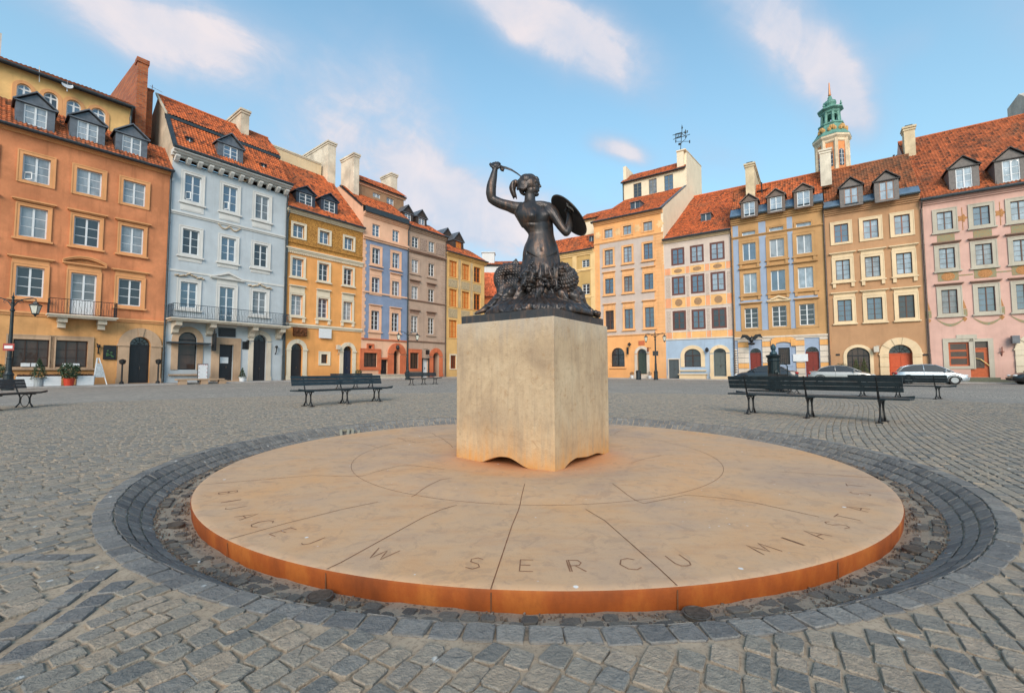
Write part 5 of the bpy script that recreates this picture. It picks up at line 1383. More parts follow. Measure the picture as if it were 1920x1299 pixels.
H.roof(0, Ln+.3, .42, ec, -3.4, ec+3.8*sl, T_or)
H.dormer(854.7, 452, 864.7, 467.5, 436, .42, ec, sl, side=.45, rows=1, pane=simple('warm_pane', rgb(190, 120, 50), .4), frame=m_wo, mat=MATS['brown_boards'], roofmat=M_zinc)
H.dormer(834, 443, 843, 457, 428, .42, ec, sl, side=.45, rows=1, pane=G_shop, frame=m_wo, mat=MATS['brown_boards'], roofmat=M_zinc)
H.flank([(0, H.z0-.5), (0, ec), (-3.4, ec+3.8*sl-.1), (-8, ec), (-8, H.z0-.5)], m_ta, ridge=2); H.wall()
LEND = H.F.P(Ln, 0, 0)

# ---- houses down the side street seen between the rows ---------------------------------
def plain_house(name, label, Y, x0, x1, yt, mat, roofpts=None, rtile=T_or, wins=(), depth=7, yb=712, frame=None):
    p = at(x0, 705, Y); q_ = at(x1, 705, Y); Fb = Fac(p.xy, (1, 0)); L_ = q_.x - p.x; zt_ = Fb.px((x0+x1)/2, yt)[1]
    h = House(name, label, Fb, 0, L_, zt_, mat, gz(p.x, Y))
    for (a0, b0, a1, b1) in wins:
        sa, z1 = Fb.px(a0, b0); sb, z0 = Fb.px(a1, b1); h.window(sa, sb, z0, z1, frame=frame or M_iron, pane=G_bright, rows=2, trim=None)
    return h
m_sa = C('salmon_render', 224, 132, 82, var=.1)
h = plain_house('town_house', 'small salmon orange house in the side street just left of the bronze figure', 66, 900, 960, 559, m_sa, wins=((927, 549.5, 937.5, 567.5),)); 
h.window(*[h.F.px(905, 575)[0], h.F.px(912, 575)[0]], h.F.px(905, 590)[1], h.F.px(905, 570)[1], frame=M_iron, pane=G_bright)
h.moulding('cornice', m_te, h.zt-.1, .3, .25, a0=-.2, a1=h.s1+.2)
h.roof(-.2, h.s1+.2, .4, h.zt+.2, -2.2, h.F.px(920, 511, -2.2)[1], tile_mat('roof_tiles_salmon', rgb(214, 112, 70), rgb(160, 80, 50), .2)); h.flank([(0, h.z0-.5), (0, h.zt), (-2.2, h.zt+3), (-6, h.zt), (-6, h.z0-.5)], m_sa, ridge=2); h.wall()
m_aw = C('attic_white', 216, 216, 216, var=.03, dirt=.15)
h = plain_house('town_house', 'white attic storeys of a taller house rising behind the salmon house', 80, 880, 1062, 497, m_aw)
h.roof(-.2, h.s1+.2, .4, h.zt, -2.5, h.zt+1.3, T_or2); h.flank([(0, h.z0-.5), (0, h.zt), (-2.5, h.zt+1.2), (-6, h.zt), (-6, h.z0-.5)], m_aw, ridge=2); h.wall()
q = MB(); a0, z0 = h.F.px(904, 492, -1); a1, z1 = h.F.px(927, 474, -1); q.box(a0, a1, -3, -1, z0-2, z1, 0, h.T()); q.box(a0-.15, a1+.15, -3.15, -.85, z1, z1+.15, 0, h.T()); q.build('chimney', m_aw, h.root)

# ================================================================ right row
PR = at(1743, 714.5, 37.5)
RCH = chain(PR.xy, [(-55.5, 1558, 712), (-55.5, 1379.5, 710), (-56, 1250, 709), (-55.5, 1117, 707), (-55.5, 1045, 706)], True)
# ---- pink house ---------------------------------------------------------------------------
F = Fac(PR.xy, (math.sin(math.radians(124)), math.cos(math.radians(124))))
m_pk = C('pink_render', 216, 174, 160, var=.06, dirt=.15); m_gs = C('grey_stone_trim', 190, 182, 166, var=.06); m_gg = simple('grey_green_frame', rgb(118, 116, 104), .6)
zt = F.px(1827, 363)[1]; H = House('town_house', 'pink house with painted garlands and medallions, red wooden shopfront below', F, 0, 17, zt, m_pk, bz(F))
Cc, Rr_ = H.grid([(1760.5, 1790.5), (1829, 1861), (1900.5, 1934)], 480, [(386, 421), (457, 496.4), (538, 584)], 1846)
w = Cc[2][0]-Cc[1][0]; Cc = Cc + [(Cc[2][0]+w, Cc[2][1]+w)]
m_bf = simple('brown_frame', rgb(112, 66, 48), .5)
for r, (z0, z1) in enumerate(Rr_):
    for c, (a, b) in enumerate(Cc):
        H.window(a, b, z0, z1, frame=simple('thin_brown', rgb(88, 58, 44), .5), pane=G_bright if r < 2 else G_blue, rows=3 if r == 0 else 4, trim=m_gs, tw=.26, tp=.05, mull=.07, fw=.05, bars=.025, hood='flat' if r else None, hgap=.12, hw=.15, hoodmat=m_gt, sill=True)
m_pt = sgraffito('painted_green', rgb(128, 142, 118), rgb(176, 128, 84), 8); m_po = sgraffito('painted_gold', rgb(196, 142, 92), rgb(140, 92, 54), 9)
q = MB(); q2 = MB()
for c, (a, b) in enumerate(Cc):
    z = Rr_[0][0]-.42; H.box(q, a-.05, b+.05, 0, .02, z-.62, z)
    z = (Rr_[1][0]-.35 + Rr_[2][1]+.75)/2; m_ = (a+b)/2; H.box(q, a-.15, b+.15, 0, .02, z-.36, z+.36)
    q2.prism([(m_+.42*math.cos(2*PI*k/20), z+.34*math.sin(2*PI*k/20)) for k in range(20)], .02, .035, H.T())
    q2.prism([(m_+.3*math.cos(2*PI*k/12), z+1e-3+.22*math.sin(2*PI*k/12)) for k in range(12)], .035, .045, H.T())
    H.box(q, b+.15, b+w-(b-a)-.15, 0, .015, z-.04, z+.06)
    # garland hanging below the first-floor sill
    z = Rr_[2][0]-.45
    for k in range(18):
        u0, u1 = k/18, (k+1)/18; f = lambda u: z - .42*math.sin(PI*u); g2 = lambda u: .06 + .16*math.sin(PI*u)
        x0 = a-.35+(b-a+.7)*u0; x1 = a-.35+(b-a+.7)*u1
        q.prism([(x0, f(u0)-g2(u0)), (x1, f(u1)-g2(u1)), (x1, f(u1)+.0), (x0, f(u0)+.0)], 0, .02, H.T())
    x = a - .85; H.box(q, x-.18, x+.18, 0, .02, z+.15, z+.75)
    q2.prism([(x, z-.3), (x+.16, z-.05), (x, z+.1), (x-.16, z-.05)], 0, .02, H.T()); q2.prism([(x-.14, z+.8), (x+.14, z+.8), (x+.05, z+1.25), (x, z+1.5), (x-.05, z+1.25)], 0, .02, H.T())
    x = b + (w-(b-a))/2; zc_ = (Rr_[0][0]+Rr_[0][1])/2
    if c < 3:
        q2.prism([(x+(.22 if k % 2 else .34)*math.cos(2*PI*k/10), zc_+(.2 if k % 2 else .36)*math.sin(2*PI*k/10)) for k in range(10)], 0, .02, H.T()); H.box(q2, x-.02, x+.02, 0, .02, zc_-1.0, zc_+.9)
q.build('painted_panel', m_pt, H.root); q2.build('painted_medallion', m_po, H.root)
a, z1 = H.F.px(1777.5, 642); b, z0 = H.F.px(1819, 686); H.window(a, b, z0, z1, frame=simple('shop_wood', rgb(176, 82, 36), .4, var=.15), pane=G_shop, cols=1, rows=3, trim=m_gs, tw=.3, tp=.05, sill=False, fw=.13, bars=.16, name='shop_window')
a2 = b; b2 = H.S(1854.5, 680); H.door(a2+.02, b2, H.z0+.35, z1, MATS['shop_wood'], transom=z1-.55, portal=None, depth=.2, panels=False, fan=G_shop)
q = MB(); H.box(q, a2+.3, b2-.25, -.11, -.06, H.z0+1.1, z1-.85); q.build('door_glass', G_shop, H.root)
q = MB(); q.tube([H.F.P(a2+.25, .0, H.z0+1.9), H.F.P(a2+.6, .05, H.z0+1.8), H.F.P(a2+1.1, .02, H.z0+1.25)], .04, 6); q.build('door_pull', simple('brass', rgb(214, 180, 120), .35, .7), H.root)
q = MB(); H.box(q, a-.3, a, 0, .05, H.z0, z0-.24); H.box(q, b2, b2+.3, 0, .05, H.z0, z1+.24); H.box(q, a2, b2, 0, .05, z1+.001, z1+.24); q.build('shopfront_surround', m_gs, H.root)
q = MB()
for k in range(3): H.box(q, a2-.8-.35*k, b2+.5+.45*k, 0, .4+.35*k, H.z0-.3, H.z0+.33-.15*k)
q.build('step', simple('green_stone', rgb(98, 100, 84), .8), H.root)
q = MB(); a_, z_ = H.F.px(1812, 632); H.box(q, a_-.6, a_+.6, 0, .05, z_-.2, z_+.2); q.build('plaque', m_gs, H.root)
a_, z_ = H.F.px(1900, 637); q = MB(); q.tube([H.F.P(a_, 0, z_+.3), H.F.P(a_, .35, z_+.3)], .03, 5); H.box(q, a_-.2, a_+.2, .2, .6, z_-.3, z_+.3); q.build('wall_lamp', M_zinc, H.root)
a_, z_ = H.F.px(1878, 660); q = MB(); q.tube([H.F.P(a_, 0, z_-.3), H.F.P(a_, .12, z_), H.F.P(a_, .15, z_+.4)], .035, 5); H.box(q, a_-.12, a_+.12, .1, .2, z_, z_+.06); q.build('wall_bracket', simple('rust', rgb(120, 66, 50), .7), H.root)
a, b = H.S(1925, 680), H.S(1965, 680); H.door(a, b, H.z0, H.Z(1945, 640), M_black, rise=(b-a)/2, portal=m_pw, pw=.6, voussoirs=9)
H.moulding('cornice', m_pk, zt-.35, .4, .35, steps=3); ec = zt+.06; sl = 1.15
H.gutter(ec, .5, 0, 17, r=.13); sl = 1.0; sA, nA, zA = H.slope_px(1810, 240.5, .4, ec, sl); H.roof(.02, 17, .4, ec, nA, zA, T_or2); H.ridge(0, 17, nA, zA+.05, T_or2)
for d_ in ((1791, 318, 1824, 350, 293), (1878, 303, 1914, 337, 276.5)): H.dormer(*d_, .4, ec, sl, side=.42, rows=3, pane=G_bright, mat=simple('grey_boards', (.17, .15, .14, 1), .7, var=.2), roofmat=simple('dark_boards', (.05, .042, .04, 1), .7))
H.flank([(0, H.z0-.5), (0, ec), (nA, zA-.1), (2*nA, ec), (2*nA, H.z0-.5)], m_pk, ridge=2); H.wall(); H.pipe(.08, zt, over=.4, mat=M_copperpipe)
m_cg = C('gable_grey', 196, 186, 172, dirt=.3)
a0 = H.F.px(1902, 210, nA+1.5)[0]; q = MB(); n0_, z0_ = nA+2.5, zA-3
q.prism([(nA+1.4, zA-2.0), (nA+1.0, zA+.6), (nA-3, zA+3.4), (nA-6, zA+3.4), (nA-6, zA-4)], a0+1.6, a0+2.5, lambda n, s_, z: H.F.P(s_, n, z)); q.build('firewall', m_cg, H.root)
m_chc = C('chimney_sand', 222, 200, 164, dirt=.2); nn = nA+2.6
def chim(H, x0, x1, yt, yb, nn, xb=None, mat=None, ybk=None, **k):
    a0 = H.F.px(x0, (yt+yb)/2, nn)[0]; a1 = H.F.px(x1, (yt+yb)/2, nn)[0]
    nb = H.F.side(xb, ybk or yt, a1 if xb > x1 else a0)[0] if xb else nn-1.0
    return H.chimney(a0, a1, nn, nb, H.F.px(x0, yb, nn)[1]-.8, H.F.px(x0, yt, nn)[1], mat or m_chc, **k)
chim(H, 1695.5, 1716.5, 240, 291, nn, pot=True, cap=True)

# ---- brown house --------------------------------------------------------------------------
F, Ln = RCH[0]
m_br = C('brown_render', 190, 146, 108, var=.06, dirt=.15); m_ct = C('sand_trim', 232, 206, 168, var=.06, dirt=.15)
zt = F.px(1640, 380)[1]; H = House('town_house', 'brown house with sand coloured window surrounds, orange gate in a banded stone arch', F, 0, Ln, zt, m_br, bz(F))
Cc, Rr_ = H.grid([(1567, 1594), (1622, 1651), (1681, 1711)], 505, [(411.5, 446.4), (481, 519.2), (558.2, 599.4)], 1636)
for r, (z0, z1) in enumerate(Rr_):
    for c, (a, b) in enumerate(Cc): H.window(a, b, z0, z1, frame=simple('red_brown', rgb(140, 88, 68), .5) if r == 0 else MATS['thin_brown'], pane=G_bright if r < 2 else G_dark, rows=3 if r == 0 else 4, trim=m_ct, tw=.26, tp=.07, mull=.08, fw=.06, bars=.025,
                                        hood='flat' if r else None, hgap=.30, hw=.2, hoodmat=m_ct, sill=r > 0, brackets=r == 1)
a, b = H.S(1589, 690), H.S(1632, 690); z1 = H.Z(1611, 651.3); H.window(a, b, H.z0+.05, z1, frame=M_iron, pane=G_shop, rise=(b-a)/2*.9, cols=4, rows=4, trim=m_ct, tw=.26, sill=False, name='shop_window', mull=.06)
a, b = H.S(1667.5, 690), H.S(1712, 690); z1 = H.Z(1690, 646); H.door(a, b, H.z0, z1, simple('orange_gate', rgb(190, 78, 34), .45, var=.12), rise=(b-a)/2, portal=m_ct, pw=.62, voussoirs=11, depth=.5)
for x_ in (1571, 1735): a_, z_ = H.F.px(x_, 665); q = MB(); H.box(q, a_-.15, a_+.15, 0, .05, z_-.08, z_+.08); q.build('number_plate', M_iron, H.root)
a_, z_ = H.F.px(1642, 655); q = MB(); q.tube([H.F.P(a_+.3, 0, z_+.3), H.F.P(a_, .4, z_+.3)], .03, 5); H.box(q, a_-.18, a_+.18, .25, .6, z_-.25, z_+.25); q.build('wall_lamp', MATS['lamp_glass'], H.root)
H.moulding('cornice', m_br, zt-.55, .6, .45, steps=4); ec = zt+.08; sl = 1.15
q = MB(); q.prism([(.6, ec-.05), (.6, ec+.1), (-.15, ec+.85), (-.2, ec+.5)], 0, Ln, lambda n, s_, z: H.F.P(s_, n, z)); mt_blue = simple('blue_zinc', (.15, .22, .30, 1), .35, .35, var=.3, scale=1.5); q.build('zinc_eaves', mt_blue, H.root)
H.gutter(ec-.02, .62, 0, Ln, r=.1); sA, nA, zA = H.slope_px(1627, 307, .55, ec+.05, sl); H.roof(.1, Ln, -.12, ec+.78, nA, zA, T_br); H.ridge(0, Ln, nA, zA+.05, T_br)
for d_ in ((1582.3, 354.5, 1609.8, 381, 333), (1648, 342.5, 1677, 371.5, 320.5)): H.dormer(*d_, .55, ec+.05, sl, side=.34, rows=2, pane=G_bright, frame=simple('tan_frame', rgb(150, 112, 92), .5), mat=MATS['grey_boards'], roofmat=MATS['dark_boards'])
H.flank([(0, H.z0-.5), (0, ec), (nA, zA-.1), (2*nA, ec), (2*nA, H.z0-.5)], m_br, ridge=2); H.wall()
q = MB()
for k in range(3): a_, z_ = H.F.px(1676+6*k, 292, nA); q.tube([H.F.P(a_, nA, z_-.3), H.F.P(a_, nA, z_+.05)], .09, 8)
q.build('vent_pipe', M_iron, H.root)

# ---- blue and tan house -------------------------------------------------------------------
F, Ln = RCH[1]
m_tn = C('tan_stone', 196, 152, 102, var=.08, dirt=.15); m_lb = C('light_blue_render', 156, 172, 196, var=.05, dirt=.12); m_ws = C('white_rustic', 218, 204, 188, var=.06)
zt = F.px(1463, 399)[1]; H = House('town_house', 'blue house framed in tan stone with three dormers and two red arched doors', F, 0, Ln, zt, m_tn, bz(F))
Cc, Rr_ = H.grid([(1394, 1419), (1445.3, 1472.5), (1496.5, 1525)], 525, [(447.8, 481.4), (506.7, 544.8), (573.9, 612.3)], 1458)
Zb = H.Z(1463, 633)
for x0, x1 in ((.15, Cc[0][0]-.35), (Cc[0][1]+.3, Cc[1][0]-.3), (Cc[1][1]+.3, Cc[2][0]-.3), (Cc[2][1]+.3, Ln-1.1)):
    H.zone(x0, x1, H.Z(1463, 617), H.Z(1463, 437), m_lb); H.zone(x0, x1, H.Z(1463, 432), H.Z(1463, 410), m_lb)
for c in Cc: H.zone(c[0]-.3, c[1]+.3, H.Z(1463, 570)+.3, H.Z(1463, 558), m_lb)
for r, (z0, z1) in enumerate(Rr_):
    for c, (a, b) in enumerate(Cc): H.window(a, b, z0, z1, pane=G_bright if r < 2 else G_dark, rows=1 if r < 2 else 4, trim=m_tn, tw=.3, tp=.05, hood={1: 'flat', 2: 'gable' if c == 1 else 'flat'}.get(r), hgap=.12, hw=.12, hoodmat=m_ct if (r == 2 and c == 1) else m_tn, sill=r < 2, brackets=r < 2, open_sash=False)
for i, (x0, y0, x1, y1) in enumerate(((1393, 434, 1419, 441), (1442, 425.5, 1470.6, 433), (1494, 416.5, 1523, 425))):
    a, z1 = H.F.px(x0, y0); b, z0 = H.F.px(x1, y1); H.window(Cc[i][0], Cc[i][1], H.Z(1458, 432.6), H.Z(1458, 425.2), pane=G_bright, rows=1, cols=1, trim=m_tn, tw=.14, sill=False)
H.moulding('string_course', m_tn, H.Z(1463, 435), .16, .14, steps=2); H.moulding('string_course', m_ws, Zb-.1, .3, .16, steps=2)
H.moulding('cornice', m_tn, zt-.5, .7, .5, steps=4)
H.zone(0, Ln, H.z0-1, Zb-.1, m_lb)
q = MB(); q2 = MB(); m_os = C('orange_rustic', 232, 172, 104, var=.06)
for xa, xb in ((1384.5, 1404.5), (1430, 1445.5), (1493, 1509.5), (1538, 1557)):
    a, b = H.S(xa, 670), H.S(xb, 670); z = H.z0; k = 0
    while z < Zb-.15:
        zz = min(z+.52, Zb-.12); (q2 if k in (2, 6) else q).box(a, b, 0, .10, z+.02, zz, 0, H.T()); z += .54; k += 1
q.build('pilaster', m_ws, H.root); q2.build('pilaster', m_os, H.root)
m_rd = simple('red_door', rgb(120, 40, 28), .45, var=.12)
for xa, xb, yt in ((1407, 1428.5, 652.8), (1511.5, 1537, 650)): a, b = H.S(xa, 690), H.S(xb, 690); H.door(a, b, H.z0, H.Z((xa+xb)/2, yt), m_rd, rise=(b-a)/2, depth=.3)
a, z1 = H.F.px(1459, 652); b, z0 = H.F.px(1482, 683.5); H.window(a, b, z0, z1, frame=M_iron, pane=G_shop, cols=6, rows=3, trim=m_lb, tw=.2, sill=False, bars=.03, mull=.04)
q = MB(); a, z1 = H.F.px(1448, 639); b, z0 = H.F.px(1490, 645.5)
for k in range(12):
    f = lambda u: z0 + .28*math.sin(PI*u); x0, x1 = a+(b-a)*k/12, a+(b-a)*(k+1)/12; q.prism([(x0, f(k/12)), (x1, f((k+1)/12)), (x1, f((k+1)/12)+.6), (x0, f(k/12)+.6)], 0, .14, H.T())
H.box(q, a-.12, a+.3, 0, .2, z0-.15, z0+.5); H.box(q, b-.3, b+.12, 0, .2, z0-.15, z0+.5); q.build('scroll_band', m_os, H.root)
q = MB(); a_, z_ = H.F.px(1501, 670.5); H.box(q, a_-.6, a_+.6, .1, .18, z_-.35, z_+.35); q.build('plaque', M_white, H.root)
a_, z_ = H.F.px(1411, 637); q = MB(); q.tube([H.F.P(a_, 0, z_+.3), H.F.P(a_, 1.0, z_+.3)], .04, 6)
for sg in (-1, 1):
    q.prism([(a_, z_+.1), (a_+sg*.35, z_+.45), (a_+sg*.8, z_+.5), (a_+sg*1.0, z_+.1), (a_+sg*.6, z_+.2), (a_+sg*.3, z_-.1)], .9, .96, H.T())
q.ball(H.F.P(a_, .95, z_-.05), (.2, .2, .3)); q.ball(H.F.P(a_, .95, z_-.45), (.35, .3, .14)); q.build('hanging_sign', M_iron, H.root)
q = MB(); z = H.z0+.1
while z < H.z0+3: q.ball(H.F.P(.12, .12, z), (.14, .14, .1), 8, 5); z += .24
q.build('rope_moulding', m_ws, H.root)
ec = zt+.2; sl = 1.2; H.gutter(ec-.02, .62, 0, Ln, r=.12)
sM, nM, zM = H.slope_px(1463, 377.5, .55, ec, sl)
q = MB(); q.prism([(.6, ec-.05), (.6, ec+.06), (nM, zM+.02), (nM, zM-.2)], 0, Ln, lambda n, s_, z: H.F.P(s_, n, z)); q.build('zinc_eaves', mt_blue, H.root)
sA, nA, zA = H.slope_px(1481, 336.5, .55, ec, sl); H.roof(.1, Ln, nM, zM, nA, zA, T_or); H.ridge(0, Ln, nA, zA+.05, T_or)
m_bd = simple('brown_dormer', (.155, .115, .095, 1), .7, var=.2)
for d_ in ((1394, 381.5, 1415.8, 403, 364), (1443.6, 371.5, 1466.7, 393.5, 354.5), (1494, 361, 1519, 384.5, 344.5)): H.dormer(*d_, .55, ec, sl, side=.26, rows=2, pane=G_bright, mat=m_bd)
H.flank([(0, H.z0-.5), (0, ec), (nA, zA-.1), (2*nA, ec), (2*nA, H.z0-.5)], m_tn, ridge=2); H.wall()
chim(H, 1397.8, 1414.5, 309, 365, nA+1.6, xb=1434, ybk=343, pot=True)
chim(H, 1537.5, 1558.5, 283, 335, nA+1.8, mat=C('chimney_pale', 224, 212, 192, dirt=.25)); H.pipe(Ln-.02, zt+.2, over=.45, mat=M_copperpipe)
q = MB(); a_, z_ = H.F.px(1428.5, 358, nA+1); q.tube([H.F.P(a_, nA+1, z_-.3), H.F.P(a_, nA+1, z_+.9)], .07, 7); H.box(q, a_-.5, a_+.5, nA+.9, nA+1.1, z_+.0, z_+.06); q.build('vent_pipe', M_iron, H.root)

# ---- cream house with painted panels ---------------------------------------------------
F, Ln = RCH[2]
m_cm = C('cream_grey_render', 212, 194, 182, var=.05, dirt=.12); m_pp = C('peach_panel', 240, 184, 118, var=.06); m_pu = C('salmon_panel', 238, 164, 122, var=.06); m_bg = C('blue_ground', 168, 188, 210, var=.05)
zt = F.px(1310, 443)[1]; H = House('town_house', 'cream house with red-brown windows, painted peach panels and pale blue ground floor', F, 0, Ln, zt, m_cm, bz(F))
Cc, Rr_ = H.grid([(1259.5, 1284.5), (1295, 1321), (1332.3, 1360.5)], 530, [(459.3, 492.6), (514, 550), (580, 617.4)], 1307)
Zb = H.Z(1310, 634.5); H.zone(0, Ln, H.z0-1, Zb, m_bg)
m_wf = simple('red_brown_window', rgb(98, 58, 50), .5, var=.12)
for r, (z0, z1) in enumerate(Rr_):
    for c, (a, b) in enumerate(Cc): H.window(a, b, z0, z1, frame=m_wf, pane=[G_bright, G_bright, G_dark][r], rows=3, trim=None, fw=.2, mull=.12, depth=.12)
q = MB(); q2 = MB(); q3 = MB(); ql = MB(); zs = [(H.Z(1307, 510), H.Z(1307, 497)), (H.Z(1307, 574), H.Z(1307, 555)), (Zb+.1, H.Z(1307, 621))]
for i, (z0, z1) in enumerate(zs):
    H.box(q, .05, Ln-.1, 0, .015, z0, z1); H.box(ql, .05, Ln-.1, 0, .04, z1, z1+.06); H.box(ql, .05, Ln-.1, 0, .04, z0-.06, z0)
    for a, b in Cc:
        H.box(ql, a-.08, a-.02, .015, .04, z0, z1); H.box(ql, b+.02, b+.08, .015, .04, z0, z1); m_ = (a+b)/2; r = .4 if i == 1 else .22
        if i < 2: q3.prism([(m_+(r if i else r*2)*math.cos(2*PI*k/20), (z0+z1)/2+r*math.sin(2*PI*k/20)) for k in range(20)], .015, .035, H.T())
    xs = [.08] + [v for a, b in Cc for v in (a-.1, b+.1)] + [Ln-.12]
    for k in range(0, len(xs), 2): H.box(q2, xs[k]+.03, xs[k+1]-.03, .015, .03, z0+.02, z1-.02)
q.build('painted_panel', m_pp, H.root); q2.build('painted_panel', m_pu, H.root); q3.build('medallion', sgraffito('medallion_paint', rgb(176, 140, 104), rgb(120, 92, 72), 10), H.root); ql.build('panel_frame', m_ws, H.root)
q = MB(); m_cs = sgraffito('grey_scrollwork', rgb(200, 184, 172), rgb(158, 140, 128), 8)
xs = [.1] + [v for a, b in Cc for v in (a-.1, b+.1)] + [Ln-.12]
for z0, z1 in ((zs[1][1]+.08, zs[0][0]-.3), (zs[2][1]+.08, zs[1][0]-.3)):
    for k in range(0, len(xs), 2): H.box(q, xs[k]+.06, xs[k+1]-.06, 0, .03, z0, z1)
q.build('painted_pilaster', m_cs, H.root)
H.moulding('string_course', m_ws, Zb-.06, .16, .08, steps=1)
a, b = H.S(1283.5, 680), H.S(1314.5, 680); H.window(a, b, H.Z(1299, 688), H.Z(1299, 654), frame=simple('dark_brown_wood', rgb(62, 40, 32), .5), pane=G_dark, rise=(b-a)/2*.85, cols=2, rows=2, trim=m_ct, tw=.4, sill=True)
a, b = H.S(1338.5, 680), H.S(1362, 680); H.door(a, b, H.z0+.25, H.Z(1350, 653), simple('grey_green_door', rgb(84, 92, 90), .6), rise=(b-a)/2*.8, portal=m_ct, pw=.36, depth=.25, imposts=False)
a, b = H.S(1254.5, 690), H.S(1273.5, 690); H.door(a, b, H.z0-.05, H.Z(1264, 674), simple('grey_hatch', rgb(72, 80, 84), .6), portal=m_ws, pw=.12, depth=.15)
q = MB(); H.box(q, H.S(1276, 704), H.S(1325, 704), 0, .6, H.z0-.3, H.z0+.4); H.box(q, H.S(1274, 704), H.S(1327, 704), 0, .7, H.z0+.4, H.z0+.5); H.box(q, H.S(1334, 704), H.S(1372, 704), 0, .6, H.z0-.3, H.z0+.24); q.build('stone_ledge', m_ct, H.root)
q = MB(); a_, z_ = H.F.px(1327, 657); q.tube([H.F.P(a_, 0, z_), H.F.P(a_, .4, z_)], .03, 5); q.lathe([(.05, -.2), (.18, -.1), (.18, .15), (.05, .3)], H.F.P(a_, .45, z_), 10); q.build('wall_lamp', M_iron, H.root)
H.moulding('cornice', m_ct, zt-.25, .35, .4, steps=3); ec = zt+.1; sl = .63; H.gutter(ec, .5, -.05, Ln, r=.11)
sA, nA, zA = H.slope_px(1350, 359, .4, ec, sl); H.roof(0, Ln, .4, ec, nA, zA, T_or, under=M_gutter); H.ridge(0, Ln, nA, zA+.05, T_or); H.skylight(1314, 403, 1333, 413, .4, ec, sl)
H.flank([(0, H.z0-.5), (0, ec), (nA, zA-.1), (2*nA, ec), (2*nA, H.z0-.5)], m_cm, ridge=2); H.wall(); H.pipe(Ln-.03, zt, over=.4, mat=M_copperpipe)

# ---- grey and orange house ----------------------------------------------------------------
F, Ln = RCH[3]
m_gr = C('warm_grey_render', 200, 184, 174, var=.05, dirt=.12); m_or = C('light_orange_render', 242, 176, 112, var=.06, dirt=.12); m_ot = C('orange_trim', 236, 178, 122, var=.05)
zt = F.px(1176, 407)[1]; H = House('town_house', 'grey house with orange top and ground floors, cream attic storey and tall gable', F, 0, Ln, zt, m_gr, bz(F))
Cc, Rr_ = H.grid([(1134.5, 1150), (1170, 1185.5), (1208, 1225)], 520, [(423, 439.5), (462.6, 491.7), (518, 547), (579.5, 616)], 1177.5)
Zb = H.Z(1177, 629); Zt2 = H.Z(1177, 448); H.zone(0, Ln, H.z0-1, Zb, m_or); H.zone(0, Ln, Zt2, zt, m_or); H.zone(0, .75, H.z0, zt, m_or); H.zone(Ln-1.15, Ln, H.z0, zt, m_or)
for r, (z0, z1) in enumerate(Rr_):
    for c, (a, b) in enumerate(Cc): H.window(a, b, z0, z1, frame=simple('brown_window', rgb(96, 64, 54), .5) if r else simple('grey_window', rgb(130, 112, 102), .5), pane=[G_bright, G_bright, G_blue, G_dark][r], rows=[2, 4, 4, 4][r], mull=.07, fw=.06, bars=.025, trim=m_ot, tw=.2, sill=r > 0, hood='flat' if r > 1 else None, hgap=.5, hw=.1, hoodmat=m_ot)
q = MB(); k = 0; z = H.z0+.1
while z < Zt2-.2:
    w_ = .62 if k % 2 else .46; q.box(0.02, w_-.1, 0, .02, z+.02, z+.38, 0, H.T()); q.box(Ln-1.1, Ln-.03, 0, .02, z+.02, z+.38, 0, H.T()); z += .4; k += 1
q.build('quoin', m_ot, H.root)
H.moulding('string_course', m_ot, Zb-.05, .16, .14, steps=2); H.moulding('string_course', m_ot, Zt2-.1, .2, .12, steps=2); H.moulding('cornice', m_ot, zt-.35, .4, .4, steps=3)
q = MB()
for x in ((Cc[0][1]+Cc[1][0])/2, (Cc[1][1]+Cc[2][0])/2, Cc[0][0]-.9, Cc[2][1]+.9):
    z_ = (Rr_[0][0]+Rr_[0][1])/2; q.prism([(x+(.3 if k % 2 else .5)*math.cos(2*PI*k/12), z_+(.35 if k % 2 else .55)*math.sin(2*PI*k/12)) for k in range(12)], 0, .02, H.T())
q.build('painted_ornament', C('pale_orange', 246, 198, 144), H.root)
a, b = H.S(1147, 680), H.S(1171.5, 680); H.window(a, b, H.Z(1159, 687.5), H.Z(1159, 652), frame=M_iron, pane=G_dark, rise=(b-a)/2, cols=2, rows=3, trim=m_ot, tw=.1, sill=True, mull=.16)
a, b = H.S(1195.5, 680), H.S(1213, 680); H.door(a, b, H.z0+.4, H.Z(1204, 654), simple('green_door', rgb(52, 66, 60), .55), rise=(b-a)/2, portal=m_ws, pw=.32, depth=.3, imposts=False)
q = MB()
for k in range(3): H.box(q, a-.3-.2*k, b+.3+.2*k, 0, .4+.3*k, H.z0-.3, H.z0+.38-.16*k)
q.build('step', m_ws, H.root)
a_, z_ = H.F.px(1183, 650); q = MB(); q.tube([H.F.P(a_, 0, z_+.3), H.F.P(a_, .6, z_+.3)], .03, 5); q.prism([(a_, z_+.5), (a_+.25, z_+.25), (a_, z_), (a_-.25, z_+.25)], .5, .56, H.T()); H.box(q, a_-.35, a_-.1, .5, .56, z_-.9, z_-.1); q.build('hanging_sign', M_iron, H.root)
a_, z_ = H.F.px(1203, 643); q = MB(); H.box(q, a_-.35, a_+.35, 0, .06, z_-.25, z_+.25); q.build('house_emblem', m_te, H.root)
a_, z_ = H.F.px(1220, 652); q = MB(); q.tube([H.F.P(a_, 0, z_), H.F.P(a_-.1, .9, z_)], .03, 5); H.box(q, a_-.13, a_-.07, .5, .95, z_-.5, z_); q.build('hanging_sign', MATS['rust'], H.root)
ec = zt+.06; g2 = H.F.side(1286.6, 349.4, Ln); sl = (g2[1]-ec)/(.4-g2[0]); H.gutter(ec, .5, -.2, Ln, r=.11)
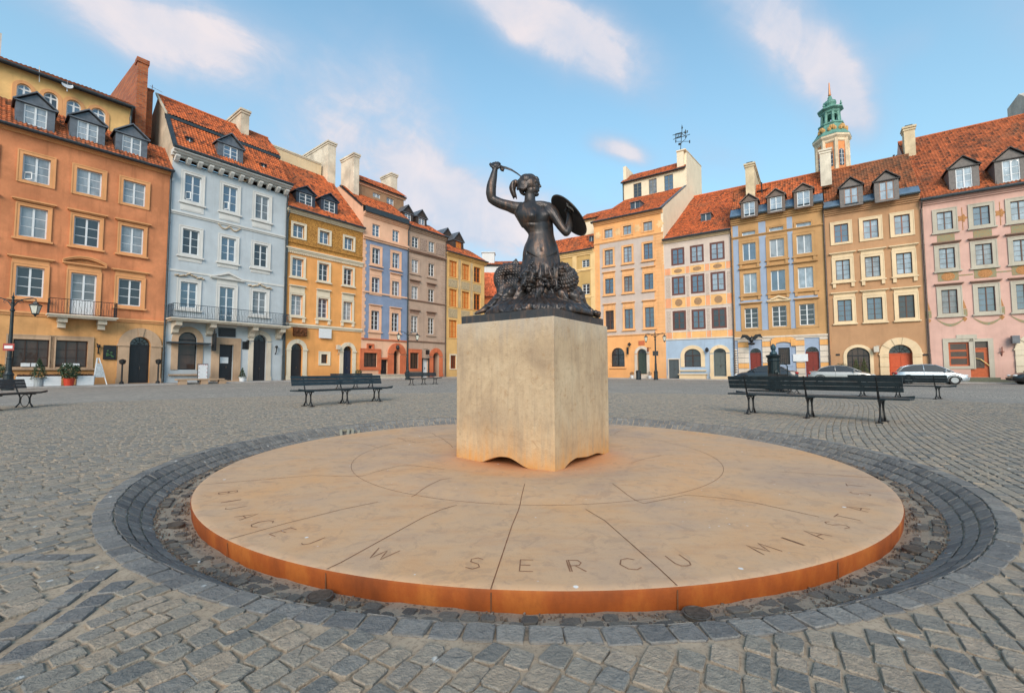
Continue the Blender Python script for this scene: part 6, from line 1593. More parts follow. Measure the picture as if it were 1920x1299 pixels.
nA, zA = g2; H.roof(-.2, Ln, .4, ec, nA, zA, T_or); H.skylight(1182, 381, 1200, 390, .4, ec, sl)
m_at = C('attic_cream', 240, 222, 192, var=.04, dirt=.12)
U = H.sub(nA+.02, 0, Ln-.02, zA-1.0, 0, m_at); U.s0 = U.F.px(1168, 360)[0]; U.zt = U.F.px(1226, 330)[1]
for x0, y0, x1, y1 in ((1187.4, 345.5, 1203, 368), (1216, 337.5, 1231.6, 361.5), (1245, 330, 1262.4, 355)): a, z1 = U.F.px(x0, y0); b, z0 = U.F.px(x1, y1); U.window(a, b, z0, z1, frame=m_gg, pane=G_blue, rows=4, cols=2, fw=.07, mull=.08)
U.wall(); U.gutter(U.zt, .4, U.s0-.2, U.s1, r=.08); U.pipe(U.s0+.1, U.zt, zb=zA, over=.35)
U.roof(U.s0-.2, U.s1, .35, U.zt+.05, -2.6, U.F.px(1230, 316.5, -2.6)[1], T_or)
U.flank([(0, zA-1.5), (0, U.zt), (-2.4, U.zt+1.3), (-5, U.zt-.5), (-5, zA-1.5)], m_at, ridge=2)
chim(U, 1168.5, 1174, 313, 340, -.6, xb=1187, ybk=325, mat=m_at, cap=False)
# gable wall on the right edge of the house
g1 = H.F.side(1245, 448, Ln); g2 = H.F.side(1287, 349.5, Ln); g3 = H.F.side(1287, 283, Ln); g4 = H.F.side(1314.6, 313, Ln); g5 = H.F.side(1315, 368, Ln)
q = MB(); q.prism([(.0, g1[1]-3), (.02, zt), (.3, ec), (nA, zA), (g3[0]+.1, g3[1]-.1), (g3[0], g3[1]), (g4[0], g4[1]), (g4[0], g1[1]-3)], Ln-.25, Ln+.02, lambda n, s_, z: H.F.P(s_, n, z)); q.build('gable_wall', m_at, H.root)
q = MB(); a_, z_ = Ln-.9, g3[1]; q.box(Ln-1.15, Ln-.25, nA-1.0, nA+.0, U.zt-.3, g3[1]-.15, 0, H.T()); q.box(Ln-1.2, Ln+.08, nA-.95, nA+.14, g3[1]-.15, g3[1]+.0, 0, H.T()); q.build('chimney', m_at, H.root)
gable_coping(H, Ln-.3, Ln+.07, [(g3[0], g3[1]), (g4[0], g4[1])], m_ct, .1); gable_coping(H, Ln-.25, Ln+.06, [(.4, ec+.1), (nA, zA+.1)], M_zinc, .08)
H.flank([(0, H.z0-.5), (0, ec), (nA, zA-.1), (nA-4, zA-.1), (nA-4, H.z0-.5)], m_gr); H.wall()
VP_ = H.F.P(Ln-.75, nA-.45, g3[1])
# weathervane
vane = empty('weathervane', VP_, 'iron weathervane with banner and compass letters on the tall cream gable', 'weathervane')
def vpt(x, y): return at_plane(x, y, VP_, Vector((VP_.x, VP_.y, 0)))
q = MB(); q.tube([VP_, vpt(1279, 240)], .05, 6); q.tube([vpt(1279, 241), vpt(1278.5, 234)], [.12, .01], 6); q.build('mast', M_gutter, vane)
q = MB()
for a_, b_ in (((1261, 254), (1279, 249)), ((1262, 262), (1279, 256)), ((1279, 257), (1294, 252)), ((1266, 253), (1267, 260)), ((1277, 249), (1277.5, 257))): q.tube([vpt(*a_), vpt(*b_)], .045, 5)
for a_, b_ in (((1266, 252.5), (1278, 249.5)), ((1266, 260), (1278, 256.5))): q.tube([vpt(*a_), vpt(*b_)], .10, 5)
for x, y in ((1269, 256), (1272, 255), (1275, 254)): q.tube([vpt(x, y-2), vpt(x+.5, y+2)], .05, 5)
for k in range(9):
    q.tube([vpt(1283+3.2*math.cos(k*.7), 251+3.0*math.sin(k*.7)), vpt(1283+3.2*math.cos(k*.7+.7), 251+3.0*math.sin(k*.7+.7))], .045, 5)
q.tube([vpt(1285, 250), vpt(1285.5, 243)], [.16, .03], 5); q.tube([vpt(1288.5, 249), vpt(1289, 245)], .08, 5); q.build('banner', M_gutter, vane)
q = MB(); q.tube([vpt(1267.5, 265.5), vpt(1293, 265.5)], .035, 5); q.tube([vpt(1275, 271), vpt(1286, 260)], .035, 5)
for x, y in ((1267, 265), (1293, 266)): q.tube([vpt(x, y-2.5), vpt(x, y+2.5)], .08, 5)
q.tube([vpt(1272, 270.5), vpt(1276, 270.5)], .15, 6); q.tube([vpt(1285, 258.5), vpt(1287, 256)], .1, 6); q.build('compass_arms', M_gutter, vane)

# ---- olive house --------------------------------------------------------------------------
F, Ln = RCH[4]
m_ol = C('olive_render', 200, 164, 104, var=.06, dirt=.12); m_oy = C('yellow_trim', 236, 200, 142, var=.05)
zt = F.px(1082, 473)[1]; H = House('town_house', 'olive yellow house with cream pilasters, half hidden behind the bronze figure', F, -5, Ln, zt, m_ol, bz(F))
Cc, Rr_ = H.grid([(1053, 1066), (1091.5, 1105.5)], 520, [(487, 501), (532.4, 552), (580, 604)], 1098)
for r, (z0, z1) in enumerate(Rr_):
    for c, (a, b) in enumerate(Cc): H.window(a, b, z0, z1, pane=G_dark, rows=3, cols=2, trim=None, hood=None); 
q = MB()
for r, (z0, z1) in enumerate(Rr_):
    for a, b in Cc: H.box(q, a-.35, b+.35, 0, .16, z0-.42, z0-.28)
for x in (1078, 1112): a = H.S(x, 520); H.box(q, a-.3, a+.3, 0, .10, H.z0, zt-.3)
q.build('pilaster', m_oy, H.root)
for y in (511, 562): H.moulding('string_course', m_oy, H.Z(1082, y), .35, .12, steps=2)
H.moulding('cornice', m_oy, zt-.55, .6, .35, steps=3); ec = zt+.06; sl = .85; H.gutter(ec, .5); sA, nA, zA = H.slope_px(1082, 444, .4, ec, sl); H.roof(-5, Ln, .4, ec, nA, zA, T_or); H.skylight(1104.5, 445, 1113, 452.5, .4, ec, sl)
H.flank([(0, H.z0-.5), (0, ec), (nA, zA-.1), (2*nA, ec), (2*nA, H.z0-.5)], m_ol, ridge=2); H.wall()
U = H.sub(nA-.3, 0, 0, zA-2, 0, m_at); U.s0 = U.F.px(1088, 420)[0]; U.s1 = U.F.px(1140, 420)[0]; U.zt = U.F.px(1105, 412)[1]; U.wall(); U.moulding('cornice', m_oy, U.zt-.2, .25, .2, a0=U.s0-.2, a1=U.s1)
U.roof(U.s0-.3, U.s1, .35, U.zt+.05, -3, U.zt+2.0, T_or); U.flank([(0, zA-2), (0, U.zt), (-3, U.zt+1.9), (-6, U.zt), (-6, zA-2)], m_at, ridge=2)

# ---- church tower far behind --------------------------------------------------------------
TY = 92.0; tc = at(1561, 300, TY); tb = Vector((tc.x, tc.y, 0))
tower = empty('church_tower', (tb.x, tb.y, gz(tb.x, 90)), 'octagonal orange and cream church tower with green copper lantern and needle, behind the roofs', 'tower')
K_ = TY / FPX * math.sqrt(1 + (601/830)**2) * 0.82
def tz(y): return at(1561, y, TY).z
m_cu = simple('green_copper', rgb(100, 146, 132), .6, .1, var=.35, scale=1.2); m_to = C('tower_orange', 232, 148, 92); m_tc = C('tower_cream', 232, 208, 176)
R0 = 26.5 * K_
q = MB(); q.lathe([(R0*.93, 0), (R0*.93, tz(268))], (tb.x, tb.y, 0), 8, 0, PI/8); q.build('wall', m_to, tower)
q = MB()
for k in range(8):
    an = PI/8 + k*PI/4; c = Vector((tb.x+R0*.93*math.cos(an), tb.y+R0*.93*math.sin(an), 0)); q.tube([c+Vector((0, 0, tz(330)-8)), c+Vector((0, 0, tz(268)))], R0*.13, 6)
q.lathe([(R0*.95, tz(276)), (R0*1.02, tz(274)), (R0*1.02, tz(271)), (R0*1.18, tz(267)), (R0*1.18, tz(263.5))], (tb.x, tb.y, 0), 8, 0, PI/8); q.build('cornice', m_tc, tower)
for k in range(8):
    an = k*PI/4; c = Vector((math.cos(an), math.sin(an), 0)); tt_ = Vector((-c.y, c.x, 0)); o_ = tb + c*(R0*.93*math.cos(PI/8)+.06); hw_ = R0*.16
    if c.y > .5: continue
    q = MB(); zz0, zz1 = tz(320), tz(296)
    q.poly([o_+tt_*x+Vector((0, 0, z)) for x, z in [(-hw_, zz0), (hw_, zz0)] + [(hw_*math.cos(PI*j/8), zz1+hw_*1.6*math.sin(PI*j/8)) for j in range(9)]]); w_ = q.build('window', G_dark, tower)
    q = MB(); 
    for j in range(4): z_ = zz0+(zz1-zz0)*(j+.5)/3; q.tube([o_-tt_*hw_+Vector((0, 0, z_))+c*.05, o_+tt_*hw_+Vector((0, 0, z_))+c*.05], .07, 4)
    q.tube([o_+Vector((0, 0, zz0))+c*.05, o_+Vector((0, 0, zz1+hw_))+c*.05], .07, 4); q.build('glazing_bars', M_white, w_)
q = MB(); q.lathe([(R0*1.2, tz(263.5)), (R0*.98, tz(256)), (R0*.82, tz(249)), (R0*.80, tz(244)), (R0*.74, tz(241.5)), (R0*.74, tz(239))], (tb.x, tb.y, 0), 8, 0, PI/8)
q.lathe([(R0*.80, tz(239)), (R0*.80, tz(236.5))], (tb.x, tb.y, 0), 8, 0, PI/8); q.build('copper_dome', m_cu, tower)
q = MB()
for k in range(8):
    an = k*PI/4 + .2
    if math.sin(an) > .5: continue
    for j in range(4): q.ball((tb.x+R0*.86*math.cos(an+(j-1.5)*.12), tb.y+R0*.86*math.sin(an+(j-1.5)*.12), tz(251)+(.4 if j in (1, 2) else 0)), (.4, .4, .5), 6, 4)
q.build('gilt_crest', simple('gilding', rgb(206, 158, 96), .5, .3), tower)
q = MB()
for k in range(8):
    an = PI/8 + k*PI/4; q.tube([(tb.x+R0*.55*math.cos(an), tb.y+R0*.55*math.sin(an), tz(237)), (tb.x+R0*.5*math.cos(an), tb.y+R0*.5*math.sin(an), tz(216))], R0*.10, 6)
for k in range(8):
    a0_, a1_ = PI/8+k*PI/4, PI/8+(k+1)*PI/4
    P = lambda a, r, z: Vector((tb.x+R0*r*math.cos(a), tb.y+R0*r*math.sin(a), z))
    for j in range(6):
        u0, u1 = j/6, (j+1)/6; A = P(a0_, .5, 0).lerp(P(a1_, .5, 0), u0); B = P(a0_, .5, 0).lerp(P(a1_, .5, 0), u1); f = lambda u: tz(224) + (tz(219)-tz(224))*math.sin(PI*u)
        q.poly([A+Vector((0, 0, f(u0))), B+Vector((0, 0, f(u1))), B+Vector((0, 0, tz(215))), A+Vector((0, 0, tz(215)))])
q.lathe([(R0*.52, tz(217)), (R0*.60, tz(215)), (R0*.62, tz(212.5)), (R0*.80, tz(209.5)), (R0*.80, tz(207.5)), (R0*.42, tz(205))], (tb.x, tb.y, 0), 8, 0, PI/8); q.build('lantern', m_cu, tower)
q = MB(); q.lathe([(R0*.42, tz(206)), (R0*.34, tz(202)), (R0*.30, tz(200)), (R0*.38, tz(196)), (R0*.36, tz(192)), (R0*.2, tz(189)), (R0*.12, tz(186)), (R0*.14, tz(184)), (R0*.06, tz(181))], (tb.x, tb.y, 0), 16); q.build('onion_cap', m_cu, tower)
q = MB(); q.ball((tb.x, tb.y, tz(179)), R0*.10); q.tube([(tb.x, tb.y, tz(178)), (tb.x, tb.y, tz(156))], [.24, .10], 6); q.build('needle', simple('copper_ball', rgb(190, 130, 90), .4, .4), tower)
for k in range(8):
    an = PI/8 + k*PI/4; x_, y_ = tb.x+R0*.72*math.cos(an), tb.y+R0*.72*math.sin(an); z_ = tz(208); u = R0*.05
    if k % 2: continue
    q = MB(); q.lathe([(u, 0), (u*.6, u*1.5), (u*1.6, u*2.5), (u*1.3, u*4), (u*.5, u*5), (u*.9, u*6), (u*.3, u*8)], (x_, y_, z_), 8); q.build('finial', m_cu, tower)

# pavements along both rows
def strip(name, pts_n, F_, a0, a1, n0, n1, dz=.09):
    mb = MB(); N = 16; rowA = []
    for k in range(N+1):
        a = a0+(a1-a0)*k/N; p = F_.P(a, n0, 0); q = F_.P(a, n1, 0); zp = gz(p.x, p.y)+dz; zq = gz(q.x, q.y)+dz
        rowA.append((mb.vert((p.x, p.y, zp)), mb.vert((q.x, q.y, zq)), mb.vert((q.x, q.y, zq-dz-.05))))
    for u, v in zip(rowA, rowA[1:]): mb.face((u[0], v[0], v[1], u[1])); mb.face((u[1], v[1], v[2], u[2]))
    o = mb.build(name, simple('pavement_slabs', rgb(158, 152, 148), .85, var=.18, scale=2, bump=.3)); tag(o, kind='structure')
strip('pavement', None, Fac(P0.xy, (math.sin(math.radians(38.2)), math.cos(math.radians(38.2)))), -18, 36, -.5, 2.0)
strip('pavement', None, Fac(RCH[4][0].o.xy, RCH[1][0].d.xy), -6, 60, -.8, 1.6)
# ================================================================ bronze figure
SY = PC.y
def bronze_mat():
    m, t, b, pos = newmat('bronze')
    n1 = t.noise(pos, 3.2, 7, 0.62, 0.4); n2 = t.noise(pos, 22, 6, 0.7); st_ = t.noise(t.scalevec(pos, (7, 7, 1.2)), 2.0, 5, 0.6)
    geo = t.add('ShaderNodeNewGeometry'); pt = t.ramp(geo.outputs['Pointiness'], [(0.44, 0.0), (0.5, 0.45), (0.56, 1.0)])
    c = t.mix(t.ramp(n1, [(0.38, 0.0), (0.62, 1.0)]), (0.020, 0.021, 0.025, 1), (0.055, 0.046, 0.043, 1))
    c = t.mix(t.math('MULTIPLY', t.ramp(st_, [(0.50, 0.0), (0.64, 1.0)]), 0.75), c, (0.16, 0.085, 0.05, 1))
    c = t.mix(t.math('MULTIPLY', t.ramp(n2, [(0.5, 0.0), (0.7, 1.0)]), 0.5), c, (0.014, 0.015, 0.019, 1))
    c = t.mix(t.math('MULTIPLY', pt, 0.30), c, (0.13, 0.125, 0.13, 1))
    t.l.new(c, b.inputs['Base Color']); b.inputs['Metallic'].default_value = 0.55; b.inputs['Roughness'].default_value = 0.42
    t.l.new(t.ramp(n2, [(0.3, 0.34), (0.7, 0.52)]), b.inputs['Roughness'])
    t.l.new(t.bump(n2, 0.25, 0.006), b.inputs['Normal'])
    return m
M_bz = bronze_mat()
def Z(x, y, w=0.0):
    """coordinates measured on an enlargement of the figure; w metres towards the viewer from its middle plane"""
    return at(850 + x/3.937, 290 + y/3.937, SY - w)
US = (Z(1, 0) - Z(0, 0)).length          # metres per enlargement unit at the middle plane
print('unit', US)

class Clay:
    """overlapping soft forms fused into one skin by a voxel remesh"""
    def __init__(s): s.mb = MB()
    def limb(s, pts, rad, seg=14):
        """pts: [(x,y,w)], radii in enlargement units; rounded, tapering"""
        P = [Z(*p) for p in pts]; Q = []; Rr = []
        n = len(P)
        for i in range(n-1):
            p0 = P[max(0, i-1)]; p1 = P[i]; p2 = P[i+1]; p3 = P[min(n-1, i+2)]
            for k in range(6):
                t_ = k/6
                q = 0.5*((2*p1) + (p2-p0)*t_ + (2*p0-5*p1+4*p2-p3)*t_*t_ + (3*p1-p0-3*p2+p3)*t_**3)
                Q.append(q); Rr.append((rad[i]*(1-t_)+rad[i+1]*t_)*US)
        Q.append(P[-1]); Rr.append(rad[-1]*US)
        s.mb.tube(Q, Rr, seg)
        s.mb.ball(Q[0], Rr[0], seg, 8); s.mb.ball(Q[-1], Rr[-1], seg, 8)
    def ball(s, x, y, w, rx, ry, rw, rot=0.0):
        c = Z(x, y, w); q = MB(); q.ball((0, 0, 0), (rx*US, rw*US, ry*US), 20, 14)
        n = len(s.mb.v); ca_, sa_ = math.cos(rot), math.sin(rot)
        for v in q.v: s.mb.v.append((c.x + v[0]*ca_ - v[2]*sa_, c.y + v[1], c.z + v[0]*sa_ + v[2]*ca_))
        for f in q.f: s.mb.f.append(tuple(i+n for i in f)); s.mb.m.append(0)
    def loft(s, secs, seg=56):
        """[(x, y, w, rx, rw, yaw)] horizontal elliptical sections from top to bottom"""
        S2 = []
        for i in range(len(secs)-1):
            p0 = secs[max(0, i-1)]; a = secs[i]; b_ = secs[i+1]; p3 = secs[min(len(secs)-1, i+2)]
            for k in range(6):
                u = k/6; S2.append(tuple(0.5*((2*a[j]) + (b_[j]-p0[j])*u + (2*p0[j]-5*a[j]+4*b_[j]-p3[j])*u*u + (3*a[j]-p0[j]-3*b_[j]+p3[j])*u**3) for j in range(6)))
        S2.append(secs[-1]); rings = []
        for x, y, w, rx, rw, yaw in S2:
            c = Z(x, y, w); r = []
            for k in range(seg):
                a = 2*PI*k/seg; u = rx*US*math.cos(a); v = rw*US*math.sin(a)
                r.append(s.mb.vert((c.x + u*math.cos(yaw) - v*math.sin(yaw), c.y + u*math.sin(yaw) + v*math.cos(yaw), c.z)))
            rings.append(r)
        for a, b_ in zip(rings, rings[1:]):
            for k in range(seg): s.mb.face((a[k], a[(k+1) % seg], b_[(k+1) % seg], b_[k]))
        s.mb.face(rings[0][::-1]); s.mb.face(rings[-1])
    def fuse(s, name, parent, vox, smooth=4, disp=None):
        o = s.mb.build(name, M_bz, None)
        md = o.modifiers.new('r', 'REMESH'); md.mode = 'VOXEL'; md.voxel_size = vox
        sm = o.modifiers.new('s', 'SMOOTH'); sm.iterations = smooth; sm.factor = 0.5
        dg = bpy.context.evaluated_depsgraph_get(); me = bpy.data.meshes.new_from_object(o.evaluated_get(dg))
        COL.objects.unlink(o); bpy.data.objects.remove(o)
        n = len(me.vertices); co = np.empty(n*3); me.vertices.foreach_get('co', co); co = co.reshape(-1, 3)
        if disp is not None:
            no = np.empty(n*3); me.vertices.foreach_get('normal', no); no = no.reshape(-1, 3)
            co = co + no * disp(co, no)[:, None]
        co = co - np.array(parent.location[:])
        me.vertices.foreach_set('co', co.reshape(-1)); me.polygons.foreach_set('use_smooth', [True]*len(me.polygons))
        me.materials.clear(); me.materials.append(M_bz); me.update()
        o = bpy.data.objects.new(name, me); COL.objects.link(o); o.parent = parent; return o

fig = empty('mermaid_statue', (PC.x, PC.y, ZP), 'dark bronze mermaid with raised sabre and round shield, on the tall sandstone block', 'statue')

def to_units(co):
    """back to enlargement coordinates for carving patterns"""
    A = np.array([[R3[i][j] for j in range(3)] for i in range(3)])
    d = (co - np.array([0, 0, EYE])) @ A
    px = CX + FPX * d[:, 0] / -d[:, 2]; py = CY - FPX * d[:, 1] / -d[:, 2]
    return (px - 850)*3.937, (py - 290)*3.937, SY - co[:, 1]

# ---- nude torso, arms, head: one skin --------------------------------------------------
B = Clay()
B.loft([(572, 352, 0, 50, 44, .35), (578, 370, 0, 84, 50, .35), (590, 390, 0, 116, 58, .35), (596, 420, 0, 134, 70, .35), (597, 455, .0, 140, 78, .35), (610, 500, 0, 132, 78, .35), (628, 545, 0, 116, 74, .35),
        (648, 590, 0, 98, 70, .35), (650, 630, .0, 106, 80, .35), (648, 680, 0, 125, 94, .3), (648, 730, 0, 136, 104, .3), (650, 780, 0, 140, 108, .2), (650, 830, 0, 146, 112, .1)])
B.limb([(566, 362, .0), (565, 335, .0), (566, 300, .0), (570, 268, .01)], [47, 41, 39, 42])                                   # neck
B.limb([(570, 372, .03), (640, 368, .05), (700, 386, .03)], [22, 26, 34]); B.limb([(560, 372, .03), (520, 384, .02), (470, 400, 0)], [22, 30, 42])
B.limb([(500, 402, .0), (455, 395, .0), (410, 380, -.01), (350, 362, -.02), (300, 338, -.02), (284, 322, -.02)], [50, 46, 40, 37, 35, 33])      # raised upper arm
B.limb([(284, 326, -.02), (278, 285, -.01), (282, 230, .0), (294, 175, .01), (304, 128, .02), (308, 112, .02)], [34, 38, 36, 29, 22, 20])     # forearm
B.limb([(478, 425, .02), (500, 470, .03), (520, 520, .03)], [34, 30, 22])                                                       # flank below the armpit
B.limb([(702, 400, .02), (735, 430, .05), (765, 480, .08), (800, 535, .10), (832, 575, .11)], [44, 42, 37, 32, 28])                  # shield arm
B.limb([(834, 574, .11), (850, 545, .09), (858, 505, .06), (858, 462, .03), (852, 435, .01)], [29, 30, 26, 21, 18])
                                                        # breasts
B.ball(648, 392, -.01, 64, 30, 56)
B.ball(655, 672, .10, 66, 58, 40)                                                          # belly, ribs
# head in profile, chin level, turned right
B.ball(560, 222, 0, 60, 66, 58); B.ball(585, 228, .0, 48, 58, 48); B.ball(594, 262, .0, 36, 40, 40); B.ball(584, 272, .0, 30, 26, 38); B.ball(598, 214, 0, 42, 34, 44)
B.limb([(572, 278, .03), (595, 291, .02), (614, 296, 0)], [20, 18, 14]); B.ball(620, 294, 0, 13, 12, 15)                           # jaw and chin
B.limb([(617, 200, 0), (622, 190, 0), (612, 176, 0)], [12, 14, 16])
B.limb([(625, 207, 0), (634, 222, 0), (642, 235, 0)], [7, 8, 9]); B.ball(644, 238, 0, 7, 6, 8); B.ball(634, 241, .014, 7, 6, 6); B.ball(634, 241, -.014, 7, 6, 6)   # nose
B.ball(629, 254, 0, 9, 5, 14); B.ball(628, 268, 0, 9, 6, 12); B.ball(622, 261, 0, 12, 14, 18)                                       # lips
for sg in (-1, 1):
    B.limb([(624, 203, sg*.008), (614, 200, sg*.03), (600, 203, sg*.045)], [6, 6, 5]); B.ball(610, 213, sg*.034, 10, 7, 7); B.ball(598, 240, sg*.035, 22, 18, 12)
    B.limb([(600, 217, sg*.050), (611, 219, sg*.046), (620, 217, sg*.034)], [4, 4.5, 3.5])
    B.ball(552, 250, sg*.068, 13, 17, 7, .3); B.ball(554, 262, sg*.068, 8, 7, 7)
# sword hand: palm, curled fingers, thumb
B.ball(312, 88, .02, 30, 24, 24); B.ball(306, 100, .02, 22, 20, 20)
for k, (x, y) in enumerate(((288, 80), (300, 72), (314, 68), (328, 68))):
    B.limb([(x+14, y+2, -.03), (x-6+k*2, y-6, .0), (x-8+k*2, y+4, .035), (x+6, y+16, .045)], [10, 10.5, 10, 8.5], 8)
B.limb([(318, 102, .04), (336, 94, .055), (346, 82, .05)], [11, 10, 8], 8)
# shield hand closed on the grip
B.ball(850, 420, 0, 22, 26, 18)
for k in range(4): B.limb([(838+k*9, 405-k*2, -.02), (836+k*9, 392-k*2, .015), (844+k*9, 398-k, .035), (848+k*8, 412, .03)], [8, 8.5, 8, 7], 8)
B.limb([(838, 428, .02), (828, 412, .035), (836, 400, .045)], [9, 8, 7], 8)
def navel(co, no):
    x, y, w = to_units(co); f = (w > .05)
    o = -.012*np.exp(-(((x-655)/9)**2 + ((y-700)/11)**2))*f
    o += -.0025*np.exp(-((x-(640+.05*(y-500)))/16)**2)*f*((y > 480) & (y < 690))        # line down the belly
    for bx, by, rx_, am in ((578, 444, 48, .040), (686, 436, 40, .042)):
        o += f*am*(np.exp(-(((x-bx)/rx_)**2 + ((y-by)/44)**2)) + .38*np.exp(-(((x-bx-4)/(rx_*.6))**2 + ((y-by-16)/22)**2)))
    o += -.008*np.exp(-(((x-584)/52)**2 + ((y-502)/8)**2))*f - .006*np.exp(-(((x-690)/40)**2 + ((y-492)/8)**2))*f
    o += -.012*(np.abs(w) > .022)*np.exp(-(((x-611)/9)**2 + ((y-211)/8)**2))*(x > 590)        # eye sockets
    o += .004*np.sin((y-500)/9.0)*f*((y > 500) & (y < 560))*np.exp(-((np.abs(x-640)-70)/28)**2)
    for sg, x0 in ((-1, 655), (1, 655)):        # folds between belly and thighs
        xx = (x - x0)*sg; o += -.017*np.exp(-((y-(796-.62*xx))/11)**2)*((xx > 5) & (xx < 115))*f
    o += .006*np.exp(-(((x-655)/55)**2 + ((y-735)/22)**2))*f
    return o
B.fuse('body', fig, 0.0038, 7, navel)

# ---- hair ------------------------------------------------------------------------------
Hh = Clay()
Hh.ball(538, 198, 0, 56, 52, 60); Hh.ball(516, 228, 0, 46, 48, 54); Hh.ball(560, 172, 0, 36, 22, 46)
for sg in (-1, 1):
    for j in range(6):
        y0 = 172 + j*13; pts = [(598 - j*12, y0-2, sg*(.02+.012*j)), (584-j*10, y0+8+6*math.sin(j), sg*(.055+.006*j)), (562-j*5, y0+6, sg*(.075+.003*j)), (536-j*4, y0+16, sg*.082), (508-j*3, y0+10, sg*.07), (484-j*2, y0+18, sg*.04)]
        Hh.limb(pts, [8, 12, 13, 13, 12, 9], 8)
for j in range(7):
    w = -.06 + .02*j; Hh.limb([(600, 163+abs(j-3)*3, w), (580, 152+abs(j-3)*4, w*1.1), (550, 152+abs(j-3)*3, w*1.15), (520, 164, w*1.2), (494, 186, w), (478, 210, w*.6)], [8, 10, 11, 11, 10, 9], 8)
Hh.ball(458, 212, 0, 26, 26, 30); Hh.ball(440, 240, 0, 24, 36, 30)
for j in range(6):
    w = -.045 + .018*j; x = 432 + (j*7 % 24); Hh.limb([(462, 196, w*.5), (440, 206, w), (x-8, 240, w), (x-2, 276, w), (x+8, 305, w*.7), (x+14, 326-(j % 3)*10, w*.4)], [10, 13, 13, 11, 8, 4], 8)
Hh.limb([(500, 250, .03), (505, 275, .02), (522, 300, .0)], [20, 16, 6]); Hh.limb([(500, 250, -.03), (508, 280, -.02), (525, 295, .0)], [18, 16, 8])
Hh.fuse('hair', fig, 0.0048, 1)

# ---- sabre: grip, knuckle guard, curved blade -----------------------------------------------
q = MB()
bl = [Z(x, y, w) for x, y, w in ((352, 90, .03), (390, 98, .01), (430, 113, -.01), (470, 138, -.035), (505, 165, -.06), (540, 196, -.10), (575, 235, -.15))]
for i in range(len(bl)-1):
    a, b_ = bl[i], bl[i+1]; n_ = Vector((0, 0, 1)); wa = US*(10-i*1.3); wb = US*(10-(i+1)*1.3); yd = Vector((0, US*3, 0))
    q.hexa([a-yd-n_*wa, b_-yd-n_*wb, b_+yd-n_*wb, a+yd-n_*wa, a-yd*.2+n_*wa, b_-yd*.2+n_*wb, b_+yd*.2+n_*wb, a+yd*.2+n_*wa])
sb = q.build('sabre', M_bz, fig)
q = MB(); q.tube([Z(278, 74, .02), Z(310, 82, .025), Z(356, 91, .03)], US*9, 10); q.ball(Z(276, 73, .02), US*12)
q.tube([Z(356, 112, .03), Z(350, 84, .03)], US*11, 8); q.tube([Z(352, 112, .03), Z(368, 120, .03), Z(372, 104, .03), Z(360, 92, .03)], US*8, 8); q.ball(Z(362, 112, .03), (US*14, US*14, US*12)); q.build('hilt', M_bz, sb)

# ---- shield: shallow dish seen from inside, with grip strap and the numeral ---------------
sc_ = Z(850, 452, -.04); vh = (sc_ - EYEV).normalized(); rt = vh.cross(Vector((0, 0, 1))).normalized(); uh = rt.cross(vh); nrm = (vh*.38 + (rt*.78 + uh*.63)*.925).normalized(); mj = rt*.63 - uh*.78; mj = (mj - nrm*mj.dot(nrm)).normalized(); mn_ = nrm.cross(mj).normalized()
RS = 178*US; q = MB(); rings = []
prof = [(0.0, .05), (.3, .045), (.6, .03), (.85, .008), (.97, -.006), (1.0, -.004), (1.0, .010), (.97, .014), (.85, .022), (.6, .044), (.3, .059), (0, .064)]
for r, h in prof: rings.append([q.vert(sc_ + mj*RS*max(r, .002)*math.cos(2*PI*k/64) + mn_*RS*max(r, .002)*math.sin(2*PI*k/64) + nrm*h) for k in range(64)])
for a, b_ in zip(rings, rings[1:]):
    for k in range(64): q.face((a[k], a[(k+1) % 64], b_[(k+1) % 64], b_[k]))
sh = q.build('shield', simple('black_bronze', (.007, .007, .009, 1), .6, .0, var=.2, spec=.25), fig, smooth=True)
rim_ = MB(); rim_.tube([sc_ + mj*RS*math.cos(2*PI*k/64) + mn_*RS*math.sin(2*PI*k/64) + nrm*.003 for k in range(65)], .012, 8, cap=False); rim_.build('rim', M_bz, sh, smooth=True)
q = MB(); q.tube([Z(838, 385, -.02), Z(846, 402, .025), Z(866, 420, .03), Z(884, 430, -.0)], US*7, 8); q.tube([Z(818, 520, .085), Z(836, 540, .135), Z(862, 552, .12)], US*5, 8); q.build('strap', M_bz, sh)
q = MB()
def on_shield(x, y):
    p = at_plane(850 + x/3.937, 290 + y/3.937, sc_, nrm); d = p - sc_; r = min(1, d.length/RS); return p + nrm*(float(np.interp(r, [0, .3, .6, .85, 1], [.05, .045, .03, .008, -.006])) - .004)
for a, b_ in (((828, 364), (834, 386)), ((840, 368), (834, 386)), ((826, 386), (842, 404)), ((842, 386), (852, 410)), ((856, 392), (864, 420)), ((868, 402), (876, 430))):
    q.tube([on_shield(*a), on_shield(*b_)], US*3.2, 5)
q.build('numeral', simple('chalk_white', (.55, .56, .56, 1), .7), sh)
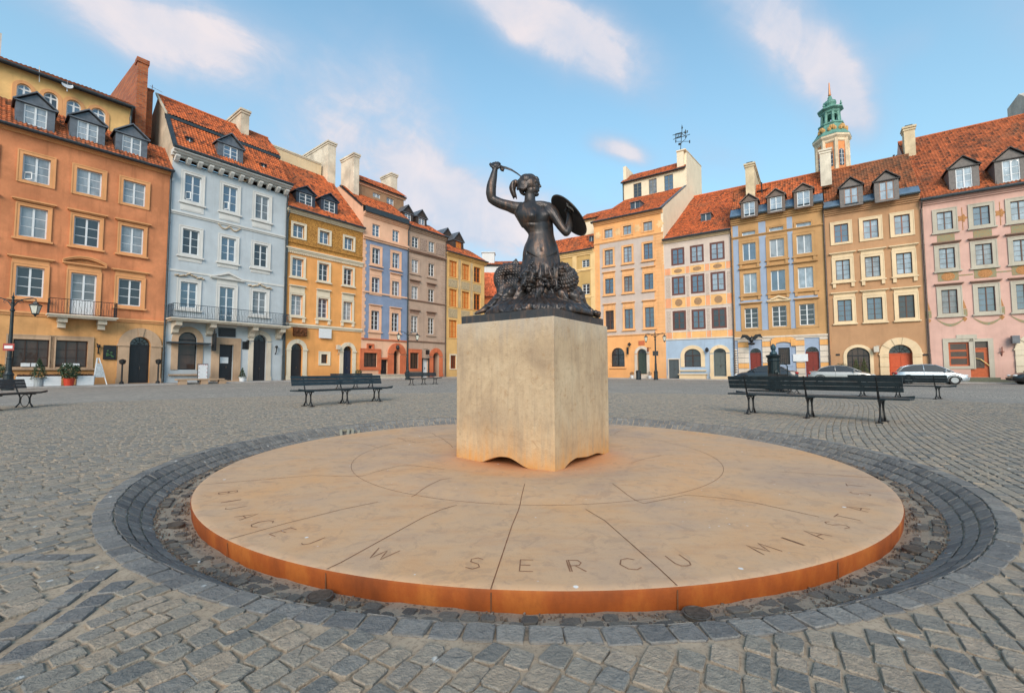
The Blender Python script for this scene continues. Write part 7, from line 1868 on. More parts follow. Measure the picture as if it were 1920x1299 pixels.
# ---- fish tail and skirts of leaves --------------------------------------------------------
T_ = Clay()
TSEC = [(650, 755, .0, 130, 98, .2), (648, 790, .0, 138, 110, .15), (645, 850, .02, 150, 124, .1), (650, 910, .02, 170, 138, .1), (655, 970, .0, 165, 118, .05), (650, 1030, .0, 180, 105, 0), (640, 1090, 0, 220, 130, 0)]
T_.loft(TSEC)
def surf(x, y):
    ys = [s_[1] for s_ in TSEC]; f = lambda k: float(np.interp(y, ys, [s_[k] for s_ in TSEC])); u = min(.98, abs(x-f(0))/f(3))
    return f(2) + f(4)*US*math.sqrt(1-u*u)
T_.ball(835, 940, .07, 86, 112, 100, -.2); T_.ball(812, 880, .08, 70, 80, 92, .3); T_.ball(850, 1010, .03, 66, 70, 90); T_.ball(562, 915, .17, 64, 84, 74); T_.ball(552, 955, .17, 56, 50, 64)
# coil rising behind at the left
T_.limb([(520, 1000, -.02), (460, 960, -.06), (400, 975, -.08), (352, 960, -.08), (340, 900, -.08), (378, 852, -.06), (440, 852, -.04), (500, 880, -.02)], [80, 66, 58, 44, 44, 44, 46, 52], 16)
T_.limb([(352, 930, -.08), (370, 1000, -.05), (400, 1060, .0), (430, 1100, .05)], [40, 52, 60, 66], 16)
T_.ball(430, 905, -.10, 52, 44, 46)
# tail fin above the coil
for x, y, r in ((372, 800, 9), (392, 806, 12), (412, 802, 11), (430, 806, 12), (448, 792, 14), (462, 778, 13), (470, 796, 16), (482, 812, 14)): T_.limb([(x+8, 835, -.12), (x, y, -.13)], [16, r*.8], 8)
def scales(co, no):
    x, y, w = to_units(co); out = np.zeros(len(co))
    def pat(u, v, a):
        r = np.floor(v); uu = u + .5*(r % 2); fu = (uu % 1.0) - .5; fv = v - r
        d = np.sqrt((fu*1.25)**2 + (fv*.72)**2); h = np.clip(1.15 - d*1.4, 0, 1); edge = np.exp(-((d-.62)/.09)**2)
        return a*(0.75*h - 0.9*edge)
    # right haunch
    m1 = np.clip((150 - np.hypot((x-835)/1.0, (y-945)/1.15))/30, 0, 1) * (w > -.02) * (x > 735)
    ang1 = np.arctan2(x-800, y-760); out += m1 * pat(ang1*9.0 + w*3, np.hypot(x-800, y-760)/30, .011)
    m2 = np.clip((88 - np.hypot(x-562, (y-930)/1.05))/22, 0, 1) * (w > 0)
    out += m2 * pat(x/46 + w*4, y/30, .011)
    m3 = ((x < 500) & (x > 315) & (y > 800) & (y < 960)) * 1.0
    out += m3 * pat((x*.7+y*.7)/26, (x*.7-y*.7)/17+w*6, .009)
    gx = 672 + 14*np.sin((y-800)/60.0); out += -.030*np.exp(-((x-gx)/17)**2)*np.clip((y-800)/40, 0, 1)*(y < 1010)*(w > .1)   # hollow between the two tails
    return out
T_.fuse('fish_tail', fig, 0.0062, 3, scales)
# leaves hanging over the hips
Lf = Clay()
def leaf(x, y, w, l, a, r=15):
    n_ = 5; pts = []
    for k in range(n_): u = k/(n_-1); X_, Y_ = x + math.sin(a)*l*u, y + l*u*math.cos(a); pts.append((X_, Y_, max(surf(X_, Y_), surf(560, 915)+.09 if abs(X_-562) < 50 and Y_ > 850 else 0, .235 if abs(X_-812) < 70 and Y_ > 820 else 0) + .008 + .02*math.sin(u*2.2)))
    Lf.limb(pts, [r*.6, r, r*1.15, r, r*.55], 8)
    for k in (1, 2, 3):
        for sg in (-1, 1): p = pts[k]; Lf.limb([p, (p[0]+sg*r*1.9, p[1]+r*.9, p[2]-.006)], [r*.75, r*.62], 6)
for x, y, w, l, a in ((560, 800, .17, 95, -.15), (600, 790, .18, 120, .0), (640, 790, .18, 150, .05), (516, 850, .14, 130, -.35), (590, 860, .19, 100, -.2), (630, 850, .19, 90, .1), (700, 830, .17, 110, .3), (740, 800, .15, 150, .1), (770, 800, .15, 170, -.05), (800, 790, .13, 110, .45),
                      (540, 900, .18, 110, -.4), (500, 940, .14, 90, -.5), (735, 900, .16, 100, -.1), (760, 910, .18, 110, .05)): leaf(x, y, w, l*.8, a, 9.5)
Lf.fuse('leaf_skirt', fig, 0.0062, 2)
q = MB(); q.tube([Z(583+14*math.cos(2*PI*k/20), 768+16*math.sin(2*PI*k/20), surf(583, 768)+.012) for k in range(21)], US*5, 8, cap=False); q.ball(Z(583, 796, surf(583, 796)+.02), US*12)
for k in range(5): q.ball(Z(583+(k % 2)*14-7, 808+k*15, surf(583, 808+k*15)+.035), US*9)
q.build('buckle', M_bz, fig, smooth=True)
# ---- waves and rocks under her -----------------------------------------------------------
W = Clay()
W.loft([(640, 1035, .0, 190, 105, 0), (630, 1080, .0, 240, 160, 0), (620, 1118, .0, 290, 240, 0), (625, 1150, .02, 345, 320, 0), (630, 1172, .02, 380, 345, 0), (630, 1200, .02, 390, 350, 0)])
random.seed(5)
for (x0, y0, w0), (x1, y1, w1), r0, r1 in (((380, 1030, .0), (165, 1172, .02), 46, 10), ((420, 1050, .12), (250, 1168, .22), 44, 12), ((500, 1030, .14), (380, 1168, .34), 34, 12), ((600, 1020, .17), (520, 1160, .42), 30, 12),
     ((655, 1010, .17), (640, 1160, .44), 28, 14), ((720, 1040, .17), (760, 1150, .42), 30, 12), ((800, 1060, .2), (900, 1160, .30), 40, 14), ((880, 1050, .1), (1010, 1178, .16), 44, 16), ((900, 1040, .0), (1070, 1188, .02), 48, 18), ((900, 1080, -.1), (1000, 1190, -.2), 46, 20), ((400, 1050, -.1), (260, 1160, -.2), 46, 20)):
    mx, my, mw = (x0+x1)/2, (y0+y1)/2 + 22, (w0+w1)/2; W.limb([(x0, y0-20, w0), (mx, my, mw), (x1, y1, w1)], [r0, (r0+r1)/2*.9, r1], 12)
for k in range(22):
    a = random.uniform(-.2, PI+.2); rr_ = random.uniform(.62, .86); x = 628 + 360*rr_*math.cos(a); w = .42*rr_*math.sin(a); W.ball(x, 1150 - 60*(1-rr_), w, random.uniform(14, 26), random.uniform(14, 24), random.uniform(14, 26))
for x, y, w in ((800, 1070, .22), (830, 1050, .22), (780, 1100, .26), (815, 1110, .27), (560, 1130, .36), (1020, 1160, .1), (1050, 1165, .08), (1070, 1172, .06), (520, 985, .18), (560, 995, .2)): W.ball(x, y, w, 20, 20, 22)
W.limb([(600, 965, .22), (640, 925, .26), (690, 930, .25), (700, 960, .22)], [12, 10, 10, 8], 8); W.limb([(590, 975, .22), (640, 955, .26), (690, 965, .25)], [14, 20, 12], 10)   # curled wave lip in front
W.limb([(640, 1000, .27), (600, 1060, .29), (650, 1120, .33)], [20, 26, 18]); W.limb([(775, 1080, .24), (800, 1048, .25), (840, 1052, .22), (850, 1075, .20)], [10, 9, 9, 8], 8)
def waves(co, no):
    from mathutils import noise as mn
    x, y, w = to_units(co); a = np.arctan2(w*400, x-630); out = np.empty(len(co))
    for i in range(len(co)):
        r_ = (abs(x[i]-630) + abs(w[i])*400)/300
        v = mn.fractal(Vector((a[i]*4.2 + .3*r_, y[i]*.010, r_*.7)), .8, 2.0, 3); q_ = mn.noise(Vector((a[i]*11 + r_*1.2, y[i]*.02, 5.0)))
        out[i] = (.024*(1-abs(v)*2) + .012*q_)*max(0, min(1, (1165-y[i])/30))
    return out
W.fuse('wave_base', fig, 0.0072, 2, waves)
# bronze slab, a little inside the block
ins = .045; q = MB()
def slabpt(i, j, z): p = pn.xy + (E1.xy*i + E2.xy*j); return (p.x, p.y, z)
zs0 = ZP; hS = Z(740, 1140).z - Z(740, 1195).z
q.hexa([slabpt(ins, ins, zs0), slabpt(ins, SIDE-ins, zs0), slabpt(SIDE-ins, SIDE-ins, zs0), slabpt(SIDE-ins, ins, zs0), slabpt(ins, ins, zs0+hS), slabpt(ins, SIDE-ins, zs0+hS), slabpt(SIDE-ins, SIDE-ins, zs0+hS), slabpt(SIDE-ins, ins, zs0+hS)])
q.build('plinth', M_bz, fig)
# ================================================================ street furniture
M_bench = simple('bench_paint', (0.016, 0.027, 0.034, 1), .42, .1, var=.35, scale=8, bump=.15)
M_bpost = simple('cast_iron', (0.014, 0.015, 0.017, 1), .45, .3, var=.3, scale=20, bump=.2)
def make_bench():
    r = empty('park_bench', (0, 0, 0))
    L2_ = 1.62
    s = MB()
    def slat(y0, y1, z0, z1, curl):
        N = 12
        for k in range(N):
            x0, x1 = -L2_ + 2*L2_*k/N, -L2_ + 2*L2_*(k+1)/N
            f = lambda x: curl*max(0, (abs(x)-L2_+.22)/.22)**2
            s.hexa([(x0, y0, z0+f(x0)), (x1, y0, z0+f(x1)), (x1, y1, z0+f(x1)), (x0, y1, z0+f(x0)), (x0, y0, z1+f(x0)), (x1, y0, z1+f(x1)), (x1, y1, z1+f(x1)), (x0, y1, z1+f(x0))])
    for y in (-.19, -.045, .10): slat(y, y+.13, .435, .47, .0)
    slat(.235, .275, .425, .475, .035)
    s.build('seat', M_bench, r)
    b = MB()
    for za, zb in ((.585, .674), (.678, .767), (.771, .860)):
        ya, yb = -.235 - .3*(za-.575), -.235 - .3*(zb-.575)
        b.hexa([(-1.55, ya, za), (1.55, ya, za), (1.55, ya+.03, za), (-1.55, ya+.03, za), (-1.55, yb, zb), (1.55, yb, zb), (1.55, yb+.03, zb), (-1.55, yb+.03, zb)])
    for x in (-1.18, 0, 1.18):
        for z, y in ((.66, -.24), (.80, -.28)): b.ball((x, y+.03, z), .014, 8, 5)
    b.build('backrest', M_bench, r, bevel=.004)
    for x in (-1.18, 0, 1.18):
        f = MB()
        f.tube([(x, .16, .43), (x, .12, .30), (x, .13, .14), (x, .20, .02)], [.022, .017, .018, .024], 8)
        f.tube([(x, -.16, .43), (x, -.12, .30), (x, -.13, .14), (x, -.22, .02)], [.022, .017, .018, .024], 8)
        f.tube([(x, .105*math.cos(2*PI*k/24), .215+.185*math.sin(2*PI*k/24)) for k in range(25)], .012, 6, cap=False)
        f.tube([(x, -.20, .415), (x, .26, .415)], .020, 6)
        for y in (.205, -.215): f.box(x-.05, x+.05, y-.06, y+.06, 0, .022)
        f.build('leg', M_bpost, r)
        p = MB(); p.tube([(x, -.15, .40), (x, -.20, .50), (x, -.25, .66), (x, -.315, .87)], [.022, .019, .016, .014], 8); p.build('back_post', M_bpost, r)
    return r
bench0 = make_bench(); used = []
def place_bench(pl, pr, face, label, sc=1.0):
    """pl, pr: ground points under the two end legs in the photograph"""
    a = ground_px(*pl); b_ = ground_px(*pr); d = (b_ - a); c = (a + b_)/2
    o = bench0 if not used else copy_tree(bench0); used.append(1)
    rz = math.atan2(d.y, d.x)
    if face == 'away': pass
    else: rz += PI
    o.location = (c.x, c.y, gz(c.x, c.y)); o.rotation_euler = (0, 0, rz); o.scale = (sc, sc, sc)
    print('bench', label[:30], 'span', round(d.length, 2), 'at', [round(v, 1) for v in c]); tag(o, label, 'bench', 'long slatted benches round the monument')
place_bench((568, 763), (713, 752), 'near', 'slate-blue long bench nearest on the left, in front of the yellow house', 1.07)
place_bench((1391, 774), (1682, 794), 'away', 'largest black bench, nearest on the right, seen from behind', 1.08)
place_bench((770, 721.8), (817, 719.8), 'near', 'small far bench under the double lamp, left of the stone block')
place_bench((624, 729.5), (705, 725.5), 'near', 'bench half hidden behind the nearest left bench')
place_bench((-95, 778), (43, 764), 'near', 'bench cut off by the left edge, beside the dark lamp post')
place_bench((1600, 741), (1782, 749), 'away', 'black bench behind the largest right bench, in front of the silver hatchback')
place_bench((1455, 732.5), (1492, 738), 'away', 'bench seen almost end-on behind the nearest right bench, near the water pump')

def make_lamp():
    r = empty('street_lamp', (0, 0, 0)); q = MB()
    q.lathe([(.24, 0), (.24, .12), (.20, .16), (.19, .75), (.22, .80), (.17, .88), (.12, 1.0), (.105, 1.6), (.12, 1.64), (.09, 1.7), (.07, 3.2), (.065, 4.1), (.10, 4.14), (.10, 4.2), (.06, 4.26), (.06, 4.5), (.09, 4.55), (.05, 4.62), (.045, 4.8), (.07, 4.85), (.02, 4.95), (.01, 5.12)], (0, 0, 0), 14)
    q.build('pole', M_iron_g, r, smooth=False)
    for sg in (-1, 1):
        a = MB(); a.tube([(0, 0, 4.30), (sg*.18, 0, 4.62), (sg*.45, 0, 4.78), (sg*.75, 0, 4.86), (sg*.92, 0, 4.80), (sg*.92, 0, 4.66)], .024, 7)
        a.tube([(0, 0, 4.72), (sg*.4, 0, 4.76), (sg*.8, 0, 4.83)], .018, 6); a.tube([(sg*.30+.11*math.cos(k*.55)*(1-k/14), 0, 4.60+.11*math.sin(k*.55)*(1-k/14)) for k in range(12)], .012, 5)
        a.build('arm', M_iron_g, r)
        l = MB(); cx_ = sg*.92
        l.lathe([(.03, 4.68), (.09, 4.64), (.13, 4.56), (.27, 4.50), (.27, 4.46), (.20, 4.45)], (cx_, 0, 0), 4, 0, PI/4)
        for k in range(4):
            an = PI/4 + k*PI/2; l.tube([(cx_+.235*math.cos(an), .235*math.sin(an), 4.46), (cx_+.13*math.cos(an), .13*math.sin(an), 4.04)], .014, 5)
        l.lathe([(.14, 4.05), (.13, 4.0), (.06, 3.95), (.02, 3.88)], (cx_, 0, 0), 4, 0, PI/4)
        lo_ = l.build('lantern', M_iron_g, r)
        g_ = MB(); g_.lathe([(.222, 4.45), (.128, 4.05)], (cx_, 0, 0), 4, 0, PI/4); g_.build('glass', simple('lantern_glass', (.55, .55, .48, 1), .25, var=.1), lo_)
    return r
M_iron_g = simple('lamp_paint', (.02, .03, .035, 1), .4, .3, var=.3)
lamp0 = make_lamp(); LAMPS = [lamp0, copy_tree(lamp0), copy_tree(lamp0)]
for i, (x, y, lb, rz) in enumerate(((14, 731.5, 'dark lamp post with a red and white sign before the orange house', .35), (764, 712, 'double-armed lamp post behind the small far bench, left of the monument', .35), (1230, 712, 'double-armed lamp post with a small dark sign before the grey-orange house', -.3))):
    p = ground_px(x, y); o = LAMPS[i]
    yt = {0: 548, 1: 616.5, 2: 620}[i]; hgt = (at(x, yt, p.y).z - p.z)/5.12; print('lamp', p, hgt)
    o.location = p; o.rotation_euler = (0, 0, rz); o.scale = (hgt, hgt, hgt); tag(o, lb, 'street lamp', 'double-armed iron street lamps')
    q = MB()
    if i == 0:
        q.box(-.22, .22, -.12, -.10, 2.05, 2.42); so = q.build('sign', simple('sign_red', rgb(150, 50, 44), .5), None); q = MB(); q.box(-.16, .16, -.13, -.121, 2.16, 2.31); q.build('sign_face', M_white, so)
        so.parent = o
    elif i == 2: q.box(-.28, .28, -.12, -.10, 2.5, 3.0); so = q.build('sign', M_iron, None); so.parent = o

# water pump
p = ground_px(1452.5, 729.5); U_ = p.y/FPX; hp = at(1452.5, 645, p.y).z - p.z; pump = empty('water_pump', p, 'old dark green cast iron water pump with bulb finial, behind the nearest right bench', 'water pump')
M_pump = simple('pump_green', (.012, .022, .026, 1), .38, .4, var=.35, scale=9); k_ = hp/2.3
q = MB(); q.lathe([(r*k_, z*k_) for r, z in ((.44, 0), (.44, .10), (.36, .14), (.33, .22), (.28, .26), (.275, 1.40), (.31, 1.44), (.28, 1.50), (.28, 1.58), (.34, 1.66), (.35, 1.72), (.20, 1.76), (.14, 1.82))], p, 20); q.build('body', M_pump, pump, smooth=False)
q = MB(); q.lathe([(r*k_, z*k_) for r, z in ((.17, 1.80), (.16, 1.88), (.09, 1.92), (.07, 1.97), (.12, 2.05), (.125, 2.15), (.08, 2.25), (.02, 2.31))], p, 14); q.build('finial', simple('blue_green_iron', (.03, .07, .09, 1), .4, .3), pump)
q = MB(); q.tube([p+Vector((.25, -.05, 1.25))*k_, p+Vector((.48, -.08, 1.32))*k_, p+Vector((.62, -.1, 1.18))*k_, p+Vector((.63, -.1, .5))*k_], [.03*k_, .03*k_, .028*k_, .022*k_], 8); q.build('handle', M_pump, pump)
q = MB(); q.tube([p+Vector((-.02, -.24, .80))*k_, p+Vector((-.02, -.42, .80))*k_, p+Vector((-.02, -.46, .68))*k_], .045*k_, 8); q.ball(p+Vector((-.02, -.28, .86))*k_, (.13*k_, .06*k_, .15*k_)); q.build('spout', M_pump, pump)
p2 = ground_px(1453, 734); q = MB(); q.lathe([(.95, -.01), (.95, .05), (.9, .055), (.9, .03), (0, .03)], p2 + Vector((0, .5, 0)), 28); o = q.build('drain_basin', M_pump, origin=p2); tag(o, 'flat dark round iron tray on the setts at the foot of the water pump', 'drain tray')

# bin, pots, shrubs --------------------------------------------------------------------------
def foliage(mb, c, fn, n, size=.05):
    """leaf faces filling the shape fn(u)->point offset"""
    for _ in range(n):
        o_ = fn(); p_ = Vector(c) + Vector(o_); a = Vector((random.gauss(0, 1), random.gauss(0, 1), random.gauss(0, 1))).normalized(); b_ = a.orthogonal().normalized(); s = size*random.uniform(.6, 1.3)
        mb.poly([p_ - a*s, p_ + b_*s*.4, p_ + a*s, p_ - b_*s*.4])
M_leaf = simple('evergreen', (.028, .055, .022, 1), .6, var=.7, scale=12); M_leaf2 = simple('yellow_green', (.075, .095, .03, 1), .6, var=.5, scale=10)
def cone_fn(h, r): 
    def f():
        u = random.random()**.7; a = random.uniform(0, 2*PI); rr_ = r*(u*.95+.05)*random.uniform(.55, 1.1)*(1+.15*math.sin(a*5+u*9)); return (rr_*math.cos(a), rr_*math.sin(a), h*(1-u))
    return f
def ball_fn(r): 
    def f():
        v = Vector((random.gauss(0, 1), random.gauss(0, 1), random.gauss(0, 1))).normalized()*r*random.uniform(.6, 1.05); return (v.x, v.y, v.z+r)
    return f
def potted(loc, fn, n, label, potmat, name='potted_shrub', ph=.4, pr=.22, leafm=None, cat='plant', group=None, size=.05, square=False):
    e = empty(name, loc, label, cat, group); q = MB(); q.lathe([(pr*.8, 0), (pr, ph), (pr*1.08, ph), (pr*1.08, ph+.04), (pr*.9, ph+.04), (0, ph)], loc, 4 if square else 14, 0, PI/4); q.build('pot', potmat, e)
    q = MB(); foliage(q, Vector(loc)+Vector((0, 0, ph-.05)), fn, n, size); q.build('crown', leafm or M_leaf, e)
    q = MB(); q.tube([Vector(loc)+Vector((0, 0, ph*.8)), Vector(loc)+Vector((.01, 0, ph+.35))], .025, 5); q.build('trunk', M_wood, e)
    return e
M_wood = simple('bark', (.06, .04, .03, 1), .8)
FL1 = Fac(P0.xy, (math.sin(math.radians(38.8)), math.cos(math.radians(38.8)))); FL2 = LCH[0][0]; FL3 = LCH[1][0]; FL4 = LCH[2][0]; FR2 = RCH[3][0]; FR5 = RCH[0][0]
def front(Fc, x, y, n):
    a, _ = Fc.px(x, y, n); p = Fc.P(a, n, 0); p.z = gz(p.x, p.y) + (.09 if n < 1.8 else 0); return p
M_redpot = simple('red_pot', rgb(190, 60, 36), .5); M_greypot = simple('grey_pot', rgb(150, 156, 160), .6)
potted(front(FL1, 73, 700, 1.5), cone_fn(1.25, .42), 900, 'dense little conifer in a grey pot, between the white planters', M_greypot, leafm=M_leaf, ph=.5, pr=.26, group='shrubs in pots before the orange house')
potted(front(FL1, 130, 700, 1.6), ball_fn(.52), 700, 'loose bushy evergreen in a red pot, between the white planters', M_redpot, ph=.42, pr=.27, group='shrubs in pots before the orange house', size=.08)
potted(front(FL1, -2, 700, 1.5), ball_fn(.45), 500, 'evergreen shrub at the very left edge, before the orange house', M_greypot, ph=.5, pr=.26, group='shrubs in pots before the orange house', size=.07)
potted(front(FL2, 454.5, 700, 1.0), cone_fn(.85, .30), 500, 'small clipped spiral shrub in a white pot by the blue house doors', M_white, ph=.32, pr=.24)
potted(front(FL3, 672, 702, 1.0), ball_fn(.36), 500, 'round clipped shrub between the yellow and the blue-peach houses', M_greypot, ph=.3, pr=.2)
for i, (x, r_, hh, lb) in enumerate(((1578, .7, 1.3, 'rounded dark evergreen, leftmost of three before the arched brown-house window'), (1606, .42, 1.7, 'narrow pointed conifer, middle of three before the arched brown-house window'), (1621, .42, 1.75, 'narrow pointed conifer, rightmost of three before the arched brown-house window'))):
    potted(front(FR5, x, 700, 1.3), cone_fn(hh, r_) if i else ball_fn(.65), 900, lb, M_greypot, name='conifer', ph=.3, pr=.25, group='evergreens before the brown house', leafm=M_leaf2 if i else M_leaf, size=.06)
for x, lb in ((1185, 'small flower pot left of the dark bin by the green door'), (1218, 'small flower pot right of the steps to the green door')):
    potted(front(FR2, x, 706, 1.4), ball_fn(.25), 160, lb, M_white, name='flower_pot', ph=.3, pr=.2, leafm=simple('dry_plant', (.12, .08, .05, 1), .7), group='flower pots by the green door')
p = ground_px(1197.5, 711.5); q = MB(); q.lathe([(.24, 0), (.27, .06), (.27, .8), (.30, .82), (.30, .90), (.20, .98), (.06, 1.0)], p, 16); o = q.build('litter_bin', simple('bin_dark', (.02, .03, .04, 1), .4, .2), origin=p); tag(o, 'dark round litter bin before the green door of the grey-orange house', 'bin')
# planters and easel before the orange house
for i, (x0, x1) in enumerate(((29, 63), (81, 114), (143, 175))):
    a0, _ = FL1.px(x0, 712, 1.4); a1, _ = FL1.px(x1, 712, 1.4); q = MB(); pc = FL1.P((a0+a1)/2, 1.4, 0); z = gz(pc.x, pc.y)+.09; T_1 = lambda a, n, zz: FL1.P(a, n, zz+z)
    lb = ['white slatted planter box, leftmost of three before the orange house', 'white slatted planter box, middle of three before the orange house', 'white slatted planter box, rightmost of three, beside the white easel'][i]
    e = empty('planter_box', (pc.x, pc.y, z), lb, 'planter', 'white planters before the orange house')
    for k in range(4): q.box(a0, a1, 1.15, 1.62, .02+.15*k, .15+.15*k, 0, T_1)
    q.box(a0+.02, a1-.02, 1.17, 1.60, .0, .60, 0, T_1); q.build('box', M_white, e)
    q = MB()
    for _ in range(260): x = random.uniform(a0+.05, a1-.05); n = random.uniform(1.2, 1.58); foliage(q, FL1.P(x, n, z+.6+random.random()*.12), lambda: (0, 0, 0), 1, .05)
    q.build('heather', simple('brown_heather', (.10, .045, .03, 1), .8, var=.5, scale=20), e)
a, _ = FL1.px(187, 700, 1.3); pc = FL1.P(a, 1.3, 0); z = gz(pc.x, pc.y)+.09; e = empty('easel_sign', (pc.x, pc.y, z), 'white A-frame menu easel standing right of the planters', 'sign'); hE = FL1.px(180, 671, 1.3)[1]-z
q = MB()
for sg in (-1, 1): q.tube([FL1.P(a-.12+sg*.05, 1.3, z+hE), FL1.P(a+sg*.34, 1.55, z)], .035, 4)
q.tube([FL1.P(a-.12, 1.3, z+hE), FL1.P(a-.2, .75, z)], .03, 4); q.build('frame', M_white, e)
q = MB(); q.hexa([FL1.P(a+x, n+d_, z+zz) for zz, n, xs in ((hE*.28, 1.5, (-.26, .26)), (hE*.80, 1.37, (-.18, .06))) for x, d_ in ((xs[0], 0), (xs[1], 0), (xs[1], .03), (xs[0], .03))]); q.build('board', simple('board_print', rgb(170, 176, 180), .6, var=.4, scale=14), e)
for x, lb in ((228.7, 'small black lantern post left of the dark arched gate'), (296.5, 'small black lantern post right of the dark arched gate')):
    p = front(FL1, x, 700, .9); h_ = FL1.px(x, 673, .9)[1]-p.z; q = MB(); q.lathe([(.13, 0), (.13, .12), (.05, .2), (.05, h_*.78), (.16, h_*.82), (.19, h_*.95), (.04, h_)], p, 8); o = q.build('lantern_post', M_iron, origin=p); tag(o, lb, 'lantern post', 'lantern posts at the gate')
p = front(FL2, 380, 700, 1.1); a = (p-FL2.o).dot(FL2.d); z = p.z; hB = FL2.px(380, 682, 1.1)[1]-z; e = empty('sign_board', p, 'white standing board with a red patterned border by the arched shop window', 'sign')
q = MB(); q.box(a-.34, a+.34, 1.05, 1.12, .12, hB, 0, lambda a_, n, zz: FL2.P(a_, n, zz+z)); q.box(a-.30, a-.24, 1.0, 1.2, 0, .12, 0, lambda a_, n, zz: FL2.P(a_, n, zz+z)); q.box(a+.24, a+.30, 1.0, 1.2, 0, .12, 0, lambda a_, n, zz: FL2.P(a_, n, zz+z)); q.build('frame', M_iron, e)
q = MB(); q.box(a-.31, a+.31, 1.121, 1.13, .16, hB-.04, 0, lambda a_, n, zz: FL2.P(a_, n, zz+z)); q.build('panel', M_white, e)
q = MB()
for k in range(16):
    u = k/16*2*PI; x = a+.26*max(-1, min(1, 1.4*math.cos(u))); zz = .16+(hB-.2)*(.5+.47*max(-1, min(1, 1.4*math.sin(u)))); q.ball(FL2.P(x, 1.13, z+zz), (.035, .02, .035), 6, 4)
q.build('border', simple('border_red', rgb(170, 70, 60), .6), e)
q = MB(); a0, _ = FL2.px(329, 716, 2.2); a1, _ = FL2.px(418, 716, 2.2); pc = FL2.P((a0+a1)/2, 2.2, 0); z = gz(pc.x, pc.y); TT2 = lambda a_, n, zz: FL2.P(a_, n, zz+z)
q.box(a0, a1, 2.0, 2.5, .30, .40, 0, TT2)
for u in (.06, .5, .9): q.box(a0+(a1-a0)*u, a0+(a1-a0)*u+.45, 2.05, 2.45, -.05, .30, 0, TT2)
o = q.build('stone_bench', M_stone, origin=(pc.x, pc.y, z)); tag(o, 'low stone seat of slabs and blocks along the foot of the pale blue house', 'stone bench')
# pale inlay frames in the setts behind the disc
q = MB()
def basin_px(x, y):
    z = 0
    for _ in range(30): p_ = at_z(x, y, z); z = .5*z + .5*basin_z(math.hypot(p_.x-MC.x, p_.y-MC.y))
    return Vector((p_.x, p_.y, z + .010))
for x0, x1 in ((640, 652), (654.5, 660.5), (663, 672.5)):
    a, b_, c, d_ = basin_px(x0, 813), basin_px(x1, 811.5), basin_px(x1+1, 802.5), basin_px(x0-1, 804)
    for p_, r_ in ((a, b_), (b_, c), (c, d_), (d_, a)):
        v = (r_-p_).normalized(); n_ = Vector((-v.y, v.x, 0))*.025; u_ = Vector((0, 0, .004)); k_2 = Vector((0, 0, -.03))
        q.hexa([p_-n_+k_2, r_-n_+k_2, r_+n_+k_2, p_+n_+k_2, p_-n_+u_, r_-n_+u_, r_+n_+u_, p_+n_+u_])
p = basin_px(655, 808); o = q.build('hatch_cover', simple('pale_inlay', rgb(150, 142, 124), .85), origin=p); tag(o, 'three pale square hatch frames set in the dark setts behind the platform', 'hatch cover')

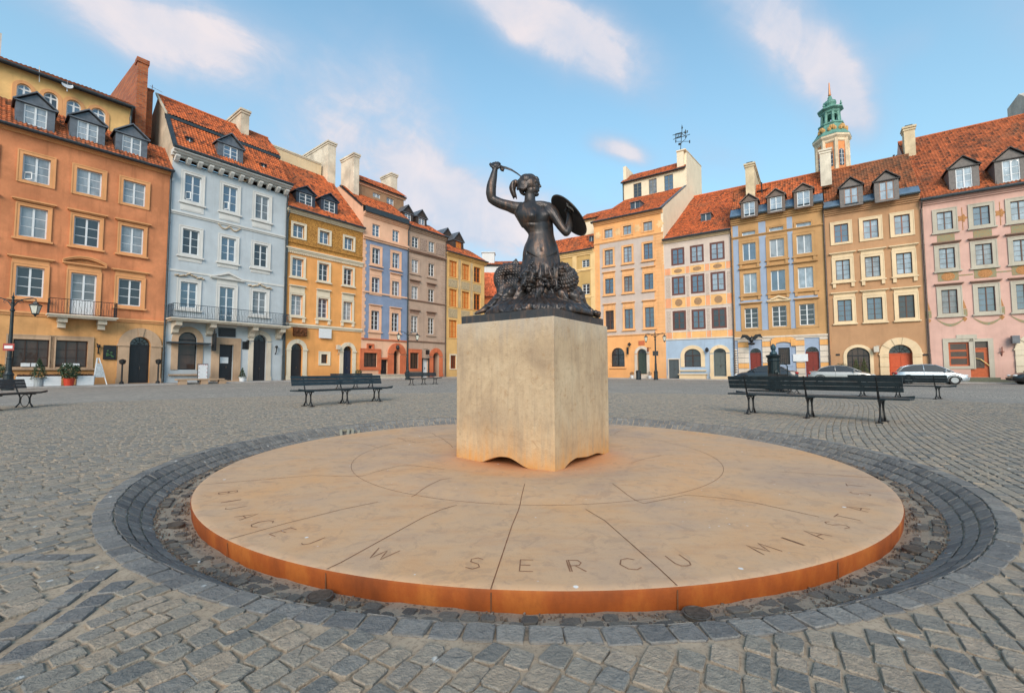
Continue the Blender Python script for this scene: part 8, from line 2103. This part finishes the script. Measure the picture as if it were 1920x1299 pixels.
# ================================================================ cars
def car(name_label, L_, H_, W_, body, kind='hatch'):
    r = empty('parked_car', (0, 0, 0)); h = L_/2
    if kind == 'hatch':
        belt = [(-h, .62), (-h+.08, .86), (-h+.35, .95), (-.6, .95), (.5, .92), (1.0, .90), (h-.55, .80), (h-.18, .68), (h, .48)]
        roof = [(-h+.30, .96), (-h+.55, 1.28), (-.9, H_-.03), (-.3, H_), (.25, H_-.03), (.8, 1.16), (1.22, .90)]
    else:
        belt = [(-h, .62), (-h+.06, .90), (-h+.5, .95), (-1.2, .95), (.4, .93), (.95, .92), (h-.6, .82), (h-.18, .68), (h, .48)]
        roof = [(-h+.62, .96), (-1.25, 1.22), (-.75, H_-.04), (-.15, H_), (.3, H_-.05), (.75, 1.16), (1.22, .92)]
    bx_ = np.array([a for a, b in belt]); bz_ = np.array([b for a, b in belt]); xs = np.linspace(-h, h, 33)
    q = MB(); rings = []
    for x in xs:
        e_ = abs(x)/h; w = W_/2*(1 - .16*max(0, (e_-.72)/.28)**2); zt_ = float(np.interp(x, bx_, bz_)); zl = .20 + .10*max(0, (e_-.85)/.15)
        pts = [(0, zl), (w*.86, zl), (w*.97, zl+.10), (w, .48 if zt_ > .56 else zl+.15), (w*.985, max(zl+.2, zt_-.20)), (w*.93, zt_-.05), (w*.80, zt_+.0), (w*.4, zt_+.035), (0, zt_+.045)]
        rings.append([q.vert((x, y, z)) for y, z in pts] + [q.vert((x, -y, z)) for y, z in pts[-2:0:-1]])
    n = len(rings[0])
    for a, b in zip(rings, rings[1:]):
        for k in range(n): q.face((a[k], b[k], b[(k+1) % n], a[(k+1) % n]))
    q.face(rings[0]); q.face(rings[-1][::-1]); bo = q.build('body', body, r, smooth=True); smooth_angle(bo, .5)
    rx = np.array([a for a, b in roof]); rzz = np.array([b for a, b in roof]); q = MB(); g = MB(); R_ = []; G_ = []
    for x in np.linspace(rx[0], rx[-1], 25):
        zt_ = float(np.interp(x, rx, rzz)); zb = float(np.interp(x, bx_, bz_))+.0; f = max(.02, (zt_-zb)/(H_-.93)); w0 = W_/2*.90; w1 = w0 - .22*f
        G_.append([g.vert((x, y, z)) for y, z in ((w0, zb-.03), (w1, zt_-.03), (0, zt_-.01), (-w1, zt_-.03), (-w0, zb-.03))])
    for a, b in zip(G_, G_[1:]):
        for k in range(4): g.face((a[k], b[k], b[k+1], a[k+1]))
    go = g.build('windows', M_cglass, r, smooth=True); smooth_angle(go, .5)
    q = MB(); r0, r1 = (rx[2], rx[4]); R_ = []
    for x in np.linspace(r0-.12, r1+.06, 10):
        zt_ = float(np.interp(x, rx, rzz)); w1 = W_/2*.90-.22*min(1, (zt_-.93)/(H_-.93))+.015; R_.append([q.vert((x, y, z)) for y, z in ((w1, zt_-.075), (w1-.03, zt_-.01), (w1*.6, zt_+.018), (0, zt_+.028), (-w1*.6, zt_+.018), (-w1+.03, zt_-.01), (-w1, zt_-.075))])
    for a, b in zip(R_, R_[1:]):
        for k in range(6): q.face((a[k], b[k], b[k+1], a[k+1]))
    for sg in (-1, 1):
        for seq in (roof[:3], roof[4:], ):
            pts = []
            for x, z in seq: f = max(.02, (z-.93)/(H_-.93)); pts.append((x, sg*(W_/2*.9-.22*f+.005), z-.01))
            q.tube(pts, .035, 5)
        for x in (-.35,): zt_ = float(np.interp(x, rx, rzz)); q.tube([(x, sg*(W_/2*.90+.0), .93), (x-.02, sg*(W_/2*.90-.21), zt_-.05)], .03, 5)
    q.build('roof', body, r, smooth=True)
    for sx in (h-.80, -h+.78):
        for sg in (-1, 1):
            t_ = MB(); c = (sx, sg*(W_/2-.08), .31)
            for r0_, y0, y1 in ((.31, -.10, .10),):
                t_.tube([(c[0], c[1]-.1, c[2]), (c[0], c[1]+.1, c[2])], .31, 22)
            wo = t_.build('wheel', M_tyre, r)
            t_ = MB(); t_.tube([(c[0], c[1]+sg*.08, c[2]), (c[0], c[1]+sg*.112, c[2])], .20, 18); t_.build('rim', M_rim, wo)
            t_ = MB(); t_.tube([(sx+.37*math.cos(PI*k/12), sg*(W_/2+.0), .31+.37*math.sin(PI*k/12)) for k in range(13)], .03, 5); t_.build('wheel_arch', M_tyre, r)
    for sg in (-1, 1):
        q = MB(); q.ball((h-.20, sg*(W_/2-.28), .64), (.17, .17, .075), 10, 6); q.build('headlight', M_lampc, r)
        q = MB(); q.ball((-h+.10, sg*(W_/2-.20), .80), (.12, .17, .10), 10, 6); q.build('tail_light', M_red, r)
        q = MB(); q.ball((.78, sg*(W_/2+.06), .98), (.08, .10, .07), 8, 5); q.tube([(.80, sg*(W_/2-.08), .93), (.78, sg*(W_/2+.04), .97)], .02, 5); q.build('mirror', body, r)
        q = MB(); q.tube([(-.35, sg*(W_/2+.001), .32), (-.35, sg*(W_/2*.985), .88)], .006, 4); q.tube([(.72, sg*(W_/2+.001), .32), (.72, sg*(W_/2*.985), .86)], .006, 4); q.tube([(h-1.35, sg*(W_/2+.003), .22), (-h+1.3, sg*(W_/2+.003), .22)], .02, 5); q.build('door_seam', M_tyre, r)
    q = MB(); q.box(h-.06, h+.015, -W_/2+.35, W_/2-.35, .30, .42); q.build('grille', M_tyre, r)
    return r
M_tyre = simple('tyre', (.015, .015, .016, 1), .8); M_rim = simple('alloy', (.42, .43, .45, 1), .35, .7); M_lampc = simple('clear_lamp', (.65, .68, .7, 1), .12); M_red = simple('red_lamp', (.35, .02, .02, 1), .2)
M_cglass = glass_mat('car_glass', (.008, .012, .015, 1), .02)
def paint(n_, c): m = simple(n_, c, .3, .45, var=.03); m.node_tree.nodes['Principled BSDF'].inputs['Coat Weight'].default_value = .8; m.node_tree.nodes['Principled BSDF'].inputs['Coat Roughness'].default_value = .05; return m
DR = RCH[0][0].d
def put_car(o, x0, x1, L_, label, face_right=True, yb=None, nfwd=0):
    """car parallel to the right row, filling x0..x1 of the picture"""
    ra, rb = ray(x0, 700), ray(x1, 700); ua, ub = ra.x/ra.y, rb.x/rb.y
    Y0 = L_*(DR.x - ub*DR.y)/(ub-ua)
    c = Vector((ua*Y0, Y0, 0)) + Vector((DR.x, DR.y, 0))*L_/2
    o.location = (c.x, c.y, gz(c.x, c.y)); o.rotation_euler = (0, 0, math.atan2(DR.y, DR.x) + (0 if face_right else PI)); tag(o, label, 'car', 'cars parked along the right row')
    fp = FR5.px(x0, 700)[0]; nn = (c-FR5.o).dot(FR5.n); print('car', label[:20], c, 'n from facade', round(nn, 1))
put_car(car('', 4.05, 1.46, 1.74, paint('silver_paint', (.45, .50, .55, 1)), 'hatch'), 1674, 1813, 4.05, 'silver-blue hatchback parked before the pink house and the orange gate')
put_car(car('', 4.2, 1.40, 1.74, paint('champagne_paint', (.36, .35, .34, 1)), 'sedan'), 1515, 1642, 4.2, 'grey-beige saloon car parked before the brown house arch')
put_car(car('', 4.5, 1.40, 1.76, paint('navy_paint', (.018, .022, .03, 1)), 'sedan'), 1378, 1497, 4.5, 'dark saloon car parked behind the water pump', False)
put_car(car('', 4.3, 1.42, 1.76, paint('black_paint', (.014, .015, .018, 1)), 'sedan'), 1891, 2065, 4.3, 'black car cut off by the right edge of the picture', False)
